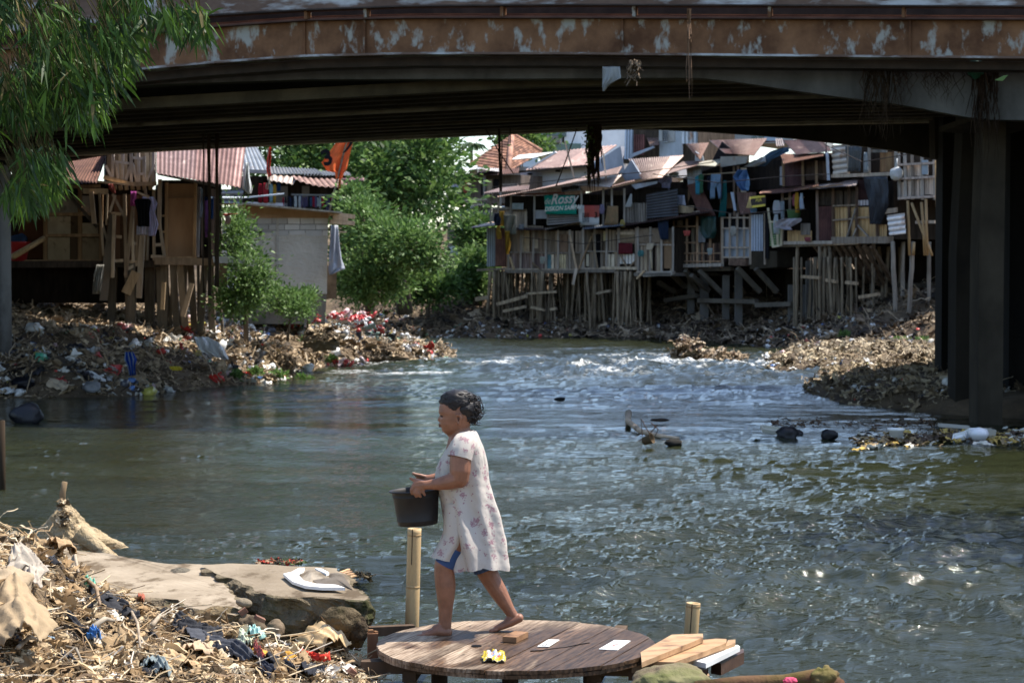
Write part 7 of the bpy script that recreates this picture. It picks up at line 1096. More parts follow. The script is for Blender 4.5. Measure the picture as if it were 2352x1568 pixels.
def fp(c, cx, cy, dz=0.0):
    """point of the heap seen at a pixel"""
    d = ray(*c(cx, cy)); t = np.arange(6, 20, .03); k = np.nonzero(CAMZ+d.z*t < height(d.x*t, d.y*t))[0]; t = float(t[k[0]]) if len(k) else 12.0
    return Vector((d.x*t, d.y*t, CAMZ+d.z*t+dz))
def drape(name, label, cat, cs, w_, tint, c=k3, m='rag', seed=0, lift=.05, nu=26, nv=9, curl=.05):
    """crumpled strip of cloth lying along a path on the heap"""
    pts = [fp(c, *q, lift) for q in cs]; R_ = random.Random(seed); a = MB(); 
    def f(i, j):
        s_ = i*(len(pts)-1); k = min(int(s_), len(pts)-2); p = pts[k].lerp(pts[k+1], s_-k); d = (pts[min(k+1, len(pts)-1)]-pts[k]); sd = Vector((-d.y, d.x, 0)).normalized(); ww = w_*(.45+.55*math.sin(math.pi*min(1, max(0, i*.9+.08))))*(1+.3*float(vn(i*4+seed, 0, 0, seed)))
        jj = j-.5; n_ = float(fbm(i*5+seed, jj*3, 0, 4, seed)); e_ = 1+.35*float(fbm(i*9, jj*2+seed, 0, 3, seed+2)); return p+sd*(jj*ww*e_)+Vector((0, 0, curl*(1-4*jj*jj)*.6+n_*.035+.009*math.sin(jj*26+n_*5)-abs(jj)*ww*.25))
    a.grid(f, nu*2, nv*3, tint, thick=(0, 0, -.006)); return tag(a.build(name, m, smooth=True), label, cat)
BK = (.045, .046, .052)
drape('black_cloth', 'black ribbed cloth strip lying highest below the left slab edge', 'cloth', [(820, 810), (930, 850), (1050, 910), (1180, 980)], .16, BK, seed=1); drape('black_cloth', 'black cloth strip hanging lower right of the highest one', 'cloth', [(900, 900), (1020, 960), (1150, 1010), (1280, 1040)], .12, BK, seed=2)
drape('black_cloth', 'black crumpled cloth near the middle of the heap', 'cloth', [(1620, 1080), (1700, 1120), (1800, 1150), (1880, 1160)], .2, BK, seed=3); drape('black_cloth', 'long dark grey cloth sweeping across the lower heap', 'cloth', [(60, 1110), (250, 1110), (450, 1150), (640, 1190), (760, 1280), (840, 1370)], .14, (.07, .075, .09), k4, seed=4); drape('black_cloth', 'folded black cloth above the long dark grey one', 'cloth', [(0, 880), (130, 960), (300, 1010), (470, 1040)], .16, BK, k4, seed=5); drape('black_cloth', 'small black rag at the lower edge near the red string', 'cloth', [(1010, 1360), (1120, 1380), (1230, 1450), (1300, 1500)], .12, (.03, .032, .04), k4, seed=6); drape('black_cloth', 'black rag end at the lower right of the heap', 'cloth', [(1400, 1500), (1520, 1440), (1650, 1480)], .09, (.03, .032, .04), k4, seed=7); drape('grey_cloth', 'thin black strap curling down the middle of the heap', 'cloth', [(620, 1050), (720, 1130), (800, 1210), (860, 1250)], .05, BK, seed=8)
drape('tan_cloth', 'pleated tan cloth at the bottom centre of the heap', 'cloth', [(1480, 1400), (1600, 1440), (1700, 1480)], .26, (.5, .36, .21), seed=9); drape('tan_cloth', 'tan blanket roll sticking up at the upper part of the heap', 'cloth', [(470, 480), (560, 500), (620, 560)], .2, (.42, .29, .17), seed=10, lift=.12); drape('white_cloth', 'dirty white cloth streaming down the left of the heap', 'cloth', [(150, 560), (230, 660), (290, 780), (270, 900)], .2, (.42, .37, .31), seed=11, lift=.14); drape('blue_rag', 'blue grey rag at the bottom edge of the heap', 'cloth', [(1380, 1500), (1440, 1460), (1500, 1540)], .12, (.2, .24, .25), seed=12); drape('tan_cloth', 'tan cloth sack end standing at the lower left corner', 'cloth', [(120, 960), (130, 1150), (200, 1320), (230, 1500)], .32, (.36, .27, .17), seed=13, lift=.16, curl=.12); drape('denim_rag', 'dark blue rag beside the black rag at the bottom', 'cloth', [(930, 1430), (1010, 1480), (1080, 1530)], .09, (.05, .055, .075), k4, seed=14)
drape('tan_cloth', 'pale tan rag lying below the black crumpled cloth', 'cloth', [(100, 1250), (220, 1230), (360, 1290)], .16, (.5, .37, .25), k4, seed=15); drape('yellow_foam', 'mustard yellow foam mat on the lower heap', 'foam mat', [(830, 1240), (1000, 1240), (1180, 1270), (1360, 1300)], .26, (.55, .29, .05), k4, 'debris', 16, lift=.03, curl=.02)
drape('plastic_sheet', 'large translucent amber plastic sheet below the slab', 'plastic sheet', [(1140, 1060), (1350, 1030), (1550, 1080), (1700, 1190), (1770, 1300)], .3, (.62, .43, .22), k4, 'tarp', 17, lift=.11, curl=.09); drape('red_string', 'bright red frayed string right of the mustard foam', 'string', [(1400, 1290), (1520, 1310), (1640, 1350), (1730, 1340)], .035, (.65, .06, .04), k4, 'rag', 18, lift=.06, curl=.01); drape('pink_ribbon', 'pink ribbon lying over the mustard foam', 'ribbon', [(880, 1160), (890, 1240), (930, 1310), (965, 1370)], .03, (.5, .16, .14), k4, 'rag', 19, lift=.07, curl=.01)
drape('foil_wrapper', 'green and silver foil wrapper above the mustard foam', 'wrapper', [(800, 1110), (870, 1070), (940, 1040)], .1, (.3, .5, .45), k4, 'debris_shiny', 20, lift=.07); drape('white_wrapper', 'white wrapper with green edge beside the silver foil', 'wrapper', [(690, 1060), (750, 1100), (790, 1170)], .1, (.55, .6, .45), k4, 'debris_shiny', 21, lift=.05); drape('clay_shard', 'red brown petal shaped scrap standing at the slab edge', 'scrap', [(1290, 890), (1300, 830), (1310, 780)], .08, (.36, .12, .08), k3, 'rag', 22, lift=.06); drape('green_wrapper', 'small mint green wrapper at the left slab corner', 'wrapper', [(790, 730), (830, 755), (875, 770)], .04, (.15, .5, .36), k3, 'debris_shiny', 23, lift=.06)
drape('blue_wrapper', 'small bright blue wrapper in the middle of the heap', 'wrapper', [(850, 1240), (900, 1270)], .06, (.05, .2, .5), k3, 'debris_shiny', 24, lift=.07)
q = fp(k3, 60, 740); a = MB(); a.blob((q.x-.03, q.y, q.z+.01), (.16, .14, .12), 4, .5, 1.8, 5, (.4, .31, .21), oct_=4); tag(a.build('bundled_sack', 'rag', smooth=True), 'pale rounded sack at the left edge of the heap', 'sack')
for i, (x0, y0, x1, y1, r_) in enumerate([(650, 440, 720, 690, .014), (820, 780, 920, 1000, .013), (840, 1220, 1050, 1150, .016), (1210, 1060, 1290, 1400, .01), (1400, 1190, 1500, 1110, .013), (610, 1400, 760, 1560, .008), (170, 1420, 330, 1330, .012)]):
    a = MB(); p0, p1 = fp(k3, x0, y0, .09), fp(k3, x1, y1, .09); mid = (p0+p1)/2+Vector((.01, 0, .03)); a.tube([p0, mid, p1], [r_, r_*.9, r_*.6], 7, rc(1, 1.5, .1)); tag(a.build('twig', 'wood', smooth=True), ['upright twig at the top right of the heap', 'twig leaning below the mint green wrapper', 'reddish stick lying in the middle of the heap', 'pale root hanging down the heap middle', 'short red brown stick near the amber sheet', 'thin twig at the bottom left centre', 'dark strap like stick tied across the tan sack'][i], 'twig', 'twigs on the rubbish heap')
# debris behind the slab
for c_, n, lb, x0, x1, y0, sd in ((k4, 90, 'ribbon of red and black rags along the back edge of the slab', 900, 1420, 130, 1), (k4, 60, 'black wet debris off the slab corner', 1930, 2200, 290, 2)):
    R = np.random.default_rng(sd); pos = np.array([tuple(G(*c_(R.uniform(x0, x1), y0+R.normal(0, 12)), .5 if sd == 1 else .06)) for _ in range(n)]); litter('rag_debris', pos, list(T_RAG)+list(T_STRIP), (.03, .1), [(.3, .2, .13), (.45, .07, .05), (.03, .03, .03), (.12, .16, .07), (.4, .3, .2)] if sd == 1 else [(.05, .045, .035), (.03, .028, .022), (.1, .08, .05)], 'rag', label=lb, seed=sd)
wc = thing('wood_offcuts', G(*k4(1940, 260), .2), 'small fan of pale wood strips off the slab corner', 'wood strips')
for k in range(4): a = MB(); a.beam(G(*k4(1850+k*16, 250+k*22), .35), G(*k4(1950+k*24, 212+k*24), .35), .022, .01, rc(1.1, 1.5)); a.build('strip', 'raw_wood', wc)
# ---------------------------------------------------------------- cable reel platform
ZD = .44; C0 = G(1185.5, 1477, ZD); RD = .822; ang = math.radians(69); dd = Vector((math.cos(ang), math.sin(ang), 0)); dn = Vector((math.sin(ang), -math.cos(ang), 0))
cr = thing('cable_reel_platform', (C0.x, C0.y, ZD-.06), 'round platform made from a weathered plank cable reel end', 'platform')
def disc(zt, th, d_, n_, wd, gap, rad, seed, name):
    R_ = random.Random(seed); x = -rad
    while x < rad-.005:
        w_ = min(R_.uniform(*wd), rad-x); x0, x1 = x+gap/2, x+w_-gap/2; pts = []; jz = R_.uniform(-.002, .002); K = 9
        f_ = lambda q: math.sqrt(max(0, rad*rad-q*q))
        for k in range(K): q = x0+(x1-x0)*k/(K-1); pts.append((q, f_(q)+R_.uniform(-.003, .003)))
        for k in range(K): q = x1-(x1-x0)*k/(K-1); pts.append((q, -f_(q)-R_.uniform(-.004, .004)))
        k_ = R_.choice([.8, 1, 1.2, .7, 1.05]); a = MB(); a.prism([Vector((C0.x, C0.y, zt+jz))+n_*p[0]+d_*p[1] for p in pts], Vector((0, 0, -th)), (k_, k_*.97, k_*.94)); a.build(name, 'reel_wood', cr); x += w_
disc(ZD, .022, dd, dn, (.085, .125), .004, RD, 3, 'plank'); disc(ZD-.026, .022, dn, dd, (.12, .16), .005, RD*.995, 5, 'under_plank')
a = MB(); a.lathe(G(*r4(700, 333), ZD+.0035)-Vector((0, 0, .002)), [(.032, 0), (.03, .002), (0, .002)], 16); a.build('bolt_hole', 'black', cr)
a = MB(); cp = [(1020, 366), (1090, 363), (1160, 352), (1230, 345), (1290, 332), (1350, 320), (1368, 318)]
for p, q in zip(cp, cp[1:]): a.beam(G(*r4(*p), ZD+.001), G(*r4(*q), ZD+.001), .011, .006)
a.build('crack', 'black', cr)
def label_(nm, lb, poly, txt, col, sz, p0):
    t_ = thing(nm, G(*r4(*poly[0]), ZD), lb, 'label'); a = MB(); a.prism([G(*r4(*q), ZD+.006) for q in poly], Vector((0, 0, -.004)), (.95, .95, .92)); a.build('paper', 'white_paint', t_); d = G(*r4(*poly[2]), ZD)-G(*r4(*poly[1]), ZD); u_ = G(*r4(*poly[1]), ZD)-G(*r4(*poly[0]), ZD)
    text_mesh(t_, 'lettering', txt, G(*r4(*p0), ZD+.007), u_, Vector((-u_.y, u_.x, 0)), sz, col, tint=(1, 1, 1) if col == 'black' else (.6, .08, .06), th=.001)
label_('printed_label', 'white paper label with black figures in the middle of the platform', [(1060, 338), (1125, 297), (1192, 298), (1128, 338)], 'EEG . X1', 'black', .052, (1108, 336)); label_('red_label', 'larger white label with red scrawl on the right of the platform', [(1425, 353), (1518, 300), (1613, 304), (1535, 358)], '~ Ivory', 'plastic', .07, (1500, 352))
a = MB(); pb = G(*r4(931, 300), ZD); a.box((pb.x, pb.y, ZD+.0185), (.2, .088, .033), ang, (.6, .52, .48)); tag(a.build('wood_block', 'raw_wood'), 'short wooden block lying on the platform by the back foot', 'block')
a = MB()
def wr(i, j): 
    p = G(*r4(735+i*135, 437-j*55+i*(-5)), ZD+.006); n_ = float(fbm(i*4, j*4, 0, 3, 8)); return p+Vector((n_*.015, n_*.02, abs(n_)*.04+.012*math.sin(i*9)**2))
a.grid(wr, 26, 16, (.95, .95, .9), thick=(0, 0, -.002)); cs = []
for j in range(15):
    for i in range(25): cs.append((.5, .38, .03) if (i < 4 or j < 3 or j > 12 or i > 20) else random.choice([(.5, .5, .48), (.5, .48, .46), (.15, .25, .5), (.5, .15, .08), (.55, .55, .52)]))
a.c[:375] = cs; tag(a.build('snack_wrapper', 'debris_shiny', smooth=True), 'crumpled yellow and white snack wrapper on the platform edge', 'wrapper')
# timbers below, stump, posts, planks
tb = thing('platform_support', (C0.x, C0.y, .2), 'dark wet timbers carrying the round platform', 'timber frame')
for (p0, p1, w_, h_, z) in (((20, 455), (1680, 470), .1, .07, .33), ((200, 330), (1720, 360), .1, .07, .345), ((60, 250), (330, 238), .06, .06, .36), ((1450, 462), (2070, 462), .09, .06, .29), ((300, 520), (500, 230), .08, .06, .28), ((1400, 520), (1560, 240), .08, .06, .28)): a = MB(); a.beam(G(*r4(*p0), z), G(*r4(*p1), z), w_, h_, (.35, .3, .28)); a.build('beam', 'wood', tb)
for p in ((480, 400), (900, 410), (1380, 400), (900, 300)): a = MB(); q = G(*r4(*p), .3); a.tube([(q.x, q.y, -.6), (q.x, q.y, .3)], .05, 8, (.35, .3, .28)); a.build('leg', 'wood', tb)
a = MB(); q = G(*r4(85, 430), .22); a.box((q.x, q.y, .3), (.065, .06, .2), .1, (.7, .45, .35)); a.box((q.x-.012, q.y, .405), (.03, .03, .03), .3, (1, .7, .5)); a.box((q.x+.018, q.y+.01, .4), (.02, .03, .02), .6, (1, .7, .5)); tag(a.build('splintered_post', 'wood'), 'short splintered post at the left edge of the platform', 'post')
for (p0, p1, z, lb) in (((-10, 470), (130, 500), .12, 'dark board lying left of the platform'), ((20, 255), (300, 245), .33, 'dark board behind the platform by the bamboo post')): a = MB(); a.beam(G(*r4(*p0), z), G(*r4(*p1), z), .09, .03, (.5, .4, .35)); tag(a.build('board', 'wood'), lb, 'board')
def bpost(name, label, u0, u1, vt, vb, Y, nodes, zb=-.5):
    b_ = thing(name, P((u0+u1)/2, vb, Y), label, 'bamboo post'); r_ = (u1-u0)/2/F*Y; pt, pb_ = P((u0+u1)/2, vt, Y), P((u0+u1)/2-6, vb, Y); dr_ = (pb_-pt).normalized(); L_ = (pt.z-zb)/-dr_.z; pts = []; rs = []
    for k in range(41): s_ = L_*k/40; pts.append(pt+dr_*s_); rs.append(r_*(.97+.02*math.sin(k)))
    a = MB(); pro = []; n = 20
    zs_ = sorted(set([0.0, L_]+[(v_-vt)/F*Y+o for v_ in nodes for o in (-.012, -.004, 0, .004, .012)])); 
    for z in zs_:
        d_ = min([abs(z-(v_-vt)/F*Y) for v_ in nodes]+[9]); pro.append((r_*(1.06 if d_ < .002 else (.975 if d_ < .006 else 1)), -z))
    pro = pro[::-1]+[(r_*.8, 0), (r_*.78, -.03), (0, -.03)]; a.lathe(pt, pro, n, axis=-dr_); a.build('culm', 'bamboo', b_, smooth=False)
    for p in b_.children[0].data.polygons: p.use_smooth = True
    a = MB(); 
    for v_ in nodes: s_ = (v_-vt)/F*Y; a.lathe(pt+dr_*s_, [(r_*1.005, -.004), (r_*1.035, 0), (r_*1.005, .004)], n, (.5, .4, .3), axis=dr_)
    a.build('node_rings', 'bamboo', b_); a = MB(); a.beam(pt+Vector((-r_*.25, -r_*.985, 0)), pt+dr_*.23+Vector((-r_*.25, -r_*.985, 0)), .004, .004); a.build('split', 'black', b_); return b_
bpost('bamboo_post', 'tall split bamboo post standing behind the platform below the bucket', 936, 968, 1213, 1445, 12.9, (1228, 1348)); bpost('bamboo_post', 'short thick bamboo stub rising behind the loose planks', 1576, 1609, 1384, 1466, 12.3, (1391,))
sd_ = P(6, 1100, 24.6); a = MB(); a.tube([(sd_.x, 24.6, -.5), (sd_.x, 24.6, P(8, 965, 24.6).z)], [.04, .036], 8, (.12, .1, .08)); tag(a.build('wooden_post', 'wood', smooth=True), 'dark wooden post in the water at the left edge', 'post')
PLN = 'loose planks right of the platform'
def plank_(label, poly, z0, z1, m='raw_wood', tint=(1, 1, 1), th=.03):
    n = len(poly); xs = [q[0] for q in poly]; a = MB(); a.prism([G(*r4(*q), z0+(z1-z0)*(q[0]-min(xs))/(max(xs)-min(xs))) for q in poly], Vector((0, 0, -th)), tint); return tag(a.build('loose_plank', m), label, 'plank', PLN)
plank_('widest pale plank with a slanted end leaning on the platform', [(1672, 372), (1858, 268), (2042, 262), (2043, 284), (1980, 312), (1680, 432)], .45, .47); plank_('long orange plank with a cut corner in the middle of the loose planks', [(1750, 428), (2040, 300), (2115, 292), (2182, 294), (2180, 318), (2040, 372), (1870, 432)], .42, .44, tint=(1, .95, .9)); plank_('stepped plank end behind the white one', [(1930, 425), (2182, 322), (2190, 300), (2235, 297), (2233, 318), (2060, 385)], .40, .42, tint=(.95, .95, .95)); plank_('white painted plank at the right of the loose planks', [(1968, 418), (2245, 328), (2262, 338), (2060, 438)], .39, .4, 'white_wall', (1.25, 1.25, 1.2)); plank_('dark wet plank under the white one', [(2090, 430), (2280, 350), (2286, 372), (2150, 440)], .34, .35, 'wet_wood', (.4, .35, .3), .07); plank_('small plank stub above the mossy rock', [(1985, 500), (2075, 495), (2082, 512), (2000, 525)], .22, .22, 'raw_wood', (.7, .7, .7)); plank_('dark cross timber under the loose planks', [(1600, 455), (2065, 455), (2068, 478), (1600, 480)], .33, .33, 'wet_wood', (.35, .3, .28), .06)
plank_('short dark timber joining platform and planks', [(1620, 425), (1880, 420), (1880, 440), (1620, 445)], .385, .385, 'wet_wood', (.5, .45, .4), .05)
p = P(1542, 1576, 10.9); a = MB(); a.blob(tuple(p), (.215, .2, .125), 5, .3, 1.8, 4, oct_=5); tag(a.build('mossy_rock', 'rock_moss', smooth=True), 'rounded mossy green boulder at the bottom edge', 'rock')
a = MB(); a.tube([P(1600, 1578, 10.7), P(1700, 1568, 10.8), P(1800, 1566, 10.8), P(1870, 1560, 10.8), P(1930, 1580, 10.7)], [.035, .04, .042, .06, .05], 14, (.75, .5, .45)); a.blob(tuple(P(1895, 1560, 10.75)), (.075, .07, .07), 4, .5, 2.4, 5, (.8, .72, .5)); tag(a.build('driftwood_log', 'rock_moss', smooth=True), 'mossy driftwood log along the bottom edge', 'log'); a = MB(); a.blob(tuple(P(1815, 1562, 10.5)), (.035, .03, .02), 3, .5, 2, 2, (.6, .08, .15)); tag(a.build('pink_scrap', 'debris'), 'tiny pink scrap on the driftwood log', 'scrap')
# ---------------------------------------------------------------- bamboo clump top left
bc = thing('bamboo_clump', (-6.5, 14, 1), 'bamboo with drooping narrow green leaves hanging into the top left corner', 'bamboo')
outl = [(-80, -80), (500, -80), (505, 20), (490, 70), (455, 95), (400, 80), (350, 60), (320, 120), (300, 160), (265, 190), (245, 230), (235, 280), (200, 300), (175, 340), (160, 400), (130, 440), (95, 460), (60, 480), (20, 470), (-80, 480)]
ox = np.array([q[0] for q in outl], float); oy = np.array([q[1] for q in outl], float); R = np.random.default_rng(17); Cs = []; LV = []; LC_ = []; n = 0; tw = MB()
def inside(px, py): return sdist(outl, px, py)
cu = R.uniform(-80, 505, 5200); cv = R.uniform(-80, 480, 5200); sd = inside(cu, cv); dens = vn(cu/55, cv/80, 0, 5); k = (sd > 2) & (dens > -.12-.15*(sd > 70)); cu, cv, sd = cu[k][:900], cv[k][:900], sd[k][:900]
vs, fs, cc = [], [], []; nb = 0; PALB = np.array([(.03, .07, .014), (.055, .12, .018), (.02, .048, .011), (.12, .22, .03), (.24, .2, .09)])
for u_, v_, s_ in zip(cu, cv, sd):
    Yc = 13.2+R.uniform(0, 3.2); p = np.array(P(u_, v_-25, Yc)); main = np.array([R.uniform(-.35, .75), R.uniform(-.4, .4), -1.0]); m_ = int(R.integers(6, 12)); hue = R.choice(4, p=[.38, .3, .2, .12])
    tw.tube([Vector(p)-Vector((.1*main[0]+.06, 0, -.22)), Vector(p), Vector(p+main*.06)], [.004, .003, .001], 4, (.35, .4, .2), cap=False)
    for _ in range(m_):
        d = main+R.normal(0, .42, 3); d /= np.linalg.norm(d); L_ = R.uniform(.11, .21); W_ = L_*R.uniform(.045, .075); sdv = np.cross(d, R.normal(0, 1, 3)); sdv /= np.linalg.norm(sdv); o = p+R.normal(0, .035, 3); g_ = np.array([0, 0, -.025])
        vs += [o, o+d*L_*.3+sdv*W_, o+d*L_*.7+sdv*W_*.75+g_*.6, o+d*L_+g_*1.6, o+d*L_*.7-sdv*W_*.75+g_*.6, o+d*L_*.3-sdv*W_]; fs.append(tuple(range(nb, nb+6))); nb += 6; q = 4 if R.random() < .03 else hue; cc.append(tuple(PALB[q]*R.uniform(.7, 1.3)))
a = MB(); a.add(np.array(vs), fs, cc); a.build('leaves', 'leaf', bc); tw.build('twigs', 'bark', bc)
for k in range(9):
    x0 = -6.8+k*.18; a = MB(); a.tube([(x0, 14+k*.15, .5), (x0+.3, 14+k*.15, 4), (x0+1.2+k*.15, 14.2, 6.6), (x0+2.6+k*.2, 14.5, 7.2), (x0+3.4+k*.2, 14.5, 6.6)], [.05, .045, .035, .02, .008], 8, (.5, .7, .35)); a.build('culm', 'bamboo', bc, smooth=True)

tree('riverside_tree', 'shade tree on the near right bank just outside the view', [((8.0, 21.2, 5.6), (1.7, 2.2, 1.3)), ((8.9, 19, 5.2), (1.6, 1.6, 1.2))], (9.5, 20, 0), 160, 60, .14, GD, trunk=.15, seed=21, csz=.35, twigs=4)
# ---------------------------------------------------------------- woman with bucket
YW = 12.06
def W(cx, cy, dy=0.0):
    q = P(823.2+cx*.3937, 852.6+cy*.3937, YW); return Vector((q.x, YW+dy*.001, q.z))
SC = .3937/F*YW; MMS = SC
def capsule(bm, p0, r0, p1, r1, fy=1.0, seg=14):
    p0, p1 = Vector(p0), Vector(p1); d = (p1-p0); L_ = d.length
    Q = d.to_track_quat('Z', 'Y').to_matrix() if L_ > 1e-6 else Matrix.Identity(3); rings = []
    for k in range(-6, 1): t = k/6*math.pi/2; rings.append((r0*math.cos(t), r0*math.sin(t)))
    for k in range(0, 7): t = k/6*math.pi/2; rings.append((r1*math.cos(t), L_+r1*math.sin(t)))
    a = MB(); a.lathe((0, 0, 0), [(max(r, 1e-5), z) for r, z in rings], seg); v = np.concatenate(a.v) @ np.array(Q).T+np.array(p0)
    bm.add(v, a.f)
pw = thing('person', W(650, 1540, 0), 'barefoot woman in a white mauve print dress walking left with a black bucket', 'person')
B = MB(); mm_ = lambda r: r*MMS
def chain(pts):
    for (a_, b_) in zip(pts, pts[1:]): capsule(B, W(*a_[:3]), mm_(a_[3]), W(*b_[:3]), mm_(b_[3]))
# head as a lofted surface
prof_f = [(112, 575), (125, 530), (150, 497), (177, 481), (200, 473), (221, 469), (237, 468), (250, 475), (262, 478), (275, 476), (290, 479), (300, 476), (307, 474), (314, 478), (321, 478), (330, 486), (341, 487), (352, 492), (361, 505), (368, 525), (376, 560)]
prof_b = [(112, 578), (125, 622), (150, 655), (177, 668), (221, 676), (262, 668), (300, 655), (340, 645), (376, 640)]
wid = [(112, 8), (125, 44), (150, 66), (190, 76), (240, 77), (280, 74), (310, 68), (335, 58), (352, 45), (364, 32), (376, 24)]
def hd(i, j):
    cy = 112+264*j; xf = float(np.interp(cy, *zip(*prof_f))); xb = float(np.interp(cy, *zip(*prof_b))); w_ = float(np.interp(cy, *zip(*wid))); t = 2*math.pi*i; c_, s_ = math.cos(t), math.sin(t); xm = (xf+xb)/2; hx = (xb-xf)/2
    e = .82; x = xm+hx*math.copysign(abs(c_)**e, c_); y = w_*math.copysign(abs(s_)**.9, s_)
    if c_ < 0:
        n_ = math.exp(-(y/11)**2)*float(np.interp(cy, [248, 258, 272, 284, 292, 298], [0, 4, 13, 20, 13, 0])); x -= n_
        for sy in (-1, 1): x += 7*math.exp(-((y-sy*32)/13)**2-((cy-257)/10)**2); x -= 4*math.exp(-((y-sy*42)/16)**2-((cy-285)/16)**2); x -= 3*math.exp(-((y-sy*30)/18)**2-((cy-240)/7)**2)
        x -= 3*math.exp(-(y/22)**2)*(math.exp(-((cy-309)/4)**2)+math.exp(-((cy-322)/4)**2)); x += 2*math.exp(-(y/24)**2-((cy-316)/2.5)**2)
    q = W(x, cy, 0); return (q.x, YW+y*MMS, q.z)
B.grid(hd, 72, 70)
chain([(585, 310, 0, 56), (600, 360, 0, 60), (610, 430, 0, 75)]); chain([(545, 380, 0, 18), (560, 430, 0, 40)]); chain([(530, 352, 0, 24), (565, 375, 0, 34)])
for s_ in (-1, 1):
    chain([(580, 250, s_*82, 8), (593, 250, s_*88, 9), (601, 264, s_*90, 9), (597, 284, s_*88, 8), (587, 302, s_*83, 8)]); chain([(577, 262, s_*78, 6), (580, 290, s_*78, 7)])
# torso
chain([(610, 430, 0, 95), (600, 540, 0, 110), (620, 700, 0, 120), (640, 880, 0, 125)]); chain([(545, 565, -50, 50), (600, 500, -60, 55)]); chain([(545, 565, 50, 50), (600, 500, 60, 55)]); chain([(620, 405, -60, 50), (610, 420, -140, 56)]); chain([(620, 405, 60, 50), (610, 420, 140, 56)])
# arms
for s_ in (-1, 1):
    o = s_*1; ex = 0 if s_ < 0 else -8
    chain([(608, 425, 145*o, 58), (600, 500, 172*o, 63), (598, 560, 182*o, 62), (594, 606, 182*o, 56)]); chain([(594, 606, 182*o, 55), (540, 624, 180*o, 47), (480, 637, 176*o, 38), (432, 642, 172*o, 30), (402, 645, 170*o, 26)])
    # hand: palm then four fingers over the rim and a thumb on top
    for dz, rr in ((-16, 15), (0, 17), (16, 15)): chain([(402, 645+dz*.6, 170*o, 17), (372, 648+dz, 171*o, rr), (340, 652+dz, 170*o, rr-2)])
    for k, (x0, y0, x1, y1, x2, y2) in enumerate([(332, 645, 318, 672, 322, 694), (346, 662, 338, 690, 346, 709), (364, 668, 360, 694, 369, 710), (384, 668, 386, 688, 394, 702)]):
        r_ = (11, 11.5, 11, 9.5)[k]; chain([(x0, y0, 172*o, r_+1), (x1, y1, (178-2*k*.5)*o, r_), (x2, y2, 171*o, r_-1.5)])
    chain([(385, 632, 166*o, 13), (352, 622, 160*o, 12.5), (328, 617, 157*o, 11), (312, 609, 156*o, 8.5)])
# legs: near leg planted in front, far leg pushing off
chain([(620, 880, -50, 82), (560, 1030, -58, 66), (506, 1120, -60, 62), (503, 1165, -60, 60)]); chain([(503, 1165, -60, 60), (510, 1240, -60, 61), (512, 1300, -60, 54), (511, 1370, -60, 43), (508, 1440, -60, 38), (508, 1478, -60, 37)])
chain([(660, 880, 70, 95), (715, 1080, 62, 78), (752, 1180, 58, 62), (775, 1225, 57, 57)]); chain([(775, 1225, 57, 56), (818, 1295, 56, 52), (850, 1350, 56, 43), (880, 1400, 56, 34), (902, 1432, 56, 31)])
for dy in (-18, 18):
    chain([(520, 1508, -60+dy*.5, 30), (470, 1502, -60+dy, 30), (420, 1514, -60+dy*1.2, 22), (385, 1522, -60+dy*1.3, 16)]); chain([(505, 1475, -60, 34), (455, 1492, -60+dy*.6, 26)])
    chain([(938, 1446, 56+dy*.5, 26), (890, 1468, 56+dy*.8, 27), (840, 1492, 56+dy*1.2, 20), (800, 1508, 56+dy*1.3, 14)]); chain([(902, 1432, 56, 30), (872, 1466, 56+dy*.5, 24)])
for k in range(5):
    dy = -30+k*15; r_ = 12 if k == 0 else 9; chain([(385+k*4, 1524, -62+dy, r_+1), (352+k*7, 1528, -66+dy, r_)]); chain([(802+k*3, 1510, 54+dy, r_+1), (772+k*5, 1517, 52+dy, r_)])
body_o = B.build('body', 'skin', pw, smooth=True)
md_ = body_o.modifiers.new('r', 'REMESH'); md_.mode = 'VOXEL'; md_.voxel_size = .0042; sm = body_o.modifiers.new('s', 'SMOOTH'); sm.iterations = 4; sm.factor = .5
dg = bpy.context.evaluated_depsgraph_get(); me = bpy.data.meshes.new_from_object(body_o.evaluated_get(dg)); body_o.modifiers.clear(); me.name = 'body'
for k_ in list(me.attributes.keys()):
    if k_ == 'tint': me.attributes.remove(me.attributes[k_])
at = me.attributes.new('tint', 'FLOAT_COLOR', 'FACE'); at.data.foreach_set('color', np.ones(len(me.polygons)*4, np.float32)); me.polygons.foreach_set('use_smooth', np.ones(len(me.polygons), bool)); me.materials.clear(); me.materials.append(MATS['skin']); body_o.data = me
def bit(name, pts, r_, tint, m='skin', n=6):
    a = MB(); a.tube([W(*p) for p in pts], [mm_(q) for q in r_], n, tint); return a.build(name, m, pw, smooth=True)
for s_ in (-1, 1):
    bit('eyebrow', [(474, 238, s_*22), (480, 235, s_*36), (492, 240, s_*50)], [2.5, 4.2, 2.5], (.06, .05, .05)); bit('eye', [(481, 257, s_*22), (481, 259, s_*33), (493, 261, s_*50)], [2, 4.2, 2.5], (.05, .04, .04))
    bit('ear_hollow', [(588, 260, s_*87), (590, 270, s_*88.5), (586, 284, s_*86)], [3, 6, 3], (.22, .16, .15))
    bit('nostril', [(474, 290, s_*7), (480, 291, s_*10)], [2, 3], (.35, .25, .25))
bit('lips', [(478, 314, 24), (471.5, 309, 8), (471, 310, -8), (478, 314, -24)], [2.5, 5, 5, 2.5], (.5, .32, .32)); bit('lips', [(480, 318, 22), (473.5, 322, 8), (473.5, 322, -8), (480, 318, -22)], [2.5, 5, 5, 2.5], (.5, .32, .32))
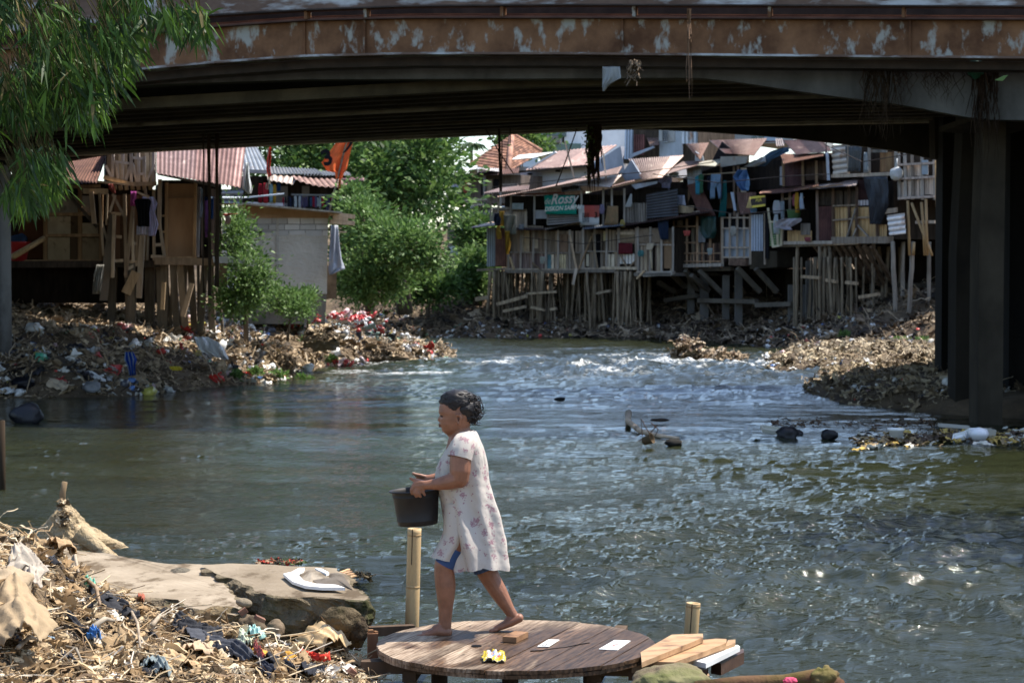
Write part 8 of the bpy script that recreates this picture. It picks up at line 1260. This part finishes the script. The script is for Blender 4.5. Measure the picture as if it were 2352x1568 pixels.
# hair
a = MB()
def hblob(cx, cy, rx, ry, rz, seed, amp=.12, fr=3): q = W(cx, cy, 0); a.blob((q.x, YW, q.z), (mm_(rx), mm_(ry), mm_(rz)), 4, amp, fr, seed)
hblob(580, 172, 105, 86, 70, 1, .12, 5); hblob(625, 215, 66, 84, 74, 2); hblob(668, 210, 38, 50, 48, 3, .5, 5); hblob(640, 262, 34, 62, 42, 4, .3, 5); hblob(668, 262, 26, 38, 38, 5, .5, 5); hblob(555, 205, 46, 82, 34, 6)
hr = a.build('hair', 'hair', pw, smooth=True); R = np.random.default_rng(8); a = MB()
for k in range(230):
    th = R.uniform(.05, math.pi-.05); x0 = R.uniform(478, 560); y0 = float(np.interp(x0, [478, 500, 530, 560], [178, 190, 226, 246]))-R.uniform(0, 26); pts = []; K = 9; ph = R.uniform(0, 6); am = R.uniform(1.5, 4)
    for j in range(K):
        s_ = j/(K-1); x = x0+(672-x0)*s_; y = y0*(1-s_)+(212+R.normal(0, 1))*s_-(38+40*(1-math.sin(th)))*math.sin(math.pi*s_)*.8; ex = (x-585)/106; ez = (y-190)/80; rr = max(0.02, 1-ex*ex-ez*ez); dy = math.copysign(86*math.sqrt(rr)+2, math.cos(th))
        if rr <= .03: dy = 20*math.cos(th)
        pts.append(W(x+am*math.sin(s_*9+ph), y+am*math.cos(s_*8+ph), dy))
    a.tube(pts, [mm_(2.1)]*K, 4, tuple([R.uniform(.4, 2.4)]*3), cap=False)
for k in range(190):
    cx, cy = R.normal(668, 19), min(300, max(160, R.normal(220, 42))); r_ = R.uniform(8, 20); t0 = R.uniform(0, 6); dy = R.normal(0, 30); K = 9; pts = [W(cx+r_*math.cos(t0+j*.55)+j*.6, cy+r_*math.sin(t0+j*.55), dy+3*j) for j in range(K)]; a.tube(pts, [mm_(R.uniform(2, 3.8))]*K, 5, tuple([R.uniform(.4, 2.2)]*3), cap=False)
for k in range(260):
    an = R.uniform(-.1, math.pi*.95); x0, z0 = 582-100*math.cos(an), 176-66*math.sin(an); dy = R.uniform(-70, 40); q_ = math.sqrt(max(.1, 1-(dy/90)**2)); x0 = 582+(x0-582)*q_; z0 = 176+(z0-176)*q_; r_ = R.uniform(4, 10); t0 = R.uniform(0, 6); a.tube([W(x0+r_*math.cos(t0+j*.6)+j*1.5, z0+r_*.5*math.sin(t0+j*.6), dy-4+j) for j in range(7)], [mm_(R.uniform(1.5, 2.6))]*7, 4, tuple([R.uniform(.4, 2.6)]*3), cap=False)
for k in range(26):
    x0, y0 = R.uniform(520, 620), R.uniform(118, 132); pts = [W(x0+j*7, y0-3*math.sin(j*.9+k)-j, R.normal(0, 2)+30*math.sin(k)) for j in range(5)]; a.tube(pts, [mm_(.6)]*5, 3, (1, 1, 1), cap=False)
for pts in ([(655, 270, -30), (672, 292, -28), (684, 288, -25), (686, 262, -22)], [(650, 280, -35), (662, 303, -30), (676, 300, -25)]): a.tube([W(*p) for p in pts], [mm_(3), mm_(2.6), mm_(2), mm_(1)][:len(pts)], 5, (1.5, 1.5, 1.5))
o = a.build('hair_strands', 'hair', hr, smooth=True)
# dress
rows = [(343, 598, 672, 58), (352, 578, 688, 88), (372, 556, 700, 128), (400, 540, 712, 158), (440, 520, 730, 164), (480, 494, 742, 160), (520, 470, 751, 158), (560, 455, 757, 158), (610, 449, 761, 156), (660, 455, 769, 154), (710, 470, 783, 156), (760, 484, 799, 160), (820, 493, 822, 168), (880, 502, 838, 176), (940, 512, 851, 184), (1000, 528, 862, 190), (1060, 546, 869, 196), (1120, 562, 875, 202), (1176, 573, 879, 206)]
ry = [r[0] for r in rows]
def dress_pt(t, cy, sh=0.0):
    xf, xb, hy = [float(np.interp(cy, ry, [r[k] for r in rows])) for k in (1, 2, 3)]; hy = hy*.92; xm = (xf+xb)/2; hx = (xb-xf)/2; c_, s_ = math.cos(t), math.sin(t); g_ = min(1, max(0.12, (cy-420)/560))
    fo = (math.sin(t*9+cy*.006+.8*math.sin(cy*.01))*.55+math.sin(t*5-cy*.004+2)*.45+float(vn(math.cos(t)*2.5, math.sin(t)*2.5, cy*.006, 4))*.8)*g_*24; fo += float(fbm(math.cos(t)*3, math.sin(t)*3, cy*.012, 3, 9))*9
    if abs(c_) > .93: fo *= .35
    x = xm+(hx+fo*abs(c_)+sh)*math.copysign(abs(c_)**.9, c_); y = (hy+fo+sh)*math.copysign(abs(s_)**.92, s_); return x, y
def hem(t): c_, s_ = math.cos(t), math.sin(t); return 1156+14*math.sin(t)-6*math.sin(t*3)-(8 if c_ > 0 else 0)+3*math.sin(t*9)
a = MB(); nu, nv = 140, 110
def dr(i, j):
    t = 2*math.pi*i; cy = 343+(hem(t)-343)*j; x, y = dress_pt(t, cy); q = W(x, cy, y); return q
a.grid(dr, nu, nv, (1, 1, 1)); 
def dri(i, j):
    t = 2*math.pi*i; cy = 343+(hem(t)-343)*j; x, y = dress_pt(t, cy, -3); return W(x, cy, y)
a.grid(dri, nu, nv, (1, 1, 1))
def rim(i, j):
    t = 2*math.pi*i; cy = hem(t); x, y = dress_pt(t, cy, -3+3*j); return W(x, cy, y)
a.grid(rim, nu, 2)
# front panel flying forward over the near knee
prow = [(760, 500, 640, 120), (860, 499, 640, 128), (940, 494, 640, 128), (1000, 468, 625, 122), (1050, 438, 604, 118), (1085, 418, 590, 118)]
def pan(i, j, sh=0):
    t = 2*math.pi*i; hemp = 1095+18*math.cos(t)+10*math.sin(t); cy = 760+(hemp-760)*j; xf, xb, hy = [float(np.interp(cy, [r[0] for r in prow], [r[k] for r in prow])) for k in (1, 2, 3)]; c_, s_ = math.cos(t), math.sin(t); fo = math.sin(t*6+cy*.01)*6*j
    return W((xf+xb)/2+((xb-xf)/2+fo*.5+sh)*c_, cy, -22+(hy+fo+sh)*math.copysign(abs(s_)**.9, s_))
a.grid(pan, 80, 40, (1, 1, 1)); a.grid(lambda i, j: pan(i, j, -3), 80, 40, (1, 1, 1))
# sleeves
for s_ in (-1, 1):
    def slv(i, j, sh=0):
        t = 2*math.pi*i; K = [0, .25, .5, .75, 1]; c3d = lambda q: np.array([np.interp(q, K, [632, 622, 612, 603, 595]), np.interp(q, K, [408, 410, 425, 455, 490]), np.interp(q, K, [60, 115, 150, 168, 176])])
        p = c3d(j); d = c3d(min(1, j+.1))-c3d(max(0, j-.1)); d /= np.linalg.norm(d); e1 = np.array([1, 0, 0])-d*d[0]; e1 /= np.linalg.norm(e1); e2 = np.cross(d, e1); r_ = np.interp(j, [0, .3, 1], [62, 68, 71])+sh+3.0*math.sin(t*8+j*3)*j+3*math.sin(t*5+1)*(1-j)
        q = p+e1*r_*math.cos(t)+e2*r_*math.sin(t); return W(q[0], q[1], s_*q[2])
    a.grid(slv, 60, 26, (1, 1, 1)); a.grid(lambda i, j: slv(i, j, -3), 60, 26, (1, 1, 1)); a.grid(lambda i, j: slv(i, 1, -3+3*j), 60, 2, (.8, .8, .8))
a.build('dress', 'dress', pw, smooth=True)
a = MB()
for (pts) in ([(560, 1020, -60, 70), (528, 1085, -61, 66), (510, 1119, -60, 64.5)], [(700, 1060, 62, 84), (728, 1130, 60, 76), (743, 1170, 58, 69)]):
    P0 = [W(*p[:3]) for p in pts]; a.tube(P0, [mm_(p[3]) for p in pts], 24, (.07, .11, .24), cap=False)
a.build('shorts', 'cloth', pw, smooth=True)
# bucket
bk = thing('bucket', W(345, 897, 0), 'black plastic bucket carried level in front of the woman', 'bucket'); top, bot = W(333, 690, 0), W(347, 892, 0); ax = (top-bot).normalized(); H_ = (top-bot).length; pr = []
for t, r_ in ((0, 0), (0, 112), (.012, 116), (.12, 119), (.13, 121), (.15, 121), (.16, 120), (.8, 134), (.81, 137), (.86, 138), (.87, 136), (.93, 139), (.94, 141), (.975, 143)): pr.append((mm_(r_), t*H_))
pr += [(mm_(153), .975*H_), (mm_(157), .985*H_), (mm_(156), 1.01*H_), (mm_(150), 1.02*H_), (mm_(142), 1.0*H_), (mm_(137), .9*H_), (mm_(112), .03*H_), (0, .03*H_)]; a = MB(); a.lathe(bot, pr, 48, axis=ax); a.build('shell', 'bucket', bk, smooth=False)
for p in bk.children[0].data.polygons: p.use_smooth = True
